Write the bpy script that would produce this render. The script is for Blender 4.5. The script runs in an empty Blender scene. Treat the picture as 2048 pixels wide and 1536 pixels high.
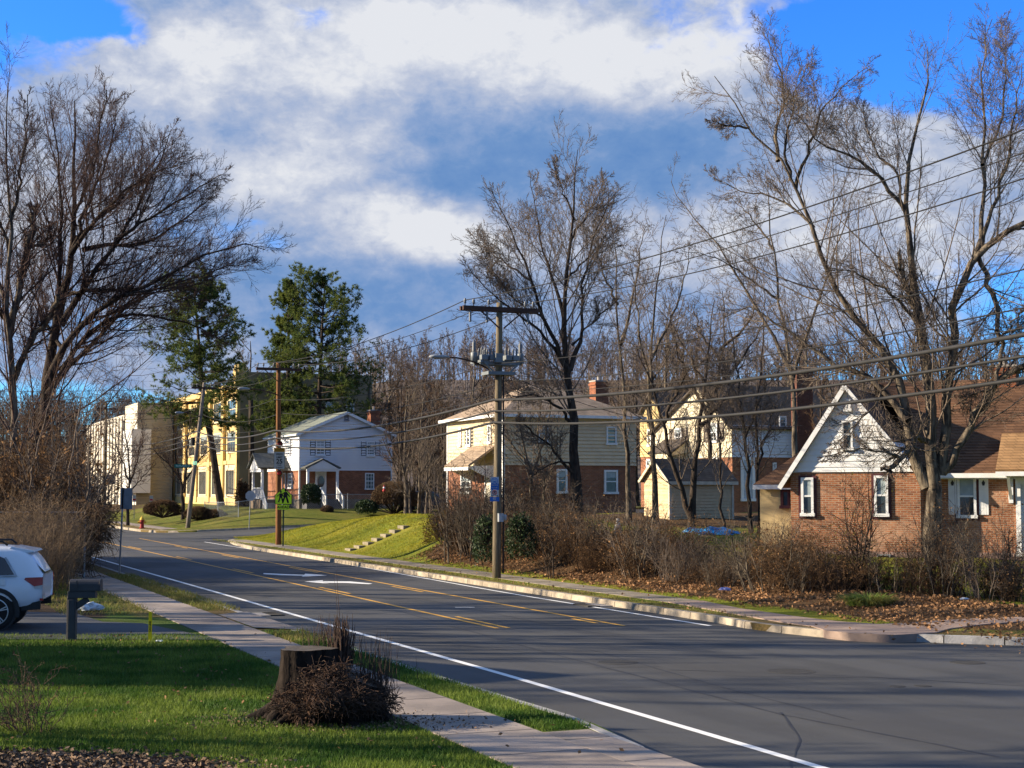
import bpy, bmesh, math
import numpy as np
from mathutils import Vector
from mathutils.geometry import delaunay_2d_cdt
rng = np.random.default_rng(11)
R = math.radians
SC = bpy.context.scene
COL = SC.collection

# ------------------------------------------------------------------ camera
F, HZ, CAMZ = 3080.0, 978.0, 3.0          # focal length in photo pixels, horizon row, eye height
PITCH = math.atan((HZ - 768) / F)
cam = bpy.data.objects.new('camera', bpy.data.cameras.new('camera'))
COL.objects.link(cam)
cam.location = (0, 0, CAMZ)
cam.rotation_euler = (R(90) + PITCH, 0, 0)
cam.data.sensor_width = 36
cam.data.lens = 36 * F / 2048
cam.data.clip_start = 0.2
cam.data.clip_end = 3000
SC.camera = cam
SUN_AZ = Vector((-0.998, 0.06, 0)).normalized()
SUN_EL = R(20)
SC.view_settings.view_transform = 'Standard'
SC.view_settings.look = 'None'
SC.view_settings.exposure = 1.35
SC.view_settings.gamma = 1

# ------------------------------------------------------------------ node helpers
class NT:
    def __init__(s, tree):
        s.t = tree; s.n = tree.nodes; s.l = tree.links
    def add(s, typ, **kw):
        x = s.n.new(typ)
        for k, v in kw.items():
            setattr(x, k, v)
        return x
    def link(s, a, b):
        s.l.new(a, b)
    def setin(s, sock, v):
        if hasattr(v, 'is_output'):
            s.l.new(v, sock)
        else:
            sock.default_value = v
    def math(s, op, a, b=0.0, c=0.0, clamp=False):
        x = s.add('ShaderNodeMath', operation=op, use_clamp=clamp)
        s.setin(x.inputs[0], a); s.setin(x.inputs[1], b); s.setin(x.inputs[2], c)
        return x.outputs[0]
    def vmath(s, op, a, b=(0, 0, 0), out=0):
        x = s.add('ShaderNodeVectorMath', operation=op)
        s.setin(x.inputs[0], a); s.setin(x.inputs[1], b)
        return x.outputs[out]
    def mix(s, fac, a, b, blend='MIX'):
        x = s.add('ShaderNodeMix', data_type='RGBA', blend_type=blend)
        s.setin(x.inputs[0], fac)
        s.setin(x.inputs[6], a if hasattr(a, 'is_output') else (*a, 1))
        s.setin(x.inputs[7], b if hasattr(b, 'is_output') else (*b, 1))
        return x.outputs[2]
    def rng(s, v, a, b, c=0.0, d=1.0, smooth=True):
        x = s.add('ShaderNodeMapRange', interpolation_type='SMOOTHSTEP' if smooth else 'LINEAR')
        s.setin(x.inputs[0], v)
        for k, q in zip((1, 2, 3, 4), (a, b, c, d)):
            s.setin(x.inputs[k], q)
        return x.outputs[0]
    def noise(s, vec, scale, detail=6.0, rough=0.55, dist=0.0, out=0):
        x = s.add('ShaderNodeTexNoise')
        s.setin(x.inputs['Vector'], vec)
        x.inputs['Scale'].default_value = scale; x.inputs['Detail'].default_value = detail
        x.inputs['Roughness'].default_value = rough; x.inputs['Distortion'].default_value = dist
        return x.outputs[out]
    def comb(s, x, y, z):
        c = s.add('ShaderNodeCombineXYZ')
        for i, v in enumerate((x, y, z)):
            s.setin(c.inputs[i], v)
        return c.outputs[0]

# ------------------------------------------------------------------ world: sky and clouds by direction
def build_world():
    w = bpy.data.worlds.new('World'); SC.world = w; w.use_nodes = True
    t = NT(w.node_tree); t.n.clear()
    out = t.add('ShaderNodeOutputWorld'); bg = t.add('ShaderNodeBackground')
    t.link(bg.outputs[0], out.inputs[0])
    sky = t.add('ShaderNodeTexSky', sky_type='NISHITA', sun_disc=False)
    sky.sun_elevation = SUN_EL
    sky.sun_rotation = math.atan2(SUN_AZ.x, SUN_AZ.y)
    sky.air_density = 1.0; sky.dust_density = 0.4; sky.ozone_density = 2.0
    STR = 0.1
    tc = t.add('ShaderNodeTexCoord').outputs['Generated']
    sep = t.add('ShaderNodeSeparateXYZ'); t.link(tc, sep.inputs[0])
    az = t.math('MULTIPLY', t.math('ARCTAN2', sep.outputs[0], sep.outputs[1]), 57.2958)
    el = t.math('MULTIPLY', t.math('ARCSINE', sep.outputs[2]), 57.2958)
    pl = t.comb(az, t.math('MULTIPLY', el, 1.5), 0.0)
    # warp so that the soft banks get ragged cloud edges
    w1 = t.noise(pl, 0.10, 4, 0.55, out=1)
    w2 = t.noise(pl, 0.42, 6, 0.6, out=1)
    wv = t.vmath('ADD', t.vmath('MULTIPLY', t.vmath('SUBTRACT', w1, (.5, .5, .5)), (6, 4, 0)),
                 t.vmath('MULTIPLY', t.vmath('SUBTRACT', w2, (.5, .5, .5)), (2.4, 1.9, 0)))
    p = t.vmath('ADD', t.comb(az, el, 0.0), wv)
    def D(px, py):                       # photo pixel -> azimuth, elevation in degrees
        a = math.atan((px - 1024) / F)
        e = math.atan((HZ - py) / F * math.cos(a))
        return math.degrees(a), math.degrees(e)
    K = math.degrees(1 / F)
    def blobs(lst, base):
        acc = base
        for (px, py, rx, ry, wt) in lst:
            a, e = D(px, py)
            q = t.vmath('MULTIPLY', t.vmath('SUBTRACT', p, (a, e, 0)), (1 / (rx * K), 1 / (ry * K), 0))
            ln = t.vmath('LENGTH', q, out=1)
            acc = t.math('ADD', acc, t.rng(ln, 1.0, 0.0, 0.0, wt))
        return acc
    n1 = t.noise(pl, 0.15, 7, 0.55); n2 = t.noise(pl, 0.55, 7, 0.58)
    nn = t.math('ADD', t.math('MULTIPLY', t.math('SUBTRACT', n1, 0.5), 1.5), t.math('MULTIPLY', t.math('SUBTRACT', n2, 0.5), 0.75))
    n3 = t.noise(pl, 1.1, 7, 0.6, 0.6)
    puff = t.math('MULTIPLY', t.math('SUBTRACT', n3, 0.5), 0.48)
    puff2 = t.math('MULTIPLY', t.math('SUBTRACT', t.noise(t.vmath('ADD', pl, (2.2, -1.6, 0)), 0.55, 7, 0.58), n2), 0.75)
    # cover: 0 clear blue, 1 cloud
    cov = blobs([(900, 120, 1000, 420, .75), (350, 120, 520, 230, .3), (1000, 300, 900, 260, .5), (560, 330, 380, 200, .3),
                 (860, 455, 420, 140, .5), (1350, 480, 620, 150, .45), (1800, 330, 640, 230, .62), (60, 360, 380, 300, .55),
                 (150, 620, 420, 190, .25), (1050, 540, 500, 160, .35), (300, 720, 520, 90, .45), (1300, 640, 700, 170, .3), (700, 610, 800, 220, .45), (1200, 560, 800, 200, .2),
                 (1960, 40, 480, 190, -1.1), (1640, 20, 130, 60, -.3), (60, 10, 330, 80, -.75), (640, 30, 110, 80, -.4), (330, 190, 120, 70, -.25), (520, 470, 110, 90, -.15),
                 (230, 640, 220, 70, -.3), (1750, 430, 720, 250, .45), (330, 330, 520, 230, .3), (1000, 690, 1500, 130, .40), (900, 480, 900, 200, .2)],
                t.math('ADD', t.math('ADD', 0.15, t.math('MULTIPLY', puff, .6)), t.math('MULTIPLY', nn, .5)))
    high = t.rng(el, 22.0, 40.0, 0.0, 0.35)
    cov = t.math('ADD', cov, high)
    away = t.rng(t.math('ABSOLUTE', az), 24.0, 50.0)          # cloud added outside the view, toned to set the ambient light
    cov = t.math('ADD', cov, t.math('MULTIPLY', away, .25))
    den = t.rng(cov, 0.18, 0.54)
    # light within the cloud: sunlit white down to the grey blue underside
    lit = blobs([(760, 100, 400, 190, .42), (1230, 130, 380, 170, .46), (1000, 40, 520, 150, .25), (600, 330, 330, 150, .38), (340, 130, 330, 140, .24), (850, 450, 270, 110, .8), (1750, 480, 560, 220, .22),
                 (420, 60, 160, 80, .25), (1500, 50, 260, 150, .3), (1010, 515, 190, 70, .28), (60, 400, 260, 180, .2), (1800, 280, 420, 160, .22), (1360, 480, 320, 100, .22), (1330, 140, 130, 90, .12), (640, 150, 120, 70, .14),
                 (1290, 265, 560, 150, -.42), (850, 360, 420, 110, -.28), (1060, 330, 700, 160, -.12), (470, 215, 260, 110, -.12),
                 (620, 570, 620, 170, -.20), (900, 670, 900, 170, -.16)],
                t.math('ADD', t.math('ADD', 0.57, t.math('ADD', puff, puff2)), t.math('MULTIPLY', nn, .40)))
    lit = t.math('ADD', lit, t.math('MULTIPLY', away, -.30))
    EXPG = 2 ** SC.view_settings.exposure
    ramp = t.add('ShaderNodeValToRGB'); t.link(lit, ramp.inputs[0])
    cr = ramp.color_ramp
    cr.elements[0].position = 0.0; cr.elements[0].color = (.125, .265, .56, 1)
    cr.elements[1].position = 1.0; cr.elements[1].color = (.78, .80, .85, 1)
    for pos, c in ((.22, (.165, .305, .585)), (.45, (.27, .385, .63)), (.72, (.49, .55, .70))):
        e = cr.elements.new(pos); e.color = (*c, 1)
    hs = t.add('ShaderNodeHueSaturation'); t.link(sky.outputs[0], hs.inputs['Color'])
    hs.inputs['Saturation'].default_value = 1.25; hs.inputs['Value'].default_value = 0.74
    blue = t.mix(1.0, hs.outputs[0], (0.34, 0.80, 1.60), 'MULTIPLY')
    cloud = t.mix(1.0, ramp.outputs[0], (1 / STR / EXPG,) * 3, 'MULTIPLY')
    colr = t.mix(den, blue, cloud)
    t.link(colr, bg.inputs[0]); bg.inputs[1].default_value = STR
build_world()
sun = bpy.data.objects.new('sun', bpy.data.lights.new('sun', 'SUN')); COL.objects.link(sun)
sun.data.energy = 5.0; sun.data.angle = R(0.5); sun.data.color = (1.0, 0.84, 0.62)
sd = Vector((SUN_AZ.x * math.cos(SUN_EL), SUN_AZ.y * math.cos(SUN_EL), math.sin(SUN_EL)))
sun.rotation_euler = sd.to_track_quat('Z', 'Y').to_euler()
SC.cycles.max_bounces = 5
SC.cycles.diffuse_bounces = 3
SC.cycles.glossy_bounces = 2
SC.cycles.transparent_max_bounces = 8

# ------------------------------------------------------------------ measuring: photo pixel -> place
CP, SP = math.cos(PITCH), math.sin(PITCH)
def ray(px, py):
    a, b = (px - 1024) / F, (768 - py) / F
    return np.array([a, CP - b * SP, SP + b * CP])
def P(px, py, Y):
    r = ray(px, py); r = r * (Y / r[1]); return np.array([r[0], r[1], CAMZ + r[2]])
def G(px, py, z=0.0):
    r = ray(px, py); k = (z - CAMZ) / r[2]; return np.array([r[0] * k, r[1] * k, z])
DX, DY = -0.386, 0.9225                     # the road runs this way; t is measured to its right
def W(s, t):
    return np.array([DX * s + DY * t, DY * s - DX * t])
def ST(x, y):
    return DX * x + DY * y, DY * x - DX * y
def on_wall(o, u, px, py):                  # photo pixel on the vertical plane through o along u -> (along, z)
    r = ray(px, py)
    k = (o[0] * u[1] - o[1] * u[0]) / (r[0] * u[1] - r[1] * u[0])
    x, y = r[0] * k, r[1] * k
    return (x - o[0]) * u[0] + (y - o[1]) * u[1], CAMZ + r[2] * k

# ------------------------------------------------------------------ materials
MATS = {}
def M(name, col, rough=0.8, col2=None, scale=4.0, bump=0.0, bscale=30.0, spec=0.3, metal=0.0, stretch=(1, 1, 1), detail=6, contrast=(0.35, 0.65), coat=0.0, trans=0.0, island=0.0):
    if name in MATS:
        return MATS[name]
    m = bpy.data.materials.new(name); m.use_nodes = True
    t = NT(m.node_tree); b = t.n['Principled BSDF']
    b.inputs['Roughness'].default_value = rough
    b.inputs['Specular IOR Level'].default_value = spec
    b.inputs['Metallic'].default_value = metal
    b.inputs['Coat Weight'].default_value = coat
    if col2 is None:
        col2 = tuple(c * 0.78 for c in col)
    oc = t.add('ShaderNodeTexCoord').outputs['Object']
    if stretch != (1, 1, 1):
        oc = t.vmath('MULTIPLY', oc, stretch)
    f = t.rng(t.noise(oc, scale, detail, 0.62), contrast[0], contrast[1])
    c = t.mix(f, col, col2)
    if island:
        gi = t.add('ShaderNodeNewGeometry').outputs['Random Per Island']
        v = t.math('ADD', 1 - island, t.math('MULTIPLY', gi, 2 * island))
        c = t.mix(1.0, c, t.comb(v, v, v), 'MULTIPLY')
    t.link(c, b.inputs['Base Color'])
    if bump:
        bn = t.add('ShaderNodeBump'); bn.inputs['Strength'].default_value = bump; bn.inputs['Distance'].default_value = 0.03
        t.link(t.noise(oc, bscale, 5, 0.6), bn.inputs['Height']); t.link(bn.outputs[0], b.inputs['Normal'])
    if trans:
        tr = t.add('ShaderNodeBsdfTranslucent'); t.link(c, tr.inputs[0])
        mx = t.add('ShaderNodeMixShader'); mx.inputs[0].default_value = trans
        t.link(b.outputs[0], mx.inputs[1]); t.link(tr.outputs[0], mx.inputs[2])
        t.link(mx.outputs[0], t.n['Material Output'].inputs[0])
    MATS[name] = m
    return m
def M_brick(name, c1, c2, mortar, bw=0.22, bh=0.075, ms=0.008, stain=None):
    if name in MATS:
        return MATS[name]
    m = bpy.data.materials.new(name); m.use_nodes = True
    t = NT(m.node_tree); b = t.n['Principled BSDF']; b.inputs['Roughness'].default_value = 0.9; b.inputs['Specular IOR Level'].default_value = 0.2
    oc = t.add('ShaderNodeTexCoord').outputs['Object']
    sp = t.add('ShaderNodeSeparateXYZ'); t.link(oc, sp.inputs[0])
    v = t.comb(t.math('ADD', sp.outputs[0], sp.outputs[1]), sp.outputs[2], 0.0)
    br = t.add('ShaderNodeTexBrick'); t.link(v, br.inputs['Vector'])
    br.inputs['Color1'].default_value = (*c1, 1); br.inputs['Color2'].default_value = (*c2, 1); br.inputs['Mortar'].default_value = (*mortar, 1)
    br.inputs['Scale'].default_value = 1.0; br.inputs['Mortar Size'].default_value = ms
    br.inputs['Brick Width'].default_value = bw; br.inputs['Row Height'].default_value = bh; br.inputs['Mortar Smooth'].default_value = 0.3
    n = t.rng(t.noise(oc, 1.3, 6, 0.65), 0.3, 0.75, 0.78, 1.15)
    c = t.mix(1.0, br.outputs[0], t.comb(n, n, n), 'MULTIPLY')
    if stain:
        c = t.mix(t.math('MULTIPLY', t.rng(t.noise(oc, 0.55, 4, 0.6), 0.52, 0.66), 0.45), c, stain)
    t.link(c, b.inputs['Base Color'])
    bn = t.add('ShaderNodeBump'); bn.inputs['Strength'].default_value = 0.5; bn.inputs['Distance'].default_value = 0.01; bn.invert = True
    t.link(br.outputs[1], bn.inputs['Height']); t.link(bn.outputs[0], b.inputs['Normal'])
    MATS[name] = m
    return m
def M_glass(name, col=(.02, .028, .035), rough=0.06):
    m = M(name, col, rough, tuple(c * 2.2 for c in col), 1.2, spec=0.8); return m

WHITE = M('white_paint', (.72, .73, .74), .6, (.62, .63, .64), 2.5)
CONC = M('concrete', (.34, .31, .28), .9, (.25, .225, .20), 1.2, .25, 40)
GALV = M('galvanised_steel', (.36, .38, .40), .45, (.26, .28, .30), 6, metal=.7)
BARK = M('bark_dark', (.068, .052, .041), .95, (.026, .021, .018), 9, .9, 22, .1, stretch=(1, 1, .25))
BARKG = M('bark_grey', (.165, .135, .10), .95, (.045, .036, .029), 7, 1.0, 16, .1, stretch=(1, 1, .22), contrast=(.38, .6))
TWIGR = M('twig_red', (.095, .060, .050), .9, (.062, .042, .037), 2, spec=.1)
TWIGG = M('twig_grey', (.165, .128, .10), .9, (.11, .088, .07), 2, spec=.1)
TWIGB = M('twig_brown', (.125, .075, .042), .9, (.055, .035, .022), 2, spec=.1, island=.3)
GLASS = M_glass('window_glass')
BLIND = M('window_blind', (.30, .36, .38), .25, (.24, .29, .31), 3, spec=.6)

# ------------------------------------------------------------------ object helpers
def tag(o, label=None, cat=None, group=None, kind=None):
    if label: o['label'] = label
    if cat: o['category'] = cat
    if group: o['group'] = group
    if kind: o['kind'] = kind
    return o
def thing(name, label, cat, loc=(0, 0, 0), rz=0.0, group=None):
    o = bpy.data.objects.new(name, None); COL.objects.link(o)
    o.empty_display_size = 0.3; o.location = loc; o.rotation_euler = (0, 0, rz)
    return tag(o, label, cat, group)
def link(name, me, mats, parent=None):
    o = bpy.data.objects.new(name, me); COL.objects.link(o)
    for m in (mats if isinstance(mats, (list, tuple)) else [mats]):
        me.materials.append(m)
    if parent: o.parent = parent
    return o
def dup(o, parent=None):
    c = o.copy(); COL.objects.link(c); c.parent = parent
    for ch in o.children:
        dup(ch, c)
    return c
class MB:
    def __init__(s): s.v = []; s.f = []; s.mi = []; s.cur = 0
    def add(s, vs, fs):
        k = len(s.v); s.v += [tuple(map(float, p)) for p in vs]
        for f in fs: s.f.append(tuple(k + i for i in f)); s.mi.append(s.cur)
        return s
    def poly(s, vs): return s.add(vs, [tuple(range(len(vs)))])
    def abox(s, o, u, n, u0, u1, n0, n1, z0, z1):
        o = np.array([o[0], o[1], 0.0]); u = np.array([u[0], u[1], 0.]); n = np.array([n[0], n[1], 0.]); k = np.array([0, 0, 1.])
        vs = [o + u * a + n * b + k * c for c in (z0, z1) for b in (n0, n1) for a in (u0, u1)]
        return s.add(vs, [(0, 2, 3, 1), (4, 5, 7, 6), (0, 1, 5, 4), (2, 6, 7, 3), (0, 4, 6, 2), (1, 3, 7, 5)])
    def box(s, x0, x1, y0, y1, z0, z1): return s.abox((0, 0), (1, 0), (0, 1), x0, x1, y0, y1, z0, z1)
    def bar(s, a, b, w, h):                # square bar from a to b
        a, b = np.array(a, float), np.array(b, float); t = b - a; t /= np.linalg.norm(t)
        ref = np.array([0, 0, 1.]) if abs(t[2]) < .9 else np.array([1., 0, 0])
        u = np.cross(t, ref); u /= np.linalg.norm(u); v = np.cross(u, t)
        vs = [q + u * i * w / 2 + v * j * h / 2 for q in (a, b) for i, j in ((-1, -1), (1, -1), (1, 1), (-1, 1))]
        return s.add(vs, [(0, 1, 2, 3), (7, 6, 5, 4)] + [(i, i + 4, (i + 1) % 4 + 4, (i + 1) % 4) for i in range(4)])
    def tube(s, pts, rad, k=8, caps=True):
        pts = np.array(pts, float); n = len(pts)
        rad = np.full(n, rad) if np.isscalar(rad) else np.array(rad, float)
        T = np.gradient(pts, axis=0); T /= np.linalg.norm(T, axis=1)[:, None] + 1e-12
        m = T.mean(0); ref = np.eye(3)[np.argmin(np.abs(m))]
        U = np.cross(T, ref); U /= np.linalg.norm(U, axis=1)[:, None]; V = np.cross(T, U)
        a = np.arange(k) * 2 * np.pi / k
        vs = (pts[:, None] + rad[:, None, None] * (np.cos(a)[None, :, None] * U[:, None] + np.sin(a)[None, :, None] * V[:, None])).reshape(-1, 3)
        fs = [(i * k + j, i * k + (j + 1) % k, (i + 1) * k + (j + 1) % k, (i + 1) * k + j) for i in range(n - 1) for j in range(k)]
        if caps: fs += [tuple(range(k))[::-1], tuple((n - 1) * k + j for j in range(k))]
        return s.add(vs, fs)
    def lathe(s, prof, k=16, at=(0, 0, 0)):
        a = np.arange(k) * 2 * np.pi / k
        vs = [(at[0] + r * math.cos(q), at[1] + r * math.sin(q), at[2] + z) for r, z in prof for q in a]
        n = len(prof)
        fs = [(i * k + j, i * k + (j + 1) % k, (i + 1) * k + (j + 1) % k, (i + 1) * k + j) for i in range(n - 1) for j in range(k)]
        return s.add(vs, fs + [tuple(range(k))[::-1], tuple((n - 1) * k + j for j in range(k))])
    def prism(s, poly, o, u, v, th):       # polygon in the plane (o,u,v), thickened along u x v
        o, u, v = (np.array(q, float) for q in (o, u, v)); n = np.cross(u, v) * th; k = len(poly)
        a = [o + u * p + v * q for p, q in poly]; b = [p + n for p in a]
        return s.add(a + b, [tuple(range(k))[::-1], tuple(range(k, 2 * k))] + [(i, (i + 1) % k, (i + 1) % k + k, i + k) for i in range(k)])
    def build(s, name, mats, parent=None, smooth=False, loc=None, bevel=0):
        me = bpy.data.meshes.new(name); me.from_pydata(s.v, [], s.f)
        if any(s.mi): me.polygons.foreach_set('material_index', s.mi)
        if smooth: me.polygons.foreach_set('use_smooth', [True] * len(me.polygons))
        me.update()
        o = link(name, me, mats, parent)
        if loc is not None: o.location = loc
        if bevel:
            b = o.modifiers.new('bevel', 'BEVEL'); b.width = bevel; b.segments = 2; b.limit_method = 'ANGLE'
        return o
def npmesh(name, verts, faces, smooth=False):
    verts = np.asarray(verts, np.float32); faces = np.asarray(faces, np.int32); k = faces.shape[1]
    me = bpy.data.meshes.new(name); me.vertices.add(len(verts)); me.vertices.foreach_set('co', verts.ravel())
    me.loops.add(faces.size); me.loops.foreach_set('vertex_index', faces.ravel())
    me.polygons.add(len(faces)); me.polygons.foreach_set('loop_start', np.arange(0, faces.size, k, dtype=np.int32))
    if smooth: me.polygons.foreach_set('use_smooth', np.ones(len(faces), bool))
    me.update(calc_edges=True)
    return me
def text(name, s, size, mat, parent, loc, rot, sx=1.0, depth=0.004):
    cu = bpy.data.curves.new(name, 'FONT'); cu.body = s; cu.size = size; cu.align_x = 'CENTER'; cu.align_y = 'CENTER'; cu.extrude = depth; cu.offset = size * .022
    tmp = bpy.data.objects.new(name, cu); COL.objects.link(tmp)
    dg = bpy.context.evaluated_depsgraph_get(); me = bpy.data.meshes.new_from_object(tmp.evaluated_get(dg))
    bpy.data.objects.remove(tmp); bpy.data.curves.remove(cu)
    me.materials.clear()
    o = link(name, me, mat, parent); o.location = loc; o.rotation_euler = rot; o.scale = (sx, 1, 1)
    return o
def sstep(a, b, x):
    t = np.clip((x - a) / (b - a), 0, 1); return t * t * (3 - 2 * t)
# ------------------------------------------------------------------ the ground
def ramp_side(t): return np.clip((t - 18.5) / 12, 0, 4) * 0.5        # the far side street climbs away from the road
TOPS = np.array([(10, .2), (28, .3), (40, .5), (46, .65), (54, .95), (62, 1.4), (69, 1.75), (73, 1.72), (83, 1.2), (89, .75), (97, .4)])
def hB(x, y):
    s, t = ST(x, y)
    top = np.interp(s, TOPS[:, 0], TOPS[:, 1])
    # the bank turns the corner with the pavement at the right
    wid = 24.6 - 1.9 * sstep(64, 58, s)
    tt = np.minimum(t, 19.9 + np.maximum(0.0, (x * .41 + y * .912 - 32.2)) * 1.0)
    z = .14 + (top - .14) * sstep(19.6, wid, tt)
    z = z + 0.035 * np.sin(x * 1.3 + y * .7) * sstep(20.5, 23, tt)
    edge = sstep(96, 86, s)
    return np.where(s > 84, np.maximum(z * edge + (1 - edge) * .13, ramp_side(t) * sstep(84, 92, s) + .13), z)
def hC(x, y):
    s, t = ST(x, y)
    far = sstep(103.5, 110, s)
    z = .15 + 1.35 * sstep(19.5, 29, t)
    return np.maximum(np.minimum(z, 1.5), 0) * far + (1 - far) * np.maximum(ramp_side(t) + .13, .15)
def hA(x, y):
    s, t = ST(x, y)
    z = .12 + 0.25 * sstep(6, -6, t) * sstep(28, 17, y)
    return z + 0.012 * np.sin(x * 1.7 + 1) * np.sin(y * 1.1) * (t < 6)
def hill(x, y):
    H = 13 + 13 * sstep(-60, -25, x)
    return sstep(165, 330, y) * H + sstep(330, 700, y) * 4

def M_ground(name, g1, g2, dry, soil, patch=0.5):
    m = bpy.data.materials.new(name); m.use_nodes = True; MATS[name] = m
    t = NT(m.node_tree); b = t.n['Principled BSDF']; b.inputs['Roughness'].default_value = .95; b.inputs['Specular IOR Level'].default_value = .1
    oc = t.add('ShaderNodeTexCoord').outputs['Object']
    big = t.noise(oc, 0.35, 5, 0.6); mid = t.noise(oc, 2.6, 6, 0.65); fine = t.noise(oc, 28, 4, 0.7)
    c = t.mix(t.rng(fine, .3, .7), g1, g2)
    c = t.mix(t.math('MULTIPLY', t.rng(t.math('ADD', t.math('MULTIPLY', big, .6), t.math('MULTIPLY', mid, .4)), .42, .62), patch), c, dry)
    a = t.add('ShaderNodeAttribute', attribute_name='soil')
    sf = t.rng(t.math('ADD', a.outputs['Fac'], t.math('MULTIPLY', t.math('SUBTRACT', mid, .5), .9)), .35, .65)
    c = t.mix(sf, c, t.mix(t.rng(fine, .35, .65), soil, tuple(q * .5 for q in soil)))
    a2 = t.add('ShaderNodeAttribute', attribute_name='dry')
    c = t.mix(t.rng(t.math('ADD', a2.outputs['Fac'], t.math('MULTIPLY', t.math('SUBTRACT', mid, .5), .8)), .3, .75), c, t.mix(t.rng(fine, .35, .65), (.20, .135, .062), (.105, .085, .03)))
    t.link(c, b.inputs['Base Color'])
    bn = t.add('ShaderNodeBump'); bn.inputs['Strength'].default_value = .9; bn.inputs['Distance'].default_value = .06
    t.link(t.math('ADD', fine, t.math('MULTIPLY', mid, 1.5)), bn.inputs['Height']); t.link(bn.outputs[0], b.inputs['Normal'])
    return m
LAWN_NEAR = M_ground('lawn_near', (.075, .125, .022), (.04, .075, .014), (.14, .14, .035), (.07, .048, .03), .45)
LAWN_FAR = M_ground('lawn_far', (.175, .195, .020), (.115, .14, .014), (.235, .20, .030), (.105, .063, .032), .7)
LAWN_C = M_ground('lawn_verge', (.125, .14, .022), (.075, .095, .015), (.18, .15, .035), (.09, .06, .034), .7)

def patch_mesh(name, poly, hf, step, mat, attrs=None, skirt=0.25, near=None):
    """a lawn bounded by poly (list of xy), height hf, with a skirt down at the rim"""
    poly = np.array(poly, float)
    rim = []
    for i in range(len(poly)):
        a, b = poly[i], poly[(i + 1) % len(poly)]
        dmin = min(np.hypot(*a), np.hypot(*b))
        n = max(1, int(np.linalg.norm(b - a) / (step if dmin < 130 else step * 6)))
        rim += [a + (b - a) * k / n for k in range(n)]
    rim = np.array(rim)
    def inside(q):
        x, y = q[:, 0], q[:, 1]; c = np.zeros(len(q), bool)
        for i in range(len(poly)):
            (x1, y1), (x2, y2) = poly[i], poly[i - 1]
            if y1 == y2: continue
            c ^= ((y1 > y) != (y2 > y)) & (x < (x2 - x1) * (y - y1) / (y2 - y1) + x1)
        return c
    lo, hi = poly.min(0), poly.max(0); pts = []
    for (st, y0, y1, xl, xh) in near:
        gx, gy = np.meshgrid(np.arange(max(lo[0], xl), min(hi[0], xh), st), np.arange(max(lo[1], y0), min(hi[1], y1), st))
        g = np.stack([gx.ravel(), gy.ravel()], 1) + rng.normal(0, st * .12, (gx.size, 2)); pts.append(g[inside(g)])
    pts = np.concatenate(pts)
    allp = np.concatenate([rim, pts]); nr = len(rim)
    vs, es, fs, *_ = delaunay_2d_cdt([Vector(p) for p in allp], [], [list(range(nr))], 1, 1e-5)
    v2 = np.array([tuple(v) for v in vs]); z = hf(v2[:, 0], v2[:, 1])
    me = bpy.data.meshes.new(name)
    verts = [(*p, q) for p, q in zip(v2, z)]; faces = [tuple(f) for f in fs]
    k = len(verts)
    rz = hf(rim[:, 0], rim[:, 1])
    verts += [(*p, q) for p, q in zip(rim, rz)] + [(*p, -skirt) for p in rim]
    faces += [(k + i, k + (i + 1) % nr, k + nr + (i + 1) % nr, k + nr + i) for i in range(nr)]
    me.from_pydata(verts, [], faces)
    me.polygons.foreach_set('use_smooth', [True] * len(faces)); me.update()
    va = np.array(verts)
    for nm, fn in (attrs or {}).items():
        at = me.attributes.new(nm, 'FLOAT', 'POINT'); at.data.foreach_set('value', np.asarray(fn(va[:, 0], va[:, 1]), np.float32))
    return tag(link(name, me, mat), kind='structure')

# asphalt
def M_asphalt(name, c1, c2):
    m = bpy.data.materials.new(name); m.use_nodes = True; MATS[name] = m
    t = NT(m.node_tree); b = t.n['Principled BSDF']; b.inputs['Specular IOR Level'].default_value = .35
    oc = t.add('ShaderNodeTexCoord').outputs['Object']
    big = t.noise(oc, .22, 5, .6); fine = t.noise(oc, 60, 3, .7)
    sp = t.add('ShaderNodeSeparateXYZ'); t.link(oc, sp.inputs[0])
    tt = t.math('ADD', t.math('MULTIPLY', sp.outputs[0], DY), t.math('MULTIPLY', sp.outputs[1], -DX))
    ss = t.math('ADD', t.math('MULTIPLY', sp.outputs[0], DX), t.math('MULTIPLY', sp.outputs[1], DY))
    lane = t.noise(t.comb(t.math('MULTIPLY', ss, .04), tt, 0.0), 1.1, 4, .6)     # wheel tracks and paving seams along the road
    f = t.math('ADD', t.math('MULTIPLY', big, .5), t.math('MULTIPLY', lane, .5))
    c = t.mix(t.rng(f, .38, .62), c1, c2)
    c = t.mix(t.math('MULTIPLY', t.rng(fine, .45, .75), .5), c, tuple(q * 1.9 for q in c1))
    vo = t.add('ShaderNodeTexVoronoi', feature='DISTANCE_TO_EDGE'); vo.inputs['Scale'].default_value = .16
    t.link(t.vmath('ADD', oc, t.vmath('MULTIPLY', t.noise(oc, .8, 5, .6, out=1), (1.6, 1.6, 0))), vo.inputs['Vector'])
    crack = t.math('MULTIPLY', t.rng(vo.outputs['Distance'], .0025, .0008), t.rng(t.noise(oc, .12, 2), .5, .6))
    c = t.mix(t.math('MULTIPLY', crack, .7), c, (.012, .012, .013))
    t.link(c, b.inputs['Base Color'])
    t.link(t.rng(big, .3, .7, .72, .9), b.inputs['Roughness'])
    bn = t.add('ShaderNodeBump'); bn.inputs['Strength'].default_value = .5; bn.inputs['Distance'].default_value = .01
    t.link(fine, bn.inputs['Height']); t.link(bn.outputs[0], b.inputs['Normal'])
    return m
ASPH = M_asphalt('asphalt', (.060, .060, .058), (.037, .037, .037))
ASPH2 = M_asphalt('driveway_asphalt', (.05, .053, .058), (.035, .037, .041))
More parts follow.
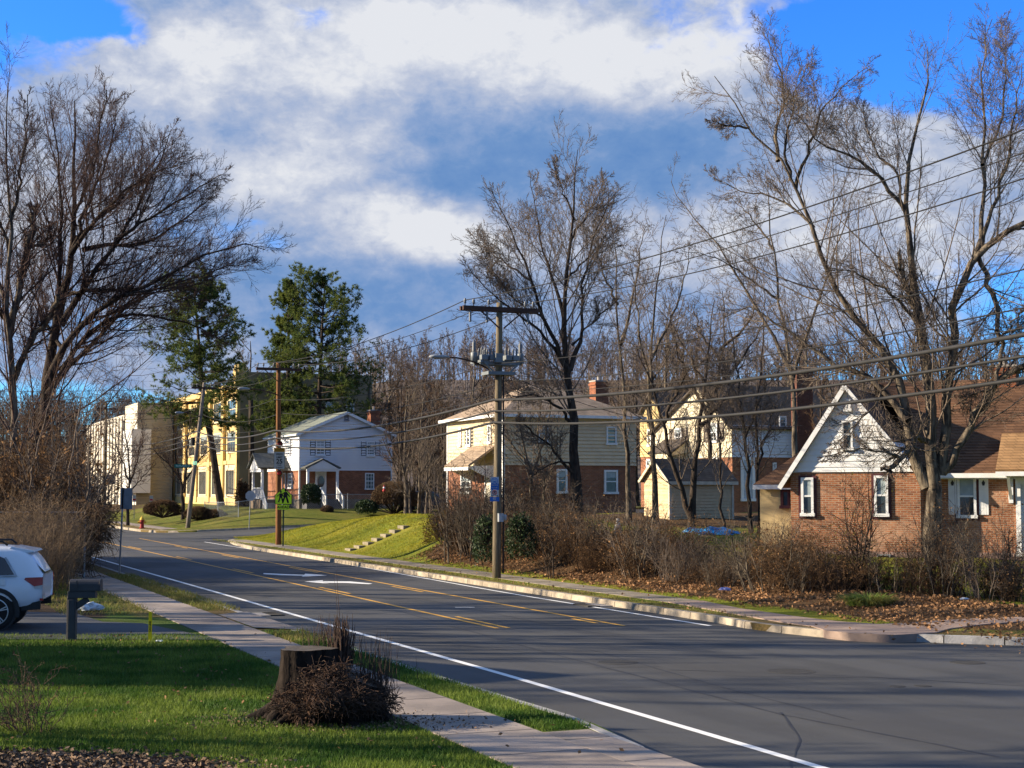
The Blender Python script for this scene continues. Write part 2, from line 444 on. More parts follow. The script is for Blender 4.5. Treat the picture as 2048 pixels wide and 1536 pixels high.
mb = MB(); mb.poly([(-140, -30, 0), (90, -30, 0), (90, 70, 0), (-10, 240, 0), (-140, 240, 0)])
tag(mb.build('road', ASPH), kind='structure')

# wide ground sheet out to the horizon with the wooded hill
gx = np.concatenate([np.linspace(-900, -260, 12), np.arange(-240, 241, 8), np.linspace(260, 900, 12)])
gy = np.concatenate([np.linspace(-200, -20, 8), np.arange(0, 420, 8), np.linspace(440, 1500, 14)])
X, Y = np.meshgrid(gx, gy)
Z = hill(X, Y) - .08
vs = np.stack([X.ravel(), Y.ravel(), Z.ravel()], 1); nx = len(gx)
idx = np.arange(len(gx) * len(gy)).reshape(len(gy), nx)
fs = np.stack([idx[:-1, :-1], idx[:-1, 1:], idx[1:, 1:], idx[1:, :-1]], -1).reshape(-1, 4)
GROUND = M('leafy_ground', (.125, .094, .074), .95, (.08, .064, .052), .6, .6, 4)
tag(link('ground', npmesh('ground', vs, fs, True), GROUND), kind='structure')

# three lawns, each edged by a curb
cl = 8.2
def arc(c, r, a0, a1, n=8):
    return [np.array([c[0] + r * math.cos(R(a0 + (a1 - a0) * i / n)), c[1] + r * math.sin(R(a0 + (a1 - a0) * i / n))]) for i in range(n + 1)]
left_curb = [W(200, cl), W(100, cl), W(60, cl), W(30, cl), W(22, cl), G(1209, 1467)[:2] + np.array([-.12, 0]), G(1275, 1500)[:2] + np.array([-.12, 0]), G(1340, 1536)[:2] + np.array([-.12, 0]), np.array([1.8, 14.6]), np.array([1.5, 12.2]), np.array([.2, 9.5]), np.array([-3, 7.6]), np.array([-9, 6])]
polyA = left_curb + [np.array([-60., -4]), np.array([-130., 30]), np.array([-130., 160])]
def soilA(x, y):
    s, t = ST(x, y)
    near_stump = np.exp(-(((x + 2.2) / 1.5) ** 2 + ((y - 20.0) / 1.0) ** 2)) * .95
    mulch = np.exp(-np.clip(((x + 4.4) / 1.5) ** 2 + ((y - 15.9) / .9) ** 2, 0, 20) ** 1.5) * 1.3
    thick = sstep(49, 51, y) * sstep(7.2, 6.0, t) + sstep(33.5, 36, y - .0 * x) * sstep(-5.5, -8.5, x) * sstep(5.6, 4.8, t)
    return np.clip(near_stump + mulch + thick, 0, 1)
def dryA(x, y):
    s, t = ST(x, y)
    return sstep(7.3, 7.5, t) * sstep(27, 33, s) * .75 + sstep(5, 6, t) * sstep(33, 36, s) * .6
LA = patch_mesh('lawn', polyA, hA, .8, LAWN_NEAR, {'soil': soilA, 'dry': dryA}, near=[(.3, 8, 40, -16, 6), (1.2, 40, 75, -40, -6), (6, 0, 160, -130, -16)])
# right block
rc = [G(*p)[:2] for p in ((458, 1084), (470, 1090), (520, 1099), (600, 1109), (700, 1126), (860, 1153), (1024, 1179), (1200, 1201), (1304, 1224), (1424, 1246), (1512, 1260), (1590, 1269), (1660, 1276), (1790, 1281), (1890, 1286), (2048, 1291))]
for i, q in enumerate(rc):
    s, t = ST(*q)
    if 2 <= i <= 9: rc[i] = W(s, 17.75 + .0 * t)
side_end = rc[-1] + 70 * np.array([.91, -.415])
polyB = [rc[0] + np.array([2.2, 3.6]), rc[0] + np.array([.6, 2.4])] + rc + [side_end, np.array([130., 40]), np.array([130., 140]), W(92.5, 60), W(92.5, 24)]
def soilB(x, y):
    s, t = ST(x, y)
    q = np.minimum(t, 19.9 + np.maximum(0.0, (x * .41 + y * .912 - 32.2)))
    hedge = sstep(20.0, 20.7, q) * sstep(25.4, 23.6, q) * sstep(60, 57, s)
    yard = sstep(23.5, 30, t) * sstep(66, 72, s) * .0
    back = sstep(29, 33, t) * sstep(56, 62, s) * sstep(75, 70, s) * .7
    return np.clip(hedge + back + yard, 0, 1)
def dryB(x, y):
    s, t = ST(x, y)
    q = np.minimum(t, 19.9 + np.maximum(0.0, (x * .41 + y * .912 - 32.2)))
    cor = sstep(2.2, .6, x * .41 + y * .912 - 31.05) * (s < 34) * .6
    return cor + sstep(18.7, 18.3, q) * .62 + sstep(19.7, 20.3, q) * sstep(20.9, 20.4, q) * .35 * sstep(62, 58, s)
LB = patch_mesh('lawn', polyB, hB, .8, LAWN_FAR, {'soil': soilB, 'dry': dryB}, near=[(.5, 28, 96, -18, 20), (1.3, 28, 100, 20, 34), (6, 0, 140, 34, 130), (4, 60, 140, 20, 34)])
# far block beyond the side street
cB = [W(260, 17.8), W(150, 17.8), W(116, 17.8), W(110, 17.9), W(106.6, 18.9), W(104.8, 20.6), W(104.2, 23), W(104.2, 30), W(104.2, 70)]
polyC = cB + [np.array([60., 190]), np.array([-40., 230])]
def soilC(x, y):
    s, t = ST(x, y)
    return np.exp(-(((t - 24.2) / 1.2) ** 2)) * .5 * sstep(105, 108, s) + sstep(150, 165, y) * .6
def dryC(x, y):
    s, t = ST(x, y)
    return sstep(20.2, 19.2, t) * .7
LC = patch_mesh('lawn', polyC, hC, 1.2, LAWN_C, {'soil': soilC, 'dry': dryC}, near=[(1.0, 85, 135, -40, 6), (3, 85, 230, -110, 60)])

# side street sheet
mb = MB(); tt = [17.2, 18.5, 22, 26, 30, 40, 66]
for a, b in zip(tt[:-1], tt[1:]):
    z = lambda q: float(ramp_side(q)) + .004
    mb.poly([(*W(88, a), z(a)), (*W(88, b), z(b)), (*W(108, b), z(b)), (*W(108, a), z(a))])
tag(mb.build('side_street', ASPH), kind='structure')

# curbs (cut stones) along the polylines
CURB = M('curb_stone', (.38, .32, .24), .9, (.23, .195, .15), 3, .3, 30, island=.15)
CURB2 = M('curb_grey', (.33, .32, .31), .9, (.22, .215, .21), 3, .3, 30, island=.15)
def curb(name, pts, hf, w, mat, step=2.2, up=.02, lip=.06):
    pts = [np.array(p, float) for p in pts]
    d = [0]
    for a, b in zip(pts[:-1], pts[1:]): d.append(d[-1] + np.linalg.norm(b - a))
    n = max(1, int(d[-1] / step)); q = np.linspace(0, d[-1], n + 1)
    c = np.stack([np.interp(q, d, [p[k] for p in pts]) for k in (0, 1)], 1)
    mb = MB()
    for i in range(n):
        a, b = c[i], c[i + 1]; t = (b - a) / np.linalg.norm(b - a); a = a + t * .012; b = b - t * .012
        nn = np.array([t[1], -t[0]])
        ta = c[min(i + 1, n)] - c[max(i - 1, 0)]; ta /= np.linalg.norm(ta); na = np.array([ta[1], -ta[0]])
        tb = c[min(i + 2, n)] - c[i]; tb /= np.linalg.norm(tb); nb = np.array([tb[1], -tb[0]])
        za, zb = float(hf(*a)) + up, float(hf(*b)) + up
        f = [(*(a - na * w), -.1), (*(b - nb * w), -.1), (*(b + nb * lip), -.1), (*(a + na * lip), -.1)]
        g = [(*(a - na * w), za), (*(b - nb * w), zb), (*(b + nb * (lip - .03)), zb), (*(a + na * (lip - .03)), za)]
        mb.add(f + g, [(0, 1, 2, 3), (7, 6, 5, 4), (0, 4, 5, 1), (1, 5, 6, 2), (2, 6, 7, 3), (3, 7, 4, 0)])
    o = mb.build(name, mat); return tag(o, kind='structure')
curb('curb', left_curb[1:12], lambda x, y: np.float64(.115), .03, CURB2, 2.4, .012, .13).location = (0, 0, 0)
hcB = lambda x, y: np.float64(.135)
curb('curb', polyB[:15], hcB, .14, CURB, 1.3, .012, .06)
curb('curb', polyB[14:18] + [rc[-1] + 20 * np.array([.91, -.415])], hcB, .14, CURB2, 1.1, .012, .06)
curb('curb', cB[1:8], lambda x, y: np.float64(max(.15, float(ramp_side(ST(x, y)[1])) + .13)), .14, CURB, 2.3, .012, .06)

GX = lambda px, py: G(px, py, .1)[:2]
# pavements: cut slabs
PAVE = M('pavement_slab', (.29, .24, .205), .9, (.19, .16, .14), 1.1, .3, 45, island=.16)
def pave(name, s0, s1, t0, t1, hf, step, mat=PAVE, z=.012, tf=None):
    mb = MB(); s = s0
    while s < s1:
        e = min(s + step, s1)
        a, b, c, d = W(s + .016, t0), W(e - .016, t0), W(e - .016, t1), W(s + .016, t1)
        top = [(*p, float(hf(*p)) + z) for p in (a, b, c, d)]; bot = [(p[0], p[1], p[2] - .1) for p in top]
        mb.add(bot + top, [(4, 7, 6, 5), (0, 4, 5, 1), (1, 5, 6, 2), (2, 6, 7, 3), (3, 7, 4, 0)])
        s = e
    return tag(mb.build(name, mat), kind='structure')
pave('pavement', 10.2, 16.9, 7.47, 8.06, lambda x, y: np.float64(.13), 1.52, z=0)
pave('pavement', 8, 75, 6.25, 7.45, lambda x, y: np.float64(.135), 1.52, z=0)
pave('pavement', 34.4, 86, 18.75, 19.75, hB, 1.5, M('pavement_grey', (.27, .225, .175), .9, (.16, .135, .10), 1.6, .25, 45, island=.12))
# the corner ramp slab at the right, and the pavement turning along the side street
RAMP = M('ramp_slab', (.30, .22, .175), .9, (.22, .16, .13), 1.5, .25, 40)
e1 = np.array([.91, -.415]); e2 = np.array([.41, .912])
lo_ = [(1480, 1232), (1560, 1246), (1625, 1255), (1652, 1264), (1700, 1269), (1790, 1273), (1872, 1268), (1900, 1261), (1960, 1257), (2048, 1254), (2400, 1248)]
up_ = [(2400, 1243), (2048, 1248.5), (1868, 1250), (1757, 1251), (1674, 1245), (1591, 1235), (1480, 1219)]
patch_mesh('pavement', [W(34.6, 18.75)] + [G(px, py, .13)[:2] for px, py in lo_ + up_] + [W(34.6, 19.75)], lambda x, y: hB(x, y) + .022, .5, RAMP, near=[(.3, 26, 42, 3, 14), (1.5, 10, 36, 3, 30)], skirt=-.0)
pave('pavement', 110, 150, 19.3, 20.4, hC, 1.5)
# driveway with its apron to the road
def strip(name, pts, mat): return tag(MB().poly(pts).build(name, mat), kind='structure')
dA, dB = G(0, 1281, .14), G(345, 1281, .14)
q = [G(350, 1279, .14), G(445, 1279, .14), G(285, 1246, .14), G(205, 1243, .14), G(150, 1226, .14), G(0, 1222, .14), G(-700, 1222, .14), G(-700, 1281, .14), G(0, 1278, .14)]
strip('driveway', [(p[0], p[1], .138) for p in q], ASPH2)
q = [W(31.6, 7.47), W(35.2, 7.47), W(35.9, 8.3), W(30.9, 8.3)]
mb = MB(); mb.poly([(*q[0], .15), (*q[1], .15), (*q[2], .14), (*q[3], .14)]); mb.poly([(*q[3], .14), (*q[2], .14), (*(W(36.1, 8.48)), .012), (*(W(30.7, 8.48)), .012)])
tag(mb.build('driveway_apron', PAVE), kind='structure')

# painted lines
LINEW = M('paint_white', (.74, .74, .72), .7, (.55, .55, .53), 6, contrast=(.55, .8))
LINEY = M('paint_yellow', (.62, .33, .05), .7, (.38, .22, .06), 5, contrast=(.5, .75))
def line(name, pts, w, mat, z=.006):
    pts = [np.array(p) for p in pts]; mb = MB()
    d = [0]
    for a, b in zip(pts[:-1], pts[1:]): d.append(d[-1] + np.linalg.norm(b - a))
    qq = np.linspace(0, d[-1], max(2, int(d[-1] / 3))); c = np.stack([np.interp(qq, d, [p[k] for p in pts]) for k in (0, 1)], 1)
    t = np.gradient(c, axis=0); t /= np.linalg.norm(t, axis=1)[:, None]; n = np.stack([t[:, 1], -t[:, 0]], 1) * w / 2
    for i in range(len(c) - 1):
        mb.poly([(*(c[i] - n[i]), z), (*(c[i] + n[i]), z), (*(c[i + 1] + n[i + 1]), z), (*(c[i + 1] - n[i + 1]), z)])
    return tag(mb.build(name, mat), kind='structure')
# tar seams, patches and stains that belong to the old surface
TAR = M('tar_seam', (.022, .022, .022), .6, (.03, .03, .029), 8)
def seam(pts, w, z=.003):
    q = [np.array(G(*p)[:2]) for p in pts]; n_ = max(12, int(np.linalg.norm(q[-1] - q[0]) * 2)); d = np.linspace(0, 1, n_); k = np.linspace(0, 1, len(q)); c = np.stack([np.interp(d, k, [p[i] for p in q]) for i in (0, 1)], 1) + np.cumsum(rng.normal(0, .012, (n_, 2)), 0)
    t = np.gradient(c, axis=0); t /= np.linalg.norm(t, axis=1)[:, None]; n = np.stack([t[:, 1], -t[:, 0]], 1) * (w / 2 * rng.uniform(.4, 1.3, (n_, 1))); mb = MB()
    for i in range(n_ - 1): mb.poly([(*(c[i] - n[i]), z), (*(c[i] + n[i]), z), (*(c[i + 1] + n[i + 1]), z), (*(c[i + 1] - n[i + 1]), z)])
    return tag(mb.build('road_seam', TAR), kind='structure')
seam([(560, 1155), (760, 1212), (1080, 1300), (1560, 1425), (2000, 1510)], .05); seam([(1180, 1300), (1420, 1368), (1700, 1440)], .035); seam([(1340, 1340), (1700, 1352), (2048, 1372)], .03); seam([(830, 1195), (1100, 1250), (1340, 1292)], .03); seam([(1560, 1425), (1600, 1475), (1580, 1536)], .03); seam([(700, 1290), (760, 1296), (800, 1312)], .03)
PATCHM = M_asphalt('asphalt_patch', (.052, .052, .051), (.034, .034, .034))
def patch(px): tag(MB().poly([(*G(*p)[:2], .002) for p in px]).build('road_patch', PATCHM), kind='structure')
patch([(1420, 1330), (1700, 1334), (1760, 1356), (1450, 1352)]); patch([(860, 1275), (1010, 1290), (1060, 1306), (890, 1288)]); patch([(1180, 1316), (1300, 1316), (1320, 1334), (1190, 1336)])
g = lambda *p: G(*p)[:2]
el = [g(1720, 1559), g(1644, 1536), g(1024, 1354), g(648, 1247), g(420, 1181), g(176, 1112), g(40, 1070)]
line('edge_line', el, .13, LINEW)
y1 = [g(995, 1257), g(586, 1167), g(183, 1079), g(60, 1052)]
line('yellow_line', y1, .11, LINEY)
def dashes(pts, off, segs):
    pts = np.array(pts)
    for (pa, pb) in segs:
        a, b = g(*pa), g(*pb); t = (b - a) / np.linalg.norm(b - a); n = np.array([t[1], -t[0]]) * off
        line('yellow_line', [a + n, b + n], .11, LINEY)
dashes(y1, .26, [((995, 1257), (892, 1234)), ((682, 1188), (622, 1175)), ((492, 1146.5), (452, 1138)), ((371, 1120), (341, 1113.5)), ((272, 1098.5), (246, 1093))])
y2 = [g(1249, 1252), g(1075, 1213), g(802, 1173), g(640, 1140), g(480, 1110), g(279, 1077)]
y2 = [g(1249, 1252), g(802, 1173), g(279, 1077)]
line('yellow_line', y2, .11, LINEY)
dashes(y2, -.26, [((1215, 1246), (1165, 1237)), ((862, 1183.6), (800, 1172.6)), ((650, 1145), (592, 1134.5)), ((490, 1115.8), (455, 1109.4)), ((385, 1096.5), (360, 1091.8))])
line('edge_line', [g(1421, 1252), g(1024, 1188), g(700, 1130), g(409, 1084)], .11, LINEW)
line('edge_line', [g(213, 1047), g(345, 1063)], .11, LINEW)
# two turn arrows
def arrow(pts):
    tag(MB().poly([(*G(x, y)[:2], .007) for x, y in pts]).build('turn_arrow', LINEW), kind='structure')
arrow([(527, 1146.5), (570, 1148.5), (608, 1150), (611, 1147.6), (655, 1151), (604, 1153.6), (606, 1151.8), (560, 1150.6), (527, 1148.6)])
arrow([(609, 1163.5), (646, 1161.0), (645, 1163.0), (700, 1163.2), (745, 1167.5), (738, 1168.8), (692, 1166.2), (645, 1165.8), (660, 1168)])
arrow([(910, 1214.6), (949, 1214.6), (949, 1215.3), (910, 1215.3)])

# covers and drains in the road
IRON = M('cast_iron', (.048, .046, .043), .85, (.034, .033, .031), 20, .5, 60, metal=.1)
def cover(px, py, r, label):
    c = G(px, py); mb = MB()
    mb.lathe([(r, 0), (r, .004), (r * .88, .005), (r * .86, .002), (r * .84, .005), (r * .2, .006), (.01, .006)], 28)
    o = mb.build('manhole_cover', IRON, loc=(c[0], c[1], 0)); tag(o, label, 'manhole cover')
cover(1236, 1325, .36, 'round iron manhole cover left of the others in the open asphalt')
cover(1582, 1343, .40, 'sunken manhole cover in the middle of the junction asphalt')
cover(1935, 1325, .30, 'dark flat manhole cover farthest right on the asphalt')
cover(1795, 1373, .12, 'small left valve cap in the asphalt at lower right')
cover(1846, 1372, .13, 'small right valve cap in the asphalt at lower right')
def drain(c, ang, label, w=.9, d=.6):
    th = thing('storm_drain', label, 'storm drain', (c[0], c[1], 0), ang)
    mb = MB(); mb.box(-w / 2, w / 2, 0, d, 0, .022); mb.build('apron', CONC, th)
    mb = MB()
    for i in range(9): mb.box(-w * .48, w * .48, -.32 + i * .035, -.305 + i * .035, 0, .026)
    mb.box(-w / 2, -w * .47, -.34, 0, 0, .03); mb.box(w * .47, w / 2, -.34, 0, 0, .03); mb.build('grate', IRON, th)
drain(W(36.5, 8.9), R(22.7) + R(90), 'concrete edged storm drain by the near driveway apron')
drain(W(36.1, 17.35), R(22.7) - R(90), 'storm drain grate against the curb across the road')

# stone steps set in the green bank
st = thing('garden_steps', 'pale concrete steps climbing the sunny grass bank', 'steps')
mb = MB()
for i in range(7):
    p = W(67.6, 20.2 + i * .42); z = float(hB(*W(67.6, 20.4 + i * .42))) + .02
    mb.abox(p, (DX, DY), (DY, -DX), -.42, .42, 0, .3, z - .35, z + .045)
mb.build('tread', M('step_stone', (.24, .205, .14), .9, (.16, .14, .10), 3), st)
# ------------------------------------------------------------------ building kit
def clip_band(poly, z0, z1):
    def half(pl, zc, keep_above):
        out = []
        for i in range(len(pl)):
            a, b = pl[i], pl[(i + 1) % len(pl)]
            ia, ib = ((a[1] >= zc), (b[1] >= zc)) if keep_above else ((a[1] <= zc), (b[1] <= zc))
            if ia: out.append(a)
            if ia != ib:
                k = (zc - a[1]) / (b[1] - a[1]); out.append((a[0] + (b[0] - a[0]) * k, zc))
        return out
    p = half(poly, z0, True)
    return half(p, z1, False) if len(p) > 2 else []
def siding(par, name, o, u, n, poly, mat, ex=.2, out=.05):
    """lapped boards over a convex wall outline given as (along, z)"""
    mb = MB(); zs = [p[1] for p in poly]; z = min(zs)
    pt = lambda p, q: (o[0] + u[0] * p[0] + n[0] * q, o[1] + u[1] * p[0] + n[1] * q, p[1])
    while z < max(zs) - .01:
        b = clip_band(poly, z, min(z + ex, max(zs)))
        if len(b) > 2:
            off = lambda zz: .006 + out * (1 - (zz - z) / ex)
            mb.poly([pt(p, off(p[1])) for p in b])
            lo = [p for p in b if abs(p[1] - z) < 1e-6]
            if len(lo) == 2: mb.poly([pt(lo[0], 0), pt(lo[1], 0), pt(lo[1], off(z)), pt(lo[0], off(z))])
        z += ex
    return mb.build(name, mat, par)
def window(par, o, u, n, u0, u1, z0, z1, fw=.08, mat=None, rail=True, mun=(0, 0), blind=0.0, shut=None, shw=.4, name='window', n0=0.0, glass=None, trim=None):
    mat = mat or WHITE; u0, u1 = sorted((u0, u1)); z0, z1 = sorted((z0, z1))
    mb = MB(); a = n0; A = lambda *q: mb.abox(o, u, n, *q)
    if trim:
        tb = MB(); tb.abox(o, u, n, u0 - .1, u1 + .1, a, a + .03, z0 - .14, z1 + .06); tb.build('surround', trim, par)
    A(u0, u0 + fw, a, a + .09, z0, z1); A(u1 - fw, u1, a, a + .09, z0, z1)
    A(u0 + fw, u1 - fw, a, a + .09, z1 - fw, z1); A(u0 - .04, u1 + .04, a, a + .13, z0 - .06, z0 + fw * .6)
    if rail: A(u0 + fw, u1 - fw, a + .035, a + .075, (z0 + z1) / 2 - .03, (z0 + z1) / 2 + .03)
    for i in range(mun[0]):
        c = u0 + (u1 - u0) * (i + 1) / (mun[0] + 1); A(c - .014, c + .014, a + .036, a + .055, z0 + fw, z1 - fw)
    for i in range(mun[1]):
        c = z0 + (z1 - z0) * (i + 1) / (mun[1] + 1); A(u0 + fw, u1 - fw, a + .036, a + .053, c - .014, c + .014)
    w = mb.build(name, mat, par)
    g = MB(); g.abox(o, u, n, u0 + fw, u1 - fw, a + .006, a + .034, z0 + fw * .6, z1 - fw); g.build('pane', glass or GLASS, w)
    if not blind and (u1 - u0) > .5 and rail: blind = (.0, .25, .45, .3)[int(abs(u0 * 7 + z0 * 13)) % 4]
    if blind:
        g = MB(); zz = z1 - fw - (z1 - z0 - 2 * fw) * blind; g.abox(o, u, n, u0 + fw, u1 - fw, a + .0345, a + .0348, zz, z1 - fw); g.build('blind', BLIND, w)
    if shut:
        for (p, q) in ((u0 - shw - .03, u0 - .03), (u1 + .03, u1 + shw + .03)):
            s = MB(); s.abox(o, u, n, p, p + .05, a, a + .05, z0, z1); s.abox(o, u, n, q - .05, q, a, a + .05, z0, z1)
            k = z0
            while k < z1 - .02:
                s.abox(o, u, n, p + .05, q - .05, a, a + .025, k, k + .06); k += .075
            s.build('shutter', shut, par)
    return w
def slab(mb, a, b, c, d, th):          # thick sheet below the quad a b c d
    a, b, c, d = (np.array(q, float) for q in (a, b, c, d)); n = np.cross(b - a, d - a); n /= np.linalg.norm(n)
    if n[2] < 0: n = -n
    q = [p - n * th for p in (a, b, c, d)]
    mb.add([a, b, c, d] + q, [(0, 1, 2, 3), (7, 6, 5, 4), (0, 4, 5, 1), (1, 5, 6, 2), (2, 6, 7, 3), (3, 7, 4, 0)])
class House:
    def __init__(s, name, label, cat, o, rz):
        s.o = np.array(o, float); s.rz = rz; s.ex = np.array([math.cos(rz), math.sin(rz)]); s.ey = np.array([-s.ex[1], s.ex[0]])
        s.t = thing(name, label, cat, tuple(o), rz)
    def w(s, x, y, z=0): p = s.o[:2] + s.ex * x + s.ey * y; return np.array([p[0], p[1], s.o[2] + z])
    def fr(s, c=0.0): return ((0, c), (1, 0), (0, -1))       # wall facing the house's -y at y=c
    def sd(s, c=0.0): return ((c, 0), (0, 1), (-1, 0))       # wall facing -x at x=c
    def fpx(s, px, py, c=0.0): u, z = on_wall(s.w(0, c), s.ex, px, py); return u, z - s.o[2]
    def spx(s, px, py, c=0.0): u, z = on_wall(s.w(c, 0), s.ey, px, py); return u, z - s.o[2]
    def win(s, face, rect, c=0.0, **k):
        f = s.fpx if face == 'f' else s.spx; xm, ym = (rect[0] + rect[2]) / 2, (rect[1] + rect[3]) / 2
        u0 = f(rect[0], ym, c)[0]; u1 = f(rect[2], ym, c)[0]; z0 = f(xm, rect[3], c)[1]; z1 = f(xm, rect[1], c)[1]
        return window(s.t, *(s.fr(c) if face == 'f' else s.sd(c)), u0, u1, z0, z1, **k)
def chimney(par, x, y, w, d, z0, z1, mat, pot=True):
    mb = MB(); mb.box(x - w / 2, x + w / 2, y - d / 2, y + d / 2, z0, z1); mb.box(x - w / 2 - .05, x + w / 2 + .05, y - d / 2 - .05, y + d / 2 + .05, z1 - .22, z1 - .1)
    c = mb.build('chimney', mat, par)
    if pot:
        mb = MB(); mb.box(x - w / 2 - .03, x + w / 2 + .03, y - d / 2 - .03, y + d / 2 + .03, z1, z1 + .08); mb.lathe([(.12, 0), (.11, .28), (.13, .3)], 10, (x, y, z1 + .08)); mb.build('chimney_cap', CONC, c)
BRICK = M_brick('brick_red', (.30, .115, .055), (.20, .07, .036), (.24, .185, .145))
BRICKR = M_brick('brick_orange', (.36, .145, .068), (.21, .075, .038), (.34, .26, .19), .23, .077, .010, stain=(.44, .29, .20))
BRICKO = M_brick('brick_chimney', (.30, .10, .045), (.19, .058, .028), (.22, .15, .11))
CREAM = M('cream_siding', (.62, .50, .33), .7, (.55, .44, .29), 2)
WSIDE = M('white_siding', (.66, .67, .69), .65, (.62, .63, .66), 1.5)
FOUND = M('foundation', (.20, .17, .14), .95, (.15, .125, .1), 2, .3)
SHUTB = M('shutter_black', (.02, .021, .024), .5)
def M_roof(name, c1, c2): return M_brick(name, c1, c2, tuple(q * .45 for q in c1), .32, .10, .010)
ROOFG = M_roof('roof_green_grey', (.20, .22, .185), (.16, .18, .15))
ROOFB = M_roof('roof_brown', (.165, .088, .050), (.105, .056, .034))
ROOFT = M_roof('roof_tan', (.36, .27, .19), (.28, .21, .15))
ROOFO = M_roof('roof_ochre', (.34, .20, .095), (.26, .15, .07))
ROOFD = M_roof('roof_dark', (.10, .082, .068), (.07, .058, .05))

# ------------------------------------------------------------------ white two storey house across the side street
RD = R(22.7)
h = House('white_house', 'white sided two storey house with brick ground floor and green grey roof', 'house', P(598, 1019, 118), RD)
T = h.t
Wd = h.fpx(783, 900)[0]; Ln = h.spx(536, 900)[0]
zb = h.fpx(690, 941)[1]; ze = h.fpx(598, 866)[1]; zp = h.fpx(692, 826)[1]; zf = h.fpx(700, 998)[1]
mb = MB(); mb.box(0, Wd, 0, Ln, -1, zf); mb.build('foundation', FOUND, T)
mb = MB(); mb.box(.02, Wd - .02, .02, Ln - .02, zf, zb); mb.build('wall', BRICK, T)
mb = MB(); mb.box(0, Wd, 0, Ln, zb, ze); mb.prism([(0, ze), (Wd, ze), (Wd / 2, zp)], (0, Ln, 0), (1, 0, 0), (0, 0, 1), Ln); mb.build('upper_wall', WSIDE, T)
siding(T, 'siding', *h.fr(), [(0, zb), (Wd, zb), (Wd, ze), (Wd / 2, zp), (0, ze)], WSIDE, .2)
siding(T, 'siding', *h.sd(), [(0, zb), (Ln, zb), (Ln, ze), (0, ze)], WSIDE, .2)
mb = MB(); sl = (zp - ze) / (Wd / 2); oh = .3
for sgn, xe in ((-1, -oh), (1, Wd + oh)):
    slab(mb, (xe, -oh, ze - sl * oh + .12), (Wd / 2, -oh, zp + .12), (Wd / 2, Ln + oh, zp + .12), (xe, Ln + oh, ze - sl * oh + .12), .12)
rf = mb.build('roof', ROOFG, T)
mb = MB()
for xe in (-oh, Wd + oh): mb.bar((xe, -oh - .02, ze - sl * oh - .02), (Wd / 2, -oh - .02, zp), .04, .2)
mb.bar((-oh - .03, -oh, ze - sl * oh), (-oh - .03, Ln + oh, ze - sl * oh), .08, .12)
mb.box(-.05, .06, -.05, .06, zf, ze); mb.box(Wd - .06, Wd + .05, -.05, .06, zf, ze)
mb.build('trim', WHITE, T)
h.win('f', (631.5, 880, 649.5, 911), mun=(1, 3), shut=SHUTB, shw=.42)
h.win('f', (733, 883, 749, 912), mun=(2, 3), shut=M('shutter_grey', (.09, .10, .115), .6), shw=.42)
h.win('f', (730, 946, 748, 978), mun=(2, 3), n0=-.02)
h.win('s', (572, 880, 582, 910), mun=(1, 3), shut=SHUTB, shw=.5)
h.win('s', (577, 946, 585, 976), mun=(1, 3), n0=-.02)
h.win('f', (688.5, 831, 697, 841), rail=False, mat=M('vent_grey', (.22, .22, .25), .7), mun=(0, 6), name='attic_vent')
cx = (h.fpx(737, 840, 3)[0] + h.fpx(758, 840, 3)[0]) / 2
chimney(T, cx, 3, .8, .9, ze, h.fpx(748, 822, 3)[1], BRICKO)
# entrance on the shaded gable side
d0, dz1 = h.fpx(630, 943); d1, dz0 = h.fpx(652, 997)
window(T, *h.fr(), d0 + .02, d1, zf + .02, dz1, fw=.14, rail=False, name='door_frame', n0=-.01, glass=M('door_white', (.62, .66, .66), .5))
mb = MB(); mb.prism([(.28 * math.cos(a), .45 * math.sin(a)) for a in np.linspace(0, 6.28, 17)[:-1]], ((d0 + d1) / 2 + .02, -.034, zf + 1.35), (1, 0, 0), (0, 0, 1), .004)
mb.build('door_light', GLASS, T)
pa, pb = h.fpx(613, 935, -1.3)[0], h.fpx(678, 935, -1.3)[0]; pz0 = h.fpx(640, 935, -1.3)[1]; pz1 = h.fpx(647, 917, -1.3)[1]; pm = (pa + pb) / 2
mb = MB()
slab(mb, (pa - .15, -1.45, pz0), (pm, -1.45, pz1), (pm, .1, pz1), (pa - .15, .1, pz0), .1); slab(mb, (pb + .15, -1.45, pz0), (pm, -1.45, pz1), (pm, .1, pz1), (pb + .15, .1, pz0), .1)
mb.build('porch_roof', M_roof('roof_grey', (.13, .135, .13), (.09, .095, .092)), T)
mb = MB(); mb.prism([(pa, pz0 - .12), (pb, pz0 - .12), (pm, pz1 - .12)], (0, -1.30, 0), (1, 0, 0), (0, 0, 1), .1); mb.box(pa, pb, -1.35, -1.25, pz0 - .3, pz0 - .1); mb.build('porch_gable', WSIDE, T)
for x in (pa + .12, pb - .12):
    mb = MB(); mb.box(x - .09, x + .09, -1.36, -1.18, zf - .05, pz0 - .3); mb.build('porch_column', WHITE, T)
mb = MB()
mb.box(pa, pb, -1.5, 0, -.6, zf)
for i in range(5): mb.box(d0 + .1, pb - .2, -1.5 - .3 * (i + 1), -1.5 - .3 * i, -.6, zf - (zf / 5.5) * (i + 1))
mb.build('step', M('step_slate', (.10, .10, .11), .9), T)
def rail(par, a, b, hgt, nb, mat=WHITE, w=.06):
    a, b = np.array(a, float), np.array(b, float); mb = MB(); up = np.array([0, 0, hgt])
    mb.bar(a + up, b + up, w, w); mb.bar(a + up * .12, b + up * .12, w * .8, w * .8)
    for i in range(nb + 1):
        q = a + (b - a) * i / nb; k = 2.0 if i in (0, nb) else .6; mb.bar(q + up * (0 if k > 1 else .12), q + up * (1.08 if k > 1 else 1), w * k, w * k)
    mb.build('railing', mat, par)
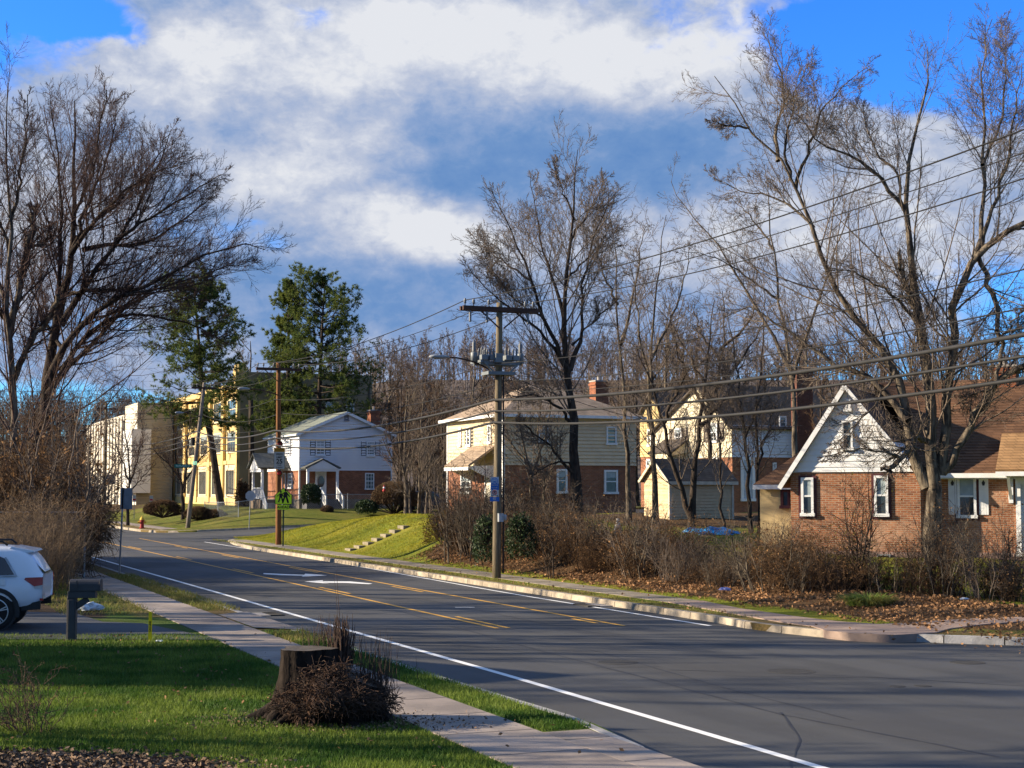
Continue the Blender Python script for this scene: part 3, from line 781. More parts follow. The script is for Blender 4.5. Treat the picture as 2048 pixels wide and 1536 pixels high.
for x in (d0 + .05, pb - .15): rail(T, (x, -1.5, zf), (x, -3.0, .1), .85, 7)
# covered stoop on the sunny side
mb = MB(); mb.box(-2.3, 0, 2.8, 6.2, -.8, zf - .05); mb.build('stoop', M('stoop_brown', (.13, .095, .065), .9), T)
mb = MB()
for i in range(4): mb.box(-2.2, -.9, 2.8 - .3 * (i + 1), 2.8 - .3 * i, -.8, zf - .05 - .25 * (i + 1))
mb.build('step', CONC, T)
for x, y in ((-2.15, 3.0), (-2.15, 6.0)):
    mb = MB(); mb.box(x - .09, x + .09, y - .09, y + .09, zf - .05, zb + .1); mb.build('porch_column', WHITE, T)
rail(T, (-2.2, 3.0, zf - .05), (-2.2, 6.0, zf - .05), .9, 14); rail(T, (-2.2, 2.8, zf - .05), (-2.2, 1.3, -.5), .9, 8); rail(T, (-.9, 2.8, zf - .05), (-.9, 1.3, -.5), .9, 8)
mb = MB(); zq = zb + .25
slab(mb, (-2.6, 2.5, zq), (-2.6, 4.5, zq + 1.15), (0, 4.5, zq + 1.15), (0, 2.5, zq), .1); slab(mb, (-2.6, 6.5, zq), (-2.6, 4.5, zq + 1.15), (0, 4.5, zq + 1.15), (0, 6.5, zq), .1)
mb.build('porch_roof', MATS['roof_grey'], T)
mb = MB(); mb.prism([(2.7, zq - .15), (6.3, zq - .15), (4.5, zq + .95)], (-2.4, 0, 0), (0, 1, 0), (0, 0, 1), .1); mb.box(-2.35, -2.2, 2.7, 6.3, zq - .35, zq - .15); mb.build('porch_gable', WSIDE, T)
window(T, *h.sd(), 4.0, 5.0, zf, zf + 2.05, fw=.1, rail=False, name='door_frame', n0=-.01, glass=M('door_orange', (.42, .17, .06), .6))

# ------------------------------------------------------------------ cream and brick house behind the hedge
h = House('cream_house', 'two storey house in cream siding over brick with hipped roof behind the utility pole', 'house', P(1007, 1034, 84), RD); T = h.t
Wd = h.fpx(1272, 900)[0]; Ln = h.spx(896, 900)[0]
zb = h.fpx(1015, 930)[1]; ze = h.fpx(1008, 829)[1]; zr = ze + 2.0
mb = MB(); mb.box(.02, Wd - .02, .02, Ln - .02, -1, zb); mb.build('wall', BRICK, T)
mb = MB(); mb.box(0, Wd, 0, Ln, zb, ze); mb.build('upper_wall', CREAM, T)
siding(T, 'siding', *h.fr(), [(0, zb), (Wd, zb), (Wd, ze), (0, ze)], CREAM, .2, .055)
siding(T, 'siding', *h.sd(), [(0, zb), (Ln, zb), (Ln, ze), (0, ze)], CREAM, .2, .035)
o = .4; a, b, c, d = (-o, -o, ze), (Wd + o, -o, ze), (Wd + o, Ln + o, ze), (-o, Ln + o, ze); r0, r1 = (Wd / 2 - .6, Ln / 2, zr), (Wd / 2 + .6, Ln / 2, zr)
mb = MB(); mb.add([a, b, c, d, r0, r1], [(0, 1, 5, 4), (1, 2, 5), (2, 3, 4, 5), (3, 0, 4), (3, 2, 1, 0)]); mb.build('roof', ROOFT, T)
mb = MB(); mb.box(-o - .05, Wd + o + .05, -o - .08, -o + .02, ze - .14, ze + .02); mb.box(-o - .08, -o + .02, -o, Ln + o, ze - .14, ze + .02)
mb.box(-.08, .05, -.08, .05, -.3, ze - .1); mb.box(-.06, .06, Ln - .06, Ln + .06, -.3, ze - .1); mb.build('gutter', WHITE, T)
for q in ((1076, 852, 1096, 884), (1212, 853, 1232, 888)): h.win('f', q, fw=.09, glass=GLASS)
for q in ((1113, 938, 1134, 985), (1208, 940, 1235, 986)): h.win('f', q, fw=.11, n0=-.02, blind=.0)
for q in ((919, 855, 924, 892), (935, 855, 943, 892), (977, 848, 984, 886)): h.win('s', q, fw=.14, shut=SHUTB if q[0] == 935 else None, shw=.3)
h.win('s', (923, 940, 943, 986), fw=.14, n0=-.02, mun=(1, 3))
chimney(T, h.fpx(1198, 790, 5)[0], 5, .85, .85, ze, h.fpx(1198, 764, 5)[1], BRICKO)
ya = h.spx(985, 925)[0]; yb = h.spx(950, 925)[0]
mb = MB(); slab(mb, (-1.7, ya - .6, zb + .0), (-1.7, yb + .5, zb), (0, yb + .5, zb + 1.15), (0, ya - .6, zb + 1.15), .12); mb.build('porch_roof', ROOFT, T)
mb = MB()
for y in (ya - .4, yb + .3): mb.prism([(0, zb - .9), (0, zb), (-1.5, zb - .05), (-1.5, zb - .2)], (0, y, 0), (1, 0, 0), (0, 0, 1), .1)
mb.box(-1.7, -1.6, ya - .6, yb + .5, zb - .28, zb - .1); mb.build('porch_bracket', WHITE, T)
window(T, *h.sd(), ya, ya + 1.0, .2, 2.3, fw=.12, rail=False, name='door_frame', n0=-.01, glass=M('door_cream', (.6, .55, .45), .5))

# ------------------------------------------------------------------ cream gabled house further back
h = House('gabled_house', 'cream gabled house with brick base standing back among the bare trees behind the shed', 'house', P(1465, 1010, 100), RD); T = h.t
Ln = h.spx(1308, 900)[0]; Wd = 9.0; zb = h.spx(1440, 915)[1]; ze = h.spx(1465, 850)[1]; zp = h.spx(1398, 772)[1]; ym = h.spx(1398, 800)[0]
mb = MB(); mb.box(.02, Wd, .02, Ln - .02, -1, zb); mb.build('wall', BRICK, T)
mb = MB(); mb.box(0, Wd, 0, Ln, zb, ze); mb.prism([(0, ze), (Ln, ze), (ym, zp)], (0, 0, 0), (0, 1, 0), (0, 0, 1), Wd); mb.build('upper_wall', CREAM, T)
CREAML = M('pale_cream_siding', (.68, .60, .44), .7, (.60, .53, .38), 2)
siding(T, 'siding', *h.sd(), [(0, zb), (Ln, zb), (Ln, ze), (ym, zp), (0, ze)], CREAML, .2, .02)
siding(T, 'siding', *h.fr(), [(0, zb), (Wd, zb), (Wd, ze), (0, ze)], WSIDE, .2)
mb = MB(); slab(mb, (-.3, -.3, ze - .2), (-.3, ym, zp + .12), (Wd + .3, ym, zp + .12), (Wd + .3, -.3, ze - .2), .12); slab(mb, (-.3, Ln + .3, ze - .2), (-.3, ym, zp + .12), (Wd + .3, ym, zp + .12), (Wd + .3, Ln + .3, ze - .2), .12)
mb.build('roof', ROOFD, T)
SHUTV = M('shutter_brown', (.055, .04, .045), .6)
for q in ((1351, 856, 1365, 893), (1421, 846, 1436, 884)): h.win('s', q, fw=.14, mun=(1, 3), shut=SHUTV, shw=.8)
h.win('s', (1424, 914, 1437, 924), fw=.12, rail=False); h.win('f', (1558, 832, 1572, 858), fw=.1); h.win('f', (1545, 925, 1552, 948), fw=.1)
window(T, *h.fr(), h.fpx(1481, 950)[0], h.fpx(1509, 950)[0], .3, h.fpx(1490, 914)[1], fw=.2, rail=False, name='door_frame', n0=0, glass=M('door_blue', (.45, .50, .56), .5))
mb = MB(); y0, y1 = h.spx(1374, 895)[0], h.spx(1333, 895)[0]; zq = h.spx(1355, 906)[1]; slab(mb, (-1.4, y0 - .3, zq), (-1.4, y1 + .3, zq), (.0, y1 + .3, zq + 1.0), (0, y0 - .3, zq + 1.0), .1); mb.build('porch_roof', ROOFD, T)
mb = MB(); mb.prism([(0, 0), (0, .9), (-1.2, -.02), (-1.2, -.2)], (0, y0, zq), (1, 0, 0), (0, 0, 1), .1); mb.build('porch_bracket', CREAML, T)
chimney(T, h.fpx(1604, 800, -.3)[0], -.3, 1.25, .7, -1, h.fpx(1604, 742, -.3)[1], M_brick('brick_dark', (.15, .055, .035), (.10, .036, .024), (.12, .09, .075)), False)

h = House('yellow_house', 'yellow gabled house half hidden left of the cream gable', 'house', P(1331, 1005, 116), RD); T = h.t
Ln = h.spx(1281, 900)[0]; zb = h.spx(1310, 913)[1]; ze = h.spx(1310, 830)[1]
YEL = M('yellow_siding', (.56, .42, .19), .7, (.48, .36, .16), 2)
mb = MB(); mb.box(.02, 6, .02, Ln, -1, zb); mb.build('wall', BRICK, T)
mb = MB(); mb.box(0, 6, 0, Ln, zb, ze); mb.prism([(0, ze), (Ln, ze), (Ln / 2, ze + 1.7)], (0, 0, 0), (0, 1, 0), (0, 0, 1), 6); mb.build('upper_wall', YEL, T)
siding(T, 'siding', *h.sd(), [(0, zb), (Ln, zb), (Ln, ze), (0, ze)], YEL, .2)
mb = MB(); slab(mb, (-.3, -.3, ze - .2), (-.3, Ln / 2, ze + 1.8), (6, Ln / 2, ze + 1.8), (6, -.3, ze - .2), .12); slab(mb, (-.3, Ln + .3, ze - .2), (-.3, Ln / 2, ze + 1.8), (6, Ln / 2, ze + 1.8), (6, Ln + .3, ze - .2), .12); mb.build('roof', ROOFD, T)
h.win('s', (1296, 858, 1304, 892), fw=.16); h.win('s', (1294, 918, 1303, 945), fw=.16)

# ------------------------------------------------------------------ garden shed
h = House('garden_shed', 'small cream clapboard garden shed with dark shingle roof', 'shed', P(1340, 1040, 74), RD); T = h.t
Wd = h.fpx(1465, 1000)[0]; Ln = h.spx(1289, 1000)[0]; ze = h.fpx(1400, 957)[1]; zp = h.spx(1317, 921)[1]; y = Ln / 2
SHED = M('shed_siding', (.55, .42, .25), .75, (.48, .36, .21), 3)
mb = MB(); mb.box(0, Wd, 0, Ln, -.5, ze); mb.prism([(0, ze), (Ln, ze), (y, zp)], (0, 0, 0), (0, 1, 0), (0, 0, 1), Wd); mb.build('wall', SHED, T)
siding(T, 'siding', *h.fr(), [(0, -.3), (Wd, -.3), (Wd, ze), (0, ze)], SHED, .15, .035); siding(T, 'siding', *h.sd(), [(0, -.3), (Ln, -.3), (Ln, ze), (y, zp), (0, ze)], SHED, .15, .02)
mb = MB(); slab(mb, (-.2, -.2, ze - .12), (-.2, y, zp + .1), (Wd + .2, y, zp + .1), (Wd + .2, -.2, ze - .12), .08); slab(mb, (-.2, Ln + .2, ze - .12), (-.2, y, zp + .1), (Wd + .2, y, zp + .1), (Wd + .2, Ln + .2, ze - .12), .08)
mb.build('roof', ROOFD, T)
mb = MB(); mb.box(-.2, Wd + .2, -.24, -.19, ze - .3, ze - .14); mb.box(-.06, .06, -.06, .06, -.3, ze); mb.box(Wd - .06, Wd + .05, -.06, .05, -.3, ze)
mb.bar((-.22, -.2, ze - .16), (-.22, y, zp + .02), .04, .14); mb.bar((-.22, Ln + .2, ze - .16), (-.22, y, zp + .02), .04, .14); mb.build('trim', M('trim_cream', (.60, .53, .40), .7), T)

# ------------------------------------------------------------------ brick house with the steep white gable
h = House('brick_house', 'brick house with steep white gable and broad brown shingle roof at the right', 'house', P(1583, 1114, 56), R(-24.5)); T = h.t
Wg = h.fpx(1841, 1000)[0]; zw = h.fpx(1700, 944)[1]; xp, zp = h.fpx(1692, 772); zl = h.fpx(1583, 946)[1]; xr, zr2 = h.fpx(1822, 928); yb = .75
xm0, xm1 = Wg - .05, 15.0
ze = h.fpx(1930, 941, yb)[1]; zfd = .25; yr = yb + 4.2; zr = h.fpx(1760, 771, yr)[1]
PINK = M('foundation_pink', (.30, .20, .17), .9, (.24, .16, .14), 3, .2)
mb = MB(); mb.box(-.02, Wg + .02, -.03, 6, -1, zfd); mb.box(xm0, xm1, yb - .03, 8.4, -1, zfd); mb.build('foundation', PINK, T)
mb = MB(); mb.box(0, Wg, 0, 6, zfd, zw); mb.box(xm0, xm1, yb, 8.4, zfd, ze); mb.build('wall', BRICKR, T)
gp = [(-.02, zw), (Wg - .0, zw), (xr + .05, zr2), (xp, zp - .15), (-.02, zl)]
mb = MB(); mb.prism(gp, (0, 8, 0), (1, 0, 0), (0, 0, 1), 8.03); mb.build('gable_wall', WSIDE, T)
siding(T, 'siding', (0, -.03), (1, 0), (0, -1), gp, M('gable_siding', (.74, .745, .75), .6, (.68, .69, .70), 1.5), .21, .03)
mb = MB(); sL = (zp - zl) / (xp + .02); sR = (zp - zr2) / (xr - xp)
slab(mb, (-.35, -.2, zl - sL * .33), (xp, -.2, zp), (xp, 7.5, zp), (-.35, 7.5, zl - sL * .33), .09); slab(mb, (Wg + .12, -.2, zp - sR * (Wg + .12 - xp)), (xp, -.2, zp), (xp, 7.5, zp), (Wg + .12, 7.5, zp - sR * (Wg + .12 - xp)), .09)
mb.build('roof', ROOFB, T)
mb = MB(); k = (zr - ze) / (yr - yb)
slab(mb, (Wg + .1, yb - .35, ze - k * .35 + .1), (xm1, yb - .35, ze - k * .35 + .1), (xm1, yr, zr + .1), (Wg - 2.2, yr, zr + .1), .12); slab(mb, (xp, 9, ze - .3), (xm1, 9, ze - .3), (xm1, yr, zr + .1), (xp, yr, zr + .1), .12)
# uneven butt edges of the shingle courses
nrow = 34
for i in range(nrow):
    f = (i + .3) / nrow; yy = yb - .35 + (yr - yb + .35) * f; zz = ze - k * .35 + .1 + (zr - ze + k * .35) * f
    x0 = Wg + .12 - (Wg + 2.3 - Wg) * f
    mb.add([(x0, yy, zz + .022), (xm1, yy, zz + .022), (xm1, yy + .13, zz + .1), (x0, yy + .13, zz + .1), (x0, yy, zz - .02), (xm1, yy, zz - .02)], [(0, 1, 2, 3), (4, 5, 1, 0)])
mb.build('roof', ROOFB, T)
mb = MB()
mb.bar((-.36, -.24, zl - sL * .36 - .02), (xp, -.24, zp - .03), .05, .16); mb.bar((xr + .02, -.24, zp - sR * (xr + .02 - xp) - .03), (xp, -.24, zp - .03), .05, .12)
mb.box(Wg, xm1, yb - .46, yb - .34, ze - .26, ze - .1); mb.box(Wg, xm1, yb - .36, yb, ze - .3, ze - .27); mb.build('gutter', WHITE, T)
MAROON = M('maroon_trim', (.07, .018, .022), .6)
h.win('f', (1603, 955, 1628, 1029), fw=.09, blind=.55, trim=MAROON, n0=.0); h.win('f', (1749, 951, 1777, 1030), fw=.09, blind=.52, trim=MAROON)
h.win('f', (1684, 841, 1706, 897), c=-.06, fw=.07); h.win('f', (1690, 799, 1702, 820), c=-.06, rail=False, mun=(0, 7), mat=WHITE, name='attic_vent', glass=M('vent_dark', (.1, .1, .1), .8))
h.win('f', (1915, 952, 1953, 1033), c=yb, fw=.09, blind=.5, trim=MAROON)
for x0, x1 in ((1897, 1914), (1958, 1977)):
    u0 = h.fpx(x0, 990, yb)[0]; u1 = h.fpx(x1, 990, yb)[0]; z0 = h.fpx(1905, 1029, yb)[1]; z1 = h.fpx(1905, 953, yb)[1]
    mb = MB(); w = (u1 - u0) / 4
    for i in range(4): mb.abox(*h.fr(yb), u0 + w * i + .004, u0 + w * (i + 1) - .004, 0, .035, z0, z1)
    mb.abox(*h.fr(yb), u0, u1, .0, .024, z0 + .02, z1 - .02); s_ = mb.build('shutter', WHITE, T)
    mb = MB(); um = (u0 + u1) / 2; mb.prism([(-.035, 0), (.035, 0), (.06, .1), (0, .2), (-.06, .1)], (um, yb - .036, z1 - .32), (1, 0, 0), (0, 0, 1), .003); mb.build('cutout', SHUTB, s_)
# entry hood, bracket and door
u0 = h.fpx(1999, 940, yb)[0]; zh0 = h.fpx(2020, 939, yb - 1.0)[1]; zh1 = h.fpx(2010, 872, yb + .9)[1]
mb = MB(); slab(mb, (u0, yb - 1.05, zh0), (u0 + 3.2, yb - 1.05, zh0), (u0 + 3.2, yb + .9, zh1 + .1), (u0, yb + .9, zh1 + .1), .1); mb.build('porch_roof', ROOFO, T)
mb = MB(); mb.box(u0, u0 + 3.2, yb - 1.1, yb - 1.0, zh0 - .22, zh0 - .07); 
mb.box(u0 + .3, u0 + .45, yb - .14, yb, zh0 - 1.15, zh0 - .1); mb.box(u0 + .3, u0 + .45, yb - .95, yb, zh0 - .24, zh0 - .1); mb.bar((u0 + .375, yb - .1, zh0 - 1.0), (u0 + .375, yb - .8, zh0 - .2), .1, .1)
mb.build('porch_bracket', WHITE, T)
ud = h.fpx(2032, 1000, yb)[0]; zd = h.fpx(2032, 958, yb)[1]
dw = window(T, *h.fr(yb), ud, ud + 1.25, zfd - .05, zd, fw=.16, rail=False, name='door_frame', glass=M('door_pale', (.60, .63, .66), .5))
mb = MB(); mb.abox(*h.fr(yb), ud + .38, ud + .85, .034, .04, zfd + 1.1, zd - .3); mb.build('door_light', GLASS, dw)
window(T, *h.fr(yb), h.fpx(1905, 1100, yb)[0], h.fpx(1938, 1100, yb)[0], -.28, .12, fw=.05, rail=False, n0=.03, name='basement_window', mat=GALV)
window(T, *h.fr(0), h.fpx(1755, 1100)[0], h.fpx(1782, 1100)[0], -.22, .16, fw=.05, rail=False, n0=.03, name='basement_window', mat=GALV)
uc = h.fpx(2010, 780, yr)[0]; chimney(T, uc, yr, .9, .8, zr - 1, h.fpx(2010, 735, yr)[1], BRICKO)
# lean-to at its left
xa = h.fpx(1520, 1000, 2.2)[0]; zt = h.fpx(1550, 968, 2.2)[1]; PL = M('cream_render', (.52, .40, .21), .8, (.44, .34, .18), 2, .2)
mb = MB(); mb.box(xa, .0, 2.2, 5.4, -1, zt); mb.build('lean_to_wall', PL, T)
mb = MB(); slab(mb, (xa - .2, 1.95, zt - .02), (.05, 1.95, zt - .02), (.05, 4.6, zt + 1.7), (xa + 1.6, 4.6, zt + 1.7), .1); slab(mb, (xa - .2, 1.95, zt - .02), (xa + 1.6, 4.6, zt + 1.7), (xa + 1.6, 5.6, zt + 1.7), (xa - .2, 5.6, zt), .1); mb.build('lean_to_roof', ROOFB, T)
mb = MB(); mb.box(xa - .2, .0, 1.9, 1.96, zt - .2, zt - .03); mb.build('lean_to_gutter', WHITE, T)
h.win('f', (1562, 979, 1581, 1014), c=2.2, fw=.1, mat=MAROON, rail=False)

# ------------------------------------------------------------------ long yellow building
h = House('yellow_building', 'long three storey yellow building with tall windows behind the pines', 'building', P(478, 1007, 140), RD); T = h.t
Ln = h.spx(331, 900)[0]; Wd = h.fpx(742, 800)[0]; zt = h.spx(478, 765)[1]; ztt = h.fpx(500, 744)[1]
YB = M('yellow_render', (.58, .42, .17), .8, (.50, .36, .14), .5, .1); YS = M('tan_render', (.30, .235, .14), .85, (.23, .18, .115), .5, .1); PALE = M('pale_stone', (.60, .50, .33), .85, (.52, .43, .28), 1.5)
mb = MB(); mb.box(0, Wd, 0, Ln, -1, zt - .6); mb.build('wall', YB, T)
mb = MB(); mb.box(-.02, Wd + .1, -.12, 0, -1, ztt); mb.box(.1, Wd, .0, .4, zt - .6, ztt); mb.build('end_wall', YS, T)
mb = MB(); mb.box(-.5, .0, -.1, Ln, zt - .6, zt); mb.box(-.25, .0, -.1, Ln, 3.6, 3.95); mb.box(-.2, 0, -.1, Ln, -1, .5)
nb = 6; bay = Ln / nb
for i in range(nb + 1): mb.box(-.3, .0, max(-.1, i * bay - .5), min(Ln, i * bay + .5), .0, zt - .6)
mb.box(-.5, .6, -.14, 1.0, zt - .1, ztt); mb.lathe([(.6, 0), (.6, .15), (.5, .6), (.3, .85), (.05, .95)], 10, (.0, .4, ztt)); mb.build('pilaster', YB, T)
mb = MB(); mb.box(-.1, .0, 0, Ln, .5, 3.6); mb.build('ground_storey', PALE, T)
for i in range(nb):
    c = (i + .5) * bay
    for z0, z1, mm in ((.7, 3.2, 5), (4.7, 6.7, 4), (7.7, 9.7, 4)):
        window(T, *h.sd(), c - bay * .3, c + bay * .3, z0, z1, fw=.16, mun=(mm, 0), rail=z0 > 4, n0=.1 if z0 < 3 else 0, mat=PALE)
for q in ((651, 804, 670, 824), (585, 806, 605, 824), (692, 806, 708, 828)): h.win('f', q, c=-.12, fw=.1, mun=(1, 0))

# ------------------------------------------------------------------ ribbed pale building at the far left
h = House('ribbed_building', 'pale ribbed building with a taller white panelled end at the far left', 'building', P(272, 1012, 166), RD); T = h.t
L1 = h.spx(249, 900)[0]; L2 = h.spx(176, 900)[0]; Wd = h.fpx(345, 900)[0]; zt = h.spx(272, 806)[1]; zl = h.spx(236, 836)[1]
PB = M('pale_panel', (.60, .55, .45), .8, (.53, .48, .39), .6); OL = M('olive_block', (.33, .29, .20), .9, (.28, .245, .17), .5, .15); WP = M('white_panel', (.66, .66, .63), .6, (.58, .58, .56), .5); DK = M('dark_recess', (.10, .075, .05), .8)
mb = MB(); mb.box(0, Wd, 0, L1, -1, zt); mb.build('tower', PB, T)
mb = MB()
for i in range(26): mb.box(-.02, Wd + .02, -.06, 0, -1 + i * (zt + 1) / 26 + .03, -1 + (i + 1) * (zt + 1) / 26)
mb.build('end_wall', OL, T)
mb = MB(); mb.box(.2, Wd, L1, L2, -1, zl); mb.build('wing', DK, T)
mb = MB(); n = 13
for i in range(n):
    y = L1 + (L2 - L1) * (i + .35) / n; mb.box(-.25, .2, y, y + (L2 - L1) / n * .58, -.6, zl)
mb.box(-.1, .2, L1, L2, zl - .5, zl + .15); mb.box(-.1, .2, L1, L2, zl * .52, zl * .52 + .35); mb.build('rib', PB, T)
zz0, zz1 = h.fpx(285, 986, -.9)[1], h.fpx(285, 858, -.9)[1]
mb = MB(); mb.box(-.7, h.fpx(302, 900, -.9)[0], -.9, -.06, zz0, zz1); mb.box(-.7, -.0, -.06, L1 * .6, zz0, zz1); mb.build('white_panel', WP, T)
mb = MB(); mb.tube([(1, 3, zt), (1, 3, zt + 2.6)], .05, 6); mb.tube([(2, 5, zt), (2, 5, zt + 1.6)], .05, 6); mb.build('aerial', GALV, T)
# ------------------------------------------------------------------ utility poles and wires
WOOD = M('pole_wood', (.20, .165, .11), .95, (.10, .08, .055), 6, .6, 25, .1, stretch=(3, 3, .2))
WOODB = M('pole_wood_brown', (.23, .11, .05), .95, (.13, .062, .03), 6, .6, 25, .1, stretch=(3, 3, .2))
WOODG = M('pole_wood_grey', (.24, .205, .17), .95, (.14, .115, .095), 6, .6, 25, .1, stretch=(3, 3, .2))
ARMW = M('crossarm_wood', (.075, .04, .03), .9, (.05, .028, .022), 6, stretch=(.3, 3, 3))
PORC = M('insulator_grey', (.14, .15, .16), .45, (.10, .11, .12), 3, spec=.5)
WIRE = M('wire_black', (.008, .008, .009), .8)
CABLE = M('cable_dark', (.012, .012, .012), .75, (.02, .02, .022), 3)
CABLEP = M('cable_pale', (.016, .016, .017), .7, (.012, .012, .012), 3)
LAMPG = M('lamp_grey', (.26, .28, .30), .5, (.21, .23, .25), 3)
def pole(label, base, top, lean=(0, 0), r=.15, arm=None, arm_z=8.8, mat=WOOD, double=True, lamp=None, braces=True):
    t = thing('utility_pole', label, 'utility pole', (base[0], base[1], base[2]), R(22.7))
    lx, ly = lean
    mb = MB(); zz = np.linspace(-.4, top, 8); mb.tube([(lx * z / top, ly * z / top, z) for z in zz], np.linspace(r, r * .68, 8), 14)
    mb.build('pole', mat, t, True)
    ax = lambda z: (lx * z / top, ly * z / top)
    if arm:
        for k in ((-.13, .13) if double else (-.13,)):
            mb = MB(); x, y = ax(arm_z); mb.box(x - arm, x + arm, y + k - .05, y + k + .05, arm_z - .07, arm_z + .07)
            a = mb.build('crossarm', ARMW, t)
        if braces:
            for s_ in (-1, 1):
                mb = MB(); mb.bar((x + s_ * .75, y - .19, arm_z - .06), (x + s_ * .08, y - .17, arm_z - .62), .03, .045); mb.build('brace', ARMW, t)
        for u in (-arm + .12, -arm + .42, -arm + .95, arm - .4, arm - .12):
            mb = MB(); mb.lathe([(.018, 0), (.018, .08), (.05, .1), (.035, .14), (.055, .17), (.03, .22), (.035, .25)], 10, (x + u, y, arm_z + .07)); mb.build('insulator', PORC, t, True)
    if lamp:
        z0, L, up = lamp; x, y = ax(z0); mb = MB()
        # the arm reaches over the road and ends in the flat head
        q = [(x - L * f, y - .05 - .1 * f, z0 + up * (1 - (1 - f) ** 2)) for f in np.linspace(0, 1, 8)]
        mb.tube(q, .028, 7); mb.build('lamp_arm', ARMW, t, True)
        e = q[-1]; mb = MB(); sec = [(0, .04), (.1, .09), (.3, .14), (.55, .13), (.68, .06)]
        mb.tube([(e[0] - a, e[1], e[2]) for a, _ in sec], [b for _, b in sec], 12); o = mb.build('lamp_head', LAMPG, t, True)
        for v in o.data.vertices: v.co.z = e[2] + (v.co.z - e[2]) * .5
        mb = MB(); mb.lathe([(.035, 0), (.035, .07), (.02, .09)], 8, (e[0] - .3, e[1], e[2] + .06)); mb.build('photocell', IRON, o)
    return t
pc = P(993, 1155, 49.8); pc[2] = .1
p556 = P(557, 1090, 79.2); p556[2] = .1
pL = P(375, 1062, 109.5); pL[2] = .1
pc_t = pole('weathered green grey utility pole with a regulator bank and bus stop signs', pc, 8.95, (.10, 0), .145, 1.32, 8.72, WOOD, lamp=(6.55, 1.75, .55))
p556_t = pole('reddish brown utility pole at the side street corner with the speed limit sign', p556, 9.4, (-.10, 0), .16, 1.2, 9.05, WOODB, False, lamp=None)
pL_t = pole('leaning pale utility pole with green street name signs', pL, 10.5, (1.05, 0), .17, .9, 10.1, WOODG, False, braces=False)
pF = W(148, 20.6); pF_t = pole('thin dark utility pole in front of the ribbed building', (*pF, .1), 11, (0, 0), .16, .9, 10.4, WOOD, False, braces=False)
pR = W(ST(*pc[:2])[0] - 30.5, 18.5); pole('utility pole beside the road nearest the viewer', (*pR, .1), 8.95, (0, 0), .165, 1.32, 8.72, WOOD)
pX = np.array([-41.0, 108.0]); pole('utility pole across the road among the thicket', (*pX, .1), 10.5, (0, 0), .16, .9, 10.1, WOODG, False)
# regulator bank on the centre pole
t = pc_t; STEEL = M('painted_steel', (.17, .19, .20), .55, (.13, .145, .155), 4, metal=.2)
rk = MB(); z0 = 6.95
rk.box(-.95, .8, -.36, -.24, z0 - .06, z0 + .06); rk.box(-.95, .8, .24, .36, z0 - .06, z0 + .06); rk.box(-1.0, -.9, -.5, .5, z0, z0 + .09); rk.box(.75, .85, -.5, .5, z0, z0 + .09)
rk.bar((-.9, -.4, z0 + .1), (-.35, -.3, z0 - .35), .06, .06); rk.bar((.8, -.4, z0 + .1), (.3, -.3, z0 - .35), .06, .06); rk.box(-.6, .55, -.34, .34, z0 - .42, z0 - .30)
o = rk.build('switch_rack', STEEL, t); o.location = (.07, 0, 0)
def cap(x, y, w):
    mb = MB(); mb.box(x - w / 2, x + w / 2, y - .16, y + .16, z0 + .1, z0 + .29); c = mb.build('capacitor', STEEL, t, bevel=.015)
    for k in (-.28, .28):
        mb = MB(); pr = [(.025, 0)]
        for i in range(5): pr += [(.045, .02 + i * .045), (.03, .045 + i * .045)]
        mb.lathe(pr + [(.015, .26), (.015, .30)], 9, (x + k * w, y, z0 + .29)); mb.build('bushing', PORC, c, True)
for x in (-.72, -.36, .30, .62):
    cap(x, -.32, .27); cap(x, .32, .27)
for x in (-1.0, .98):
    mb = MB(); mb.lathe([(.13, 0), (.13, .32), (.09, .36)], 12, (x, -.05, z0 + .05)); q = mb.build('voltage_sensor', STEEL, t, True)
    mb = MB(); pr = [(.06, 0)]
    for i in range(7): pr += [(.085, .02 + i * .05), (.06, .045 + i * .05)]
    mb.lathe(pr + [(.02, .44)], 10, (x, -.05, z0 + .41)); mb.build('bushing', PORC, q, True)
mb = MB(); mb.box(-.32, -.02, -.62, -.42, z0 + .0, z0 + .34); mb.build('control_box', STEEL, t, bevel=.01)
for x in (-1.0, -.42, 1.02):
    mb = MB(); pr = [(.025, 0)]
    for i in range(6): pr += [(.05, -.03 - i * .06), (.03, -.06 - i * .06)]
    mb.lathe(pr, 8, (x, -.2, 8.62)); mb.build('cutout', PORC, t, True)
for o_ in list(t.children):
    if o_.name.split('.')[0] in ('capacitor', 'voltage_sensor', 'switch_rack', 'control_box'): o_.scale = (.82, .9, .88); o_.location = (o_.location.x + .012, 0, z0 * .12)
mb = MB(); mb.tube([(.19, -.1, .2), (.21, -.08, 3), (.2, -.08, 6.6)], .028, 6); mb.build('conduit', CABLE, t)
mb = MB(); mb.box(-.02, .14, -.26, -.13, 1.85, 2.12); mb.lathe([(.06, 0), (.09, .04), (.09, .16), (.05, .2)], 10, (.22, -.12, 1.88)); mb.build('meter_box', GALV, t)

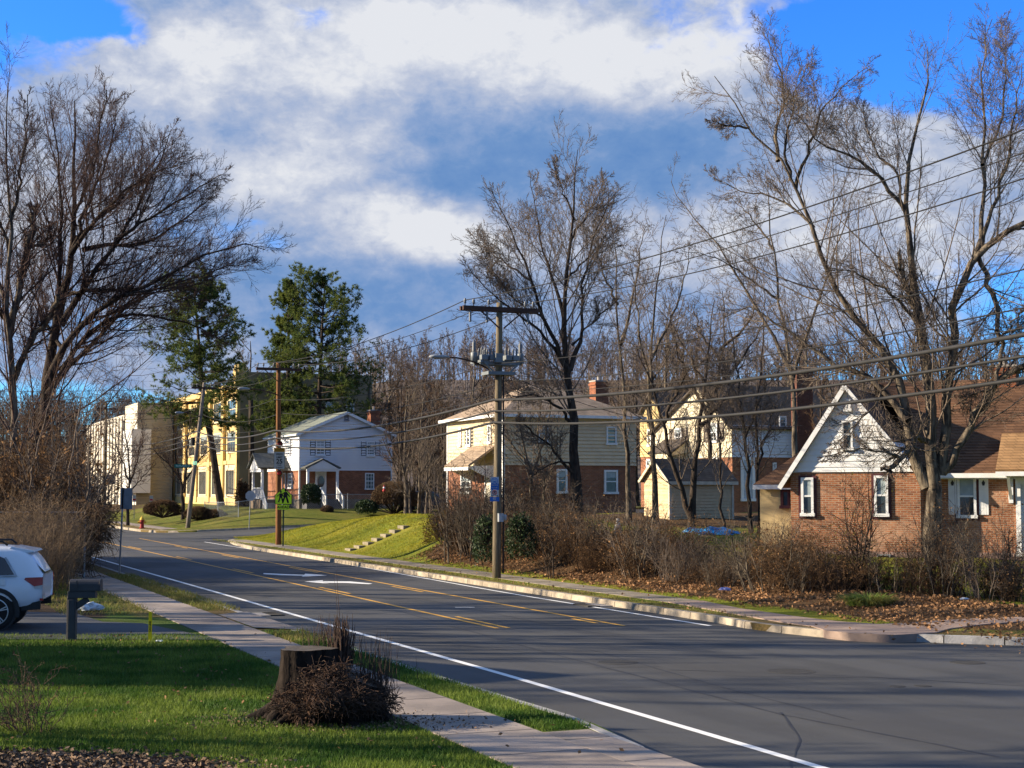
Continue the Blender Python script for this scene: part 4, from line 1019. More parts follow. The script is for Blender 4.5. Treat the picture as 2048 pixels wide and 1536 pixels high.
def wire(label, pts, r, sag, mat=WIRE, group=None):
    mb = MB(); out = []
    for i, (a, b) in enumerate(zip(pts[:-1], pts[1:])):
        a, b = np.array(a, float), np.array(b, float); n = 16
        for k in range(n + (1 if i == len(pts) - 2 else 0)):
            f = k / n; q = a + (b - a) * f; q[2] -= 4 * sag * (np.linalg.norm((b - a)[:2]) / 31.0) ** 2 * f * (1 - f); out.append(q)
    mb.tube(out, r, 6); return tag(mb.build('power_line', mat, None, True), label, 'wire', group)
nvec = np.array([DY, -DX])
def at(p, off, z): q = np.array(p[:2]) + nvec * off; return (q[0], q[1], z)
pcx = pc[:2] + nvec * .1; p5x = p556[:2] - nvec * .1
def leanL(z): return pL[:2] + nvec * 1.05 * z / 10.5
def run(label, off, z, zc, z5, zL, zF, r, sag, mat=WIRE, offc=None):
    o2 = off if offc is None else offc
    wire(label, [at(pR, off, z), at(pcx, o2, zc), at(p5x, off * .9, z5), at(leanL(zL), off * .7, zL), at(pF, off * .6, zF)], r, sag, mat, 'overhead wires strung along the road')
run('top wire on the road end of the crossarms', -1.2, 9.08, 9.08, 9.42, 10.5, 10.8, .015, .45)
run('second top wire close beside the pole heads', -.1, 9.1, 9.12, 9.5, 10.75, 11.1, .011, .45, offc=-.05)
run('top wire on the house end of the crossarms', 1.2, 9.12, 9.12, 9.42, 10.5, 10.8, .015, .5)
run('thin wire passing just below the switch rack', -.2, 7.0, 7.05, 7.6, 8.9, 9.4, .013, .4)
run('thin wire halfway between switch rack and cables', .2, 6.45, 6.5, 6.9, 8.3, 8.9, .015, .45)
run('thin bright wire above the thick cables', .2, 6.1, 6.15, 6.3, 7.6, 8.2, .009, .45, CABLEP)
run('upper thick black telephone cable', -.2, 5.88, 5.88, 6.0, 7.1, 7.4, .045, .40, CABLE)
run('middle thick telephone cable', -.2, 5.52, 5.52, 5.62, 6.7, 7.0, .032, .42, CABLEP)
run('lowest thick telephone cable', -.2, 5.15, 5.15, 5.25, 6.35, 6.6, .040, .45, CABLEP)
for z, lb in ((10.2, 'highest wire crossing to the left tree'), (9.4, 'second highest wire crossing to the left tree'), (8.5, 'third wire crossing to the left tree'), (8.1, 'lowest wire crossing to the left tree')):
    q = leanL(z); wire(lb, [(q[0], q[1], z), (pX[0], pX[1], z - .3), (pX[0] - 35, pX[1] - 4, z - .3)], .016, .35, WIRE, 'wires crossing the road on the left')
# service drops
q = (h_mid := P(1007, 832, 84)); wire('slack service wire from the centre pole to the cream house', [at(pcx, 0, 6.3), tuple(q)], .012, .8)
wire('service wire from the corner pole to the white house', [at(p5x, 0, 6.2), tuple(P(600, 872, 117.5))], .012, .5)
wire('long service wire from the centre pole toward the gabled house', [at(pcx, 0, 6.8), tuple(P(1470, 842, 99.5))], .012, .3)
# more street lamps hung on the far poles
def lamp_on(t, x, z, L):
    mb = MB(); q = [(x - L * f, -.1, z + .3 * (1 - (1 - f) ** 2)) for f in np.linspace(0, 1, 7)]
    mb.tube(q, .03, 6); mb.build('lamp_arm', ARMW, t); e = q[-1]
    mb = MB(); mb.tube([(e[0] - a, e[1], e[2]) for a in (0, .1, .3, .52, .62)], [.03, .06, .085, .08, .03], 10); mb.build('lamp_head', LAMPG, t, True)
lamp_on(p556_t, -.1, 7.7, 1.5); lamp_on(pL_t, .8, 8.0, 1.2)
mb = MB(); mb.lathe([(.16, 0), (.16, .5), (.1, .56)], 12, (.25, -.2, 6.0)); mb.build('splice_case', CABLE, pL_t)

# ------------------------------------------------------------------ signs
YG = M('fluorescent_sign', (.62, .88, .03), .5, (.58, .84, .03), 2); BLK = M('sign_black', (.012, .012, .013), .6); SW = M('sign_white', (.42, .43, .42), .5, (.37, .38, .37), 2)
SY = M('sign_amber', (.62, .30, .015), .5); SB = M('sign_blue', (.02, .12, .42), .45, (.018, .10, .36), 2); SR = M('sign_red', (.42, .02, .025), .5); SGN = M('sign_green', (.0, .14, .10), .5); SGL = M('sign_green_bright', (.12, .48, .33), .5); SGY = M('sign_back_grey', (.20, .21, .22), .5, (.15, .16, .17), 4, metal=.5)
GREENP = M('post_green', (.03, .06, .05), .6)
FX = (R(90), 0, 0)
def plate(par, name, poly, mat, y=0, th=.006):
    return MB().prism(poly, (0, y, 0), (1, 0, 0), (0, 0, 1), th).build(name, mat, par)
def rect(w, z0, z1, r=.0): return [(-w / 2, z0), (w / 2, z0), (w / 2, z1), (-w / 2, z1)]
# school crossing warning with its AHEAD plate
q = P(566, 1088, 77.2); q[2] = .1; sc = 77.2 / F
t = thing('crossing_sign', 'fluorescent pentagon school crossing sign above an AHEAD plate', 'sign', tuple(q), R(4))
zt = lambda py: CAMZ + (HZ - py) * sc - .1
mb = MB(); mb.box(-.035, .035, .01, .06, -.3, zt(980)); mb.build('post', GREENP, t)
w = .43
pent = [(-w, zt(1008.5)), (w, zt(1008.5)), (w, zt(990)), (0, zt(975)), (-w, zt(990))]
plate(t, 'panel', pent, BLK, .0); cz = (zt(1008.5) + zt(990)) / 2
pn = plate(t, 'panel', [(x * .93, cz + (z - cz) * .93 + .005) for x, z in pent], YG, -.008)
def walker(x, z, s):
    k = MB(); D = lambda pl: k.prism([(x + a * s, z + b * s) for a, b in pl], (0, -.016, 0), (1, 0, 0), (0, 0, 1), .004)
    D([(.06 * math.cos(a), .9 + .085 * math.sin(a)) for a in np.linspace(0, 6.28, 11)[:-1]]); D([(-.08, .92), (.09, .92), (.05, 1.02), (-.05, 1.02)])
    D([(-.12, .78), (.11, .80), (.15, .42), (-.14, .42)]); D([(-.12, .44), (.0, .44), (-.14, .0), (-.26, .02)]); D([(0, .44), (.14, .44), (.26, .02), (.13, .0)])
    D([(-.10, .76), (-.14, .66), (-.34, .50), (-.36, .57)]); D([(.10, .78), (.16, .70), (.34, .46), (.28, .44), (.06, .66)])
    return k
walker(-.13, zt(1004.5), .56).build('pictogram', BLK, pn); walker(.10, zt(1006), .70).build('pictogram', BLK, pn)
a0 = plate(t, 'plate', rect(.60, zt(1019), zt(1009.5)), YG, -.002); text('lettering', 'AHEAD', .19, BLK, a0, (0, -.012, (zt(1019) + zt(1009.5)) / 2), FX)
# school speed limit with two flashing beacons, on the brown pole
q = P(557, 1090, 78.8); q[2] = .1; sc = 78.8 / F
t = thing('speed_limit_sign', 'white school speed limit 25 sign with beacons on the brown pole', 'sign', tuple(q), R(3))
zt = lambda py: CAMZ + (HZ - py) * sc - .1
p0 = plate(t, 'panel', rect(.56, zt(938.5), zt(896)), BLK, -.0); p1 = plate(t, 'panel', rect(.53, zt(938), zt(904)), SW, -.006); p2 = plate(t, 'header', rect(.53, zt(903.5), zt(896.6)), SY, -.006)
text('lettering', 'SCHOOL', .115, BLK, p2, (0, -.014, zt(900)), FX)
for s_, z, sz in (('SPEED', 909, .135), ('LIMIT', 915, .135), ('25', 923.3, .33), ('WHEN', 930.5, .075), ('FLASHING', 935, .075)):
    text('lettering', s_, sz, BLK, p1, (0, -.014, zt(z)), FX)
for z in (888, 946):
    mb = MB(); k = 14; mb.tube([(.02, .03, zt(z)), (.02, -.16, zt(z)), (.02, -.18, zt(z))], [.15, .15, .13], k); b = mb.build('beacon', BLK, t, True)
    mb = MB(); mb.tube([(.02, -.178, zt(z)), (.02, -.2, zt(z))], [.115, .09], k); mb.build('lens', SR if z > 900 else M('lens_dark', (.25, .03, .03), .3), b, True)
    mb = MB(); a = np.linspace(.2, 2.9, 10); mb.add([(.02 + .16 * math.cos(x), y, zt(z) + .16 * math.sin(x)) for y in (-.17, -.33) for x in a], [(i, i + 1, i + 11, i + 10) for i in range(9)]); mb.build('visor', M('visor_pale', (.5, .45, .38), .6), b)
mb = MB(); mb.box(-.03, .03, .0, .03, zt(946), zt(886)); mb.build('bracket', GALV, t)
# bus stop plates on the centre pole
q = np.array([pc[0] - .06, pc[1] - .2, .1]); sc = 49.6 / F
zt = lambda py: CAMZ + (HZ - py) * sc - .1
t = thing('bus_stop_sign', 'blue bus stop sign plate with a white bus symbol on the pole', 'sign', tuple(q))
b = plate(t, 'panel', rect(.27, zt(979.5), zt(954)), SB); b2 = plate(t, 'panel', rect(.27, zt(967), zt(954)), M('sign_pale_blue', (.35, .42, .50), .5), -.004)
cz = zt(962); ring = lambda r, y, m, nm: plate(b2, nm, [(r * math.cos(a), cz + r * math.sin(a)) for a in np.linspace(0, 6.283, 25)[:-1]], m, y, .003)
ring(.108, -.008, SB, 'ring'); ring(.088, -.012, M('sign_pale_blue', (0, 0, 0)), 'disc')
bus = MB(); Q = lambda a, b_, c, d, y=-.017: bus.prism([(a, cz + b_), (c, cz + b_), (c, cz + d), (a, cz + d)], (0, y, 0), (1, 0, 0), (0, 0, 1), .003)
Q(-.05, -.05, .05, .055); Q(-.045, -.065, -.025, -.05); Q(.025, -.065, .045, -.05); bus.build('pictogram', SB, b2)
bw = MB(); bus = bw; Q(-.04, -.005, .04, .042, -.021); Q(-.042, -.04, -.022, -.024, -.021); Q(.022, -.04, .042, -.024, -.021); bw.build('pictogram', M('sign_pale_blue', (0, 0, 0)), b2)
text('lettering', 'BUS STOP', .05, SW, b, (0, -.01, zt(970.5)), FX); text('lettering', 'CT transit', .042, SW, b, (0, -.01, zt(975.5)), FX)
t = thing('no_parking_sign', 'small white no parking sign plate under the bus stop plate', 'sign', tuple(q))
b = plate(t, 'panel', rect(.27, zt(993), zt(980)), SW); cz = zt(985)
text('lettering', 'P', .12, BLK, b, (0, -.010, cz), FX)
rg = MB(); rr = .075; a = np.linspace(0, 2 * np.pi, 25); rg.add([(r * math.cos(x), -.013, cz + r * math.sin(x)) for r in (rr, rr - .018) for x in a], [(i, i + 1, i + 26, i + 25) for i in range(24)])
rg.prism([(-.058, .048), (-.048, .058), (.058, -.048), (.048, -.058)], (0, -.013, cz), (1, 0, 0), (0, 0, 1), .002); rg.build('prohibition_ring', SR, b)
ar = MB()
for s_ in (-1, 1): ar.prism([(s_ * .03, -.006), (s_ * .085, -.006), (s_ * .085, -.018), (s_ * .115, 0), (s_ * .085, .018), (s_ * .085, .006), (s_ * .03, .006)], (0, -.009, zt(991.3)), (1, 0, 0), (0, 0, 1), .003)
ar.build('arrow', BLK, b)
t = thing('route_sign', 'small blue bus route number plate lowest on the pole', 'sign', tuple(q)); b = plate(t, 'panel', rect(.30, zt(1002.5), zt(994)), SB); text('lettering', '92', .105, SW, b, (0, -.01, zt(998.2)), FX)
# street name blades on the leaning pole
zl = lambda py: CAMZ + (HZ - py) * 109 / F
q = P(384, 932, 108.7); t = thing('street_name_sign', 'dark green street name blade pointing left on the leaning pole', 'sign', tuple(q), R(8))
b = MB().box(-1.22, -.02, -.012, .012, -.13, .13).build('blade', SGN, t); text('lettering', 'RUTLAND ST', .17, M('letter_pale', (.45, .60, .55), .5), b, (-.62, -.018, 0), FX, 1.0)
q = P(388.5, 926, 108.6); t = thing('street_name_sign', 'bright green street name blade seen end on at the leaning pole', 'sign', tuple(q), R(-35))
b = MB().box(-.14, .26, -.012, .012, -.12, .12).build('blade', SGL, t); text('lettering', 'ST', .15, SW, b, (.06, -.018, 0), FX)
# sign seen from behind at the near verge
q = P(238, 1147, 52.6); q[2] = .1; sc = 52.6 / F; zt = lambda py: CAMZ + (HZ - py) * sc - .1
t = thing('road_sign', 'grey back of a rectangular road sign on a leaning metal post', 'sign', tuple(q)); lean = .10
mb = MB(); mb.bar((0, 0, -.3), (lean, 0, zt(975)), .06, .05); mb.build('post', GALV, t)
mb = MB(); mb.box(.0, .42, -.03, -.02, zt(1018), zt(976)); mb.build('panel', SGY, t, bevel=.004)
# another grey sign back up the road, with a parking sign pair and a street sign post by the side street
q = P(221, 1040, 142); q[2] = .15; t = thing('road_sign', 'small square grey sign back high on the thin dark pole', 'sign', tuple(q)); sc = 142 / F; zt = lambda py: CAMZ + (HZ - py) * sc - .15
MB().box(-.35, .35, -.25, -.23, zt(968), zt(949)).build('panel', SGY, t)
def small_sign(px, py, Y, h_, label, mat=SW, w=.3, z=None, txt=None):
    q = P(px, py, Y); t = thing('parking_sign', label, 'sign', tuple(q), R(10)); mb = MB(); mb.box(-.03, .03, 0, .05, -.3, h_); mb.build('post', GALV, t)
    b = MB().box(-w / 2, w / 2, -.015, 0, h_ - .55, h_ + .02).build('panel', mat, t); MB().box(-w * .4, w * .4, -.02, -.016, h_ - .42, h_ - .28).build('marking', SR, b)
small_sign(268, 1038, 136, 2.05, 'red and white parking sign left on the grass before the ribbed building')
small_sign(302, 1036, 136, 1.95, 'red and white parking sign right, beside the brown bush')
q = P(498, 1058, 105); t = thing('stop_sign', 'grey back of a rounded sign on a thin post by the side street', 'sign', tuple(q)); sc = 105 / F
MB().tube([(0, 0, -.2), (.08, 0, 2.4)], .03, 6).build('post', GALV, t)
plate(t, 'panel', [(.08 + .36 * math.cos(a), 2.25 + .36 * math.sin(a)) for a in np.linspace(.39, 6.67, 9)[:-1]], M('sign_back_pale', (.42, .43, .43), .5), -.04)

# ------------------------------------------------------------------ hydrant
q = P(284, 1057, 112); t = thing('fire_hydrant', 'red fire hydrant with a yellow cap on the far verge', 'hydrant', tuple(q))
RED = M('hydrant_red', (.34, .022, .022), .5); HY = M('hydrant_yellow', (.70, .47, .05), .5)
mb = MB(); mb.lathe([(.2, 0), (.2, .06), (.14, .08), (.135, .52), (.18, .54), (.18, .6), (.15, .62)], 14); mb.build('barrel', RED, t, False)
mb = MB(); mb.lathe([(.17, .62), (.16, .72), (.1, .80), (.04, .83), (.04, .92)], 12); mb.build('cap', HY, t)
for a, b_ in (((-.12, 0, .46), (-.3, 0, .46)), ((.12, 0, .46), (.3, 0, .46)), ((0, -.12, .4), (0, -.3, .4))):
    mb = MB(); mb.tube([a, b_], .075, 10); mb.build('nozzle', HY if a[0] else RED, t)

# ------------------------------------------------------------------ mailbox, stake, bag, litter
MBX = M('mailbox_grey', (.045, .043, .045), .55, (.034, .033, .035), 5, spec=.4)
q = G(143, 1280, .13); sc = q[1] / F; t = thing('mailbox', 'dark grey moulded mailbox on a square post at the driveway', 'mailbox', tuple(q), R(4)); zt = lambda py: (1280 - py) * sc
mb = MB(); mb.box(-.085, .085, -.085, .085, -.2, zt(1194)); mb.box(-.06, .06, -.11, -.085, .0, zt(1200)); mb.build('post', MBX, t, bevel=.012)
x0, x1 = -.04, .52; pr = []; w = .12; zb = zt(1183); zt0 = zt(1160)
prof = [(-w, zb), (w, zb), (w, zb + .12)] + [(w * math.cos(a), zb + .12 + (zt0 - zb - .12) * math.sin(a)) for a in np.linspace(.2, math.pi - .2, 9)] + [(-w, zb + .12)]
mb = MB(); mb.prism(prof, (x0, 0, 0), (0, 1, 0), (0, 0, 1), x1 - x0); mb.build('box', MBX, t, bevel=.008)
mb = MB(); mb.prism([(a * 1.06, zb + (b_ - zb) * 1.05) for a, b_ in prof], (x1, 0, 0), (0, 1, 0), (0, 0, 1), .025); mb.build('door', MBX, t, bevel=.006)
mb = MB(); mb.box(x0 - .03, x1 - .07, -.1, .1, zt(1197), zb); mb.bar((.06, 0, zt(1215)), (.30, 0, zt(1199)), .07, .12); mb.build('tray', MBX, t, bevel=.008)
mb = MB(); mb.box(.1, .12, -w - .025, -w - .01, zb + .05, zb + .2); mb.build('flag', MBX, t)
q = G(300, 1282, .13); t = thing('marker_stake', 'yellow plastic marker stake with black lettering in the lawn', 'stake', tuple(q), R(6)); YS_ = M('stake_yellow', (.90, .60, .0), .5, (.85, .55, .0))
mb = MB(); mb.add([(-.035, -.01, -.05), (.035, -.01, -.05), (.03, -.01, .54), (-.03, -.01, .56), (-.035, .01, -.05), (.035, .01, -.05), (.03, .01, .54), (-.03, .01, .56)], [(0, 1, 2, 3), (7, 6, 5, 4), (0, 4, 5, 1), (1, 5, 6, 2), (2, 6, 7, 3), (3, 7, 4, 0)])
b = mb.build('blade', YS_, t); text('lettering', 'GAS LINE', .05, BLK, b, (0, -.014, .27), (R(90), R(-90), 0), 1.0, .001)
def crumple(name, label, cat, c, r, mat, flat=.4, seed=1, n=18):
    g_ = np.random.default_rng(seed); bm = bmesh.new(); bmesh.ops.create_icosphere(bm, subdivisions=3, radius=1)
    for v in bm.verts:
        k = 1 + .35 * math.sin(v.co.x * 5 + seed) * math.sin(v.co.y * 6) + g_.normal(0, .09); v.co = Vector((v.co.x * r[0] * k, v.co.y * r[1] * k, max(-.3, v.co.z) * r[2] * k))
    me = bpy.data.meshes.new(name); bm.to_mesh(me); bm.free(); o = link(name, me, mat); o.location = c; return tag(o, label, cat)
BAG = M('plastic_white', (.62, .66, .70), .4, (.5, .54, .58), 8)
crumple('plastic_bag', 'crumpled white plastic bag on the ground by the mailbox', 'bag', G(178, 1216, .2), (.26, .16, .14), BAG, seed=3)
crumple('paper_scrap', 'small white paper scrap on the lawn near the yellow stake', 'litter', G(319, 1282, .15), (.07, .05, .02), BAG, seed=5)
crumple('plastic_wrapper', 'pale violet plastic wrapper on the fallen leaves', 'litter', P(1449, 1179, 38.4), (.13, .08, .05), M('plastic_violet', (.40, .38, .66), .4), seed=7)
crumple('paper_scrap', 'white scrap on the shaded leaves right of the grass tuft', 'litter', G(1929, 1198, .42), (.09, .05, .03), BAG, seed=9)
TARP = M('tarp_blue', (.015, .34, .72), .35, (.012, .25, .60), 5, .5, 12, spec=.5)
crumple('blue_tarp', 'crumpled bright blue tarpaulin lying on the back lawn', 'tarpaulin', P(1430, 1068, 65.5), (.85, .8, .26), TARP, seed=12)
crumple('blue_tarp', 'smaller fold of blue tarpaulin left of the large one', 'tarpaulin', P(1385, 1065, 66), (.34, .4, .2), TARP, seed=13)
mb = MB(); mb.lathe([(.0, 0), (.13, 0), (.17, .22), (.14, .5), (.07, .66), (.05, .74), (.08, .8), (.0, .82)], 14); tag(mb.build('garden_urn', M('urn_white', (.55, .53, .49), .7), None, True, loc=tuple(P(1236, 1078, 61))), 'pale tall garden urn half hidden in the hedge', 'urn')

# ------------------------------------------------------------------ white car on the driveway
def car_suv():
    q = G(94, 1252, .14); hd = np.array([-.985, -.17])      # nose to the left, tail at the pavement side
    t = thing('parked_car', 'white sport utility car parked on the driveway tail to the pavement', 'car', (q[0], q[1], .14), math.atan2(hd[1], hd[0]))
    PNT = M('car_white', (.66, .70, .76), .28, (.62, .66, .72), 1, spec=.5, coat=.6); BP = M('car_black_plastic', (.022, .022, .023), .6); RIM = M('car_rim', (.50, .51, .53), .35, (.42, .43, .45), 4, metal=.6); TY = M('tyre', (.018, .018, .018), .9)
    # local x runs from the tail to the nose, y = width with the near side at +y for this heading
    st = [(.0, .62, 1.02, 1.12, 1.18), (.06, .55, 1.04, 1.20, 1.30), (.22, .50, 1.06, 1.42, 1.56), (.42, .48, 1.07, 1.60, 1.70), (.9, .45, 1.08, 1.66, 1.755), (1.8, .40, 1.08, 1.67, 1.77), (2.7, .40, 1.07, 1.60, 1.70), (3.2, .40, 1.06, 1.32, 1.42), (3.6, .42, 1.04, 1.09, 1.12), (4.3, .45, .98, 1.01, 1.04), (4.75, .55, .86, .88, .90)]
    rows = []
    for x, zs, zb, zr, zt in st:
        e = .90 if x < .1 or x > 4.6 else 1.0; w = .97 * e
        half = [(w * .93, zs), (w, zs + .12), (w * 1.0, (zs + zb) / 2 + .05), (w * .985, zb), (w * .80 if zr - zb > .15 else w * .9, zr), (w * .62, zt)]
        rows.append([(x, -y, z) for y, z in half] + [(x, y, z) for y, z in half[::-1]])
    mb = MB(); n = len(rows[0]); mb.add([p for r in rows for p in r], [(i * n + j, i * n + j + 1, (i + 1) * n + j + 1, (i + 1) * n + j) for i in range(len(rows) - 1) for j in range(n - 1)] + [tuple(range(n)), tuple((len(rows) - 1) * n + j for j in range(n))[::-1]])
    o = mb.build('body', PNT, t, True); sb = o.modifiers.new('s', 'SUBSURF'); sb.levels = 2; sb.render_levels = 2
    for e in o.data.edges: pass
    DG = M_glass('car_glass', (.008, .010, .014), .05)
    def side(name, poly, mat, off=.0, th=.012, par=t):
        # panel following the side's lean, slightly proud of it
        for s_ in (1, -1):
            vs = []
            for x, z in poly:
                k = np.clip((z - 1.07) / .60, 0, 1); y = (.955 - .19 * k) + off; vs.append((x, s_ * y, z))
            m = MB(); kk = len(vs); vs2 = [(x, y - s_ * .03, z) for x, y, z in vs]
            m.add(vs + vs2, [tuple(range(kk)), tuple(range(kk, 2 * kk))[::-1]] + [(i, (i + 1) % kk, (i + 1) % kk + kk, i + kk) for i in range(kk)]); m.build(name, mat, par)
    side('side_window', [(.56, 1.15), (1.25, 1.12), (1.22, 1.56), (.98, 1.57), (.78, 1.48)], DG, .035); side('side_window', [(1.34, 1.12), (2.2, 1.11), (2.18, 1.58), (1.30, 1.57)], DG, .035); side('side_window', [(2.3, 1.11), (3.05, 1.10), (2.72, 1.50), (2.27, 1.57)], DG, .035)
    side('window_trim', [(.50, 1.12), (1.27, 1.085), (1.27, 1.115), (.56, 1.145), (.78, 1.49), (.75, 1.51)], GALV, .038)
    side('fuel_door', [(.72, .93), (.97, .93), (.98, 1.06), (.73, 1.06)], PNT, .028)
    side('bumper', [(.03, .42), (.42, .40), (.40, .52), (.03, .60)], BP, -.05); side('sill', [(1.3, .36), (3.2, .36), (3.2, .46), (1.3, .46)], BP, .0)
    TL = M('tail_light_red', (.30, .008, .012), .2, (.22, .006, .01), 3, spec=.7)
    side('tail_light', [(-.01, .93), (.16, .90), (.36, 1.04), (.34, 1.08), (-.01, 1.09)], TL, -.002); side('reversing_light', [(.0, .875), (.16, .86), (.17, .90), (.0, .93)], M('lens_clear', (.5, .5, .5), .2), -.012); side('reflector', [(-.02, .60), (.05, .60), (.05, .65), (-.02, .65)], TL, -.05)
    mb = MB(); mb.add([(.03, -.72, 1.14), (.03, .72, 1.14), (.42, .60, 1.62), (.42, -.60, 1.62)], [(0, 1, 2, 3)]); o = mb.build('rear_window', DG, t); o.location = (-.045, 0, .02)
    mb = MB(); mb.prism([(.20, 1.60), (.24, 1.635), (.66, 1.715), (.72, 1.68), (.34, 1.58)], (0, .66, 0), (1, 0, 0), (0, 0, 1), 1.32); mb.build('spoiler', PNT, t, bevel=.01)
    for s_ in (1, -1):
        mb = MB(); mb.tube([(.75, s_ * .63, 1.74), (.85, s_ * .64, 1.82), (1.8, s_ * .65, 1.84), (2.6, s_ * .64, 1.79), (2.7, s_ * .63, 1.73)], .022, 8); mb.build('roof_rail', BP, t, True)
    for x in (.93, 3.75):
        for s_ in (1, -1):
            wh = MB(); y0 = s_ * .74; y1 = s_ * .985
            wh.tube([(x, y0, .385), (x, y0 + s_ * .02, .385), (x, y1 - s_ * .03, .385), (x, y1, .385)], [.33, .385, .385, .335], 32); w_ = wh.build('wheel', TY, t, False)
            rm = MB(); a = np.linspace(0, 2 * np.pi, 33); rm.add([(x + r * math.cos(q_), y1 + s_ * d, .385 + r * math.sin(q_)) for r, d in ((.275, .004), (.255, .006)) for q_ in a], [(i, i + 1, i + 34, i + 33) for i in range(32)])
            for i in range(5):
                for dd in (-.11, .11):
                    q_ = i * 2 * np.pi / 5 + .3; rm.bar((x + .05 * math.cos(q_), y1 + s_ * .002, .385 + .05 * math.sin(q_)), (x + .265 * math.cos(q_ + dd), y1 + s_ * .004, .385 + .265 * math.sin(q_ + dd)), .018, .022)
            rm.tube([(x, y1 - s_ * .03, .385), (x, y1 + s_ * .01, .385)], .055, 12); rm.build('rim', RIM, w_)
            ar = MB(); a = np.linspace(-.25, np.pi + .25, 17); ar.add([(x + r * math.cos(q_), s_ * yy, .385 + r * math.sin(q_)) for r, yy in ((.50, .985), (.41, .99), (.41, .7), ) for q_ in a], [(i, i + 1, i + 18, i + 17) for i in range(16)] + [(17 + i, 18 + i, 35 + i, 34 + i) for i in range(16)]); ar.build('wheel_arch', BP, t)
            dk = MB(); dk.tube([(x, s_ * .70, .385), (x, s_ * .955, .385)], .42, 24); dk.build('wheel_well', BP, t)
    t.scale = (.98, .98, .98)
car_suv()
# dark car half hidden behind the clipped bush
def car_dark(label, px, py, Y, rz, colr, sc_=1.0, name='parked_car'):
    q = P(px, py, Y); t = thing(name, label, 'car', tuple(q), rz)
    PT = M('car_paint_' + name + str(int(px)), colr, .3, coat=.5); BP = MATS['car_black_plastic']
    prof = [(-2.2, .35), (2.2, .35), (2.25, .7), (2.0, .88), (1.0, .98), (.35, 1.42), (-.9, 1.46), (-1.7, 1.02), (-2.2, .95)]
    MB().prism(prof, (0, -.85, 0), (1, 0, 0), (0, 0, 1), -1.7).build('body', PT, t, bevel=.08)
    for y in (-.865, .862): MB().prism([(.8, 1.0), (.3, 1.34), (-.85, 1.38), (-1.45, 1.03)], (0, y, 0), (1, 0, 0), (0, 0, 1), .004).build('side_window', MATS['car_glass'], t)
    MB().add([(1.0, -.72, 1.0), (1.0, .72, 1.0), (.36, .66, 1.41), (.36, -.66, 1.41)], [(0, 1, 2, 3)]).build('windscreen', MATS['car_glass'], t).location = (.03, 0, .02)
    for x in (-1.4, 1.4):
        for y in (-.8, .8): MB().tube([(x, y - .1, .32), (x, y + .1, .32)], .32, 18).build('wheel', MATS['tyre'], t)
    t.scale = (sc_,) * 3
car_dark('dark blue car parked behind the clipped round bush', 850, 1022, 114, R(22), (.02, .03, .06))

# ------------------------------------------------------------------ chain link fences
def fence(label, pts, hgt, name='chain_link_fence', mesh=True, rr=.03):
    t = thing(name, label, 'fence'); mb = MB(); L = []
    for a, b in zip(pts[:-1], pts[1:]):
        a, b = np.array(a, float), np.array(b, float); mb.tube([a + (0, 0, hgt), b + (0, 0, hgt)], rr * .75, 6)
    mb.build('top_rail', GALV, t)
    for p in pts: MB().tube([(p[0], p[1], p[2] - .3), (p[0], p[1], p[2] + hgt + .08)], rr, 8).build('fence_post', GALV, t)
    if mesh:
        wm = MB()
        for a, b in zip(pts[:-1], pts[1:]):
            a, b = np.array(a, float), np.array(b, float); d = np.linalg.norm(b - a); u = (b - a) / d; st_ = .16; k = -hgt
            while k < d:
                for sg in (1, -1):
                    x0, x1 = k, k + hgt; z0, z1 = (0, hgt) if sg > 0 else (hgt, 0)
                    f0 = max(0, -x0 / hgt); f1 = min(1, (d - x0) / hgt)
                    if f1 > f0 + .02: wm.bar(a + u * (x0 + hgt * f0) + np.array([0, 0, z0 + (z1 - z0) * f0]), a + u * (x0 + hgt * f1) + np.array([0, 0, z0 + (z1 - z0) * f1]), .006, .006)
                k += st_
        wm.build('wire_mesh', GALV, t)
    return t
f0 = G(168, 1155, .13)
fence('tall chain link fence overgrown with dead vines on the left', [(f0[0] - 3.05 * i - (0 if i else 0), f0[1] + .1 * i, .12) for i in range(5)], 2.12, rr=.04)
def gC(x, y): return (x, y, float(hC(x, y)))
oW = P(598, 1019, 118); eX = np.array([math.cos(RD), math.sin(RD)]); eY = np.array([-eX[1], eX[0]])
fp = [oW[:2] + eX * a + eY * b for a, b in ((-6, 6), (-6, 1), (-5.6, -4.2), (-2.4, -4.2), (.6, -4.2), (2.6, -4.2), (4.6, -4.2), (6.6, -4.2), (9.6, -4.2), (12.4, -4.2))]
fence('low chain link garden fence round the white house', [gC(*p) for p in fp], 1.1)
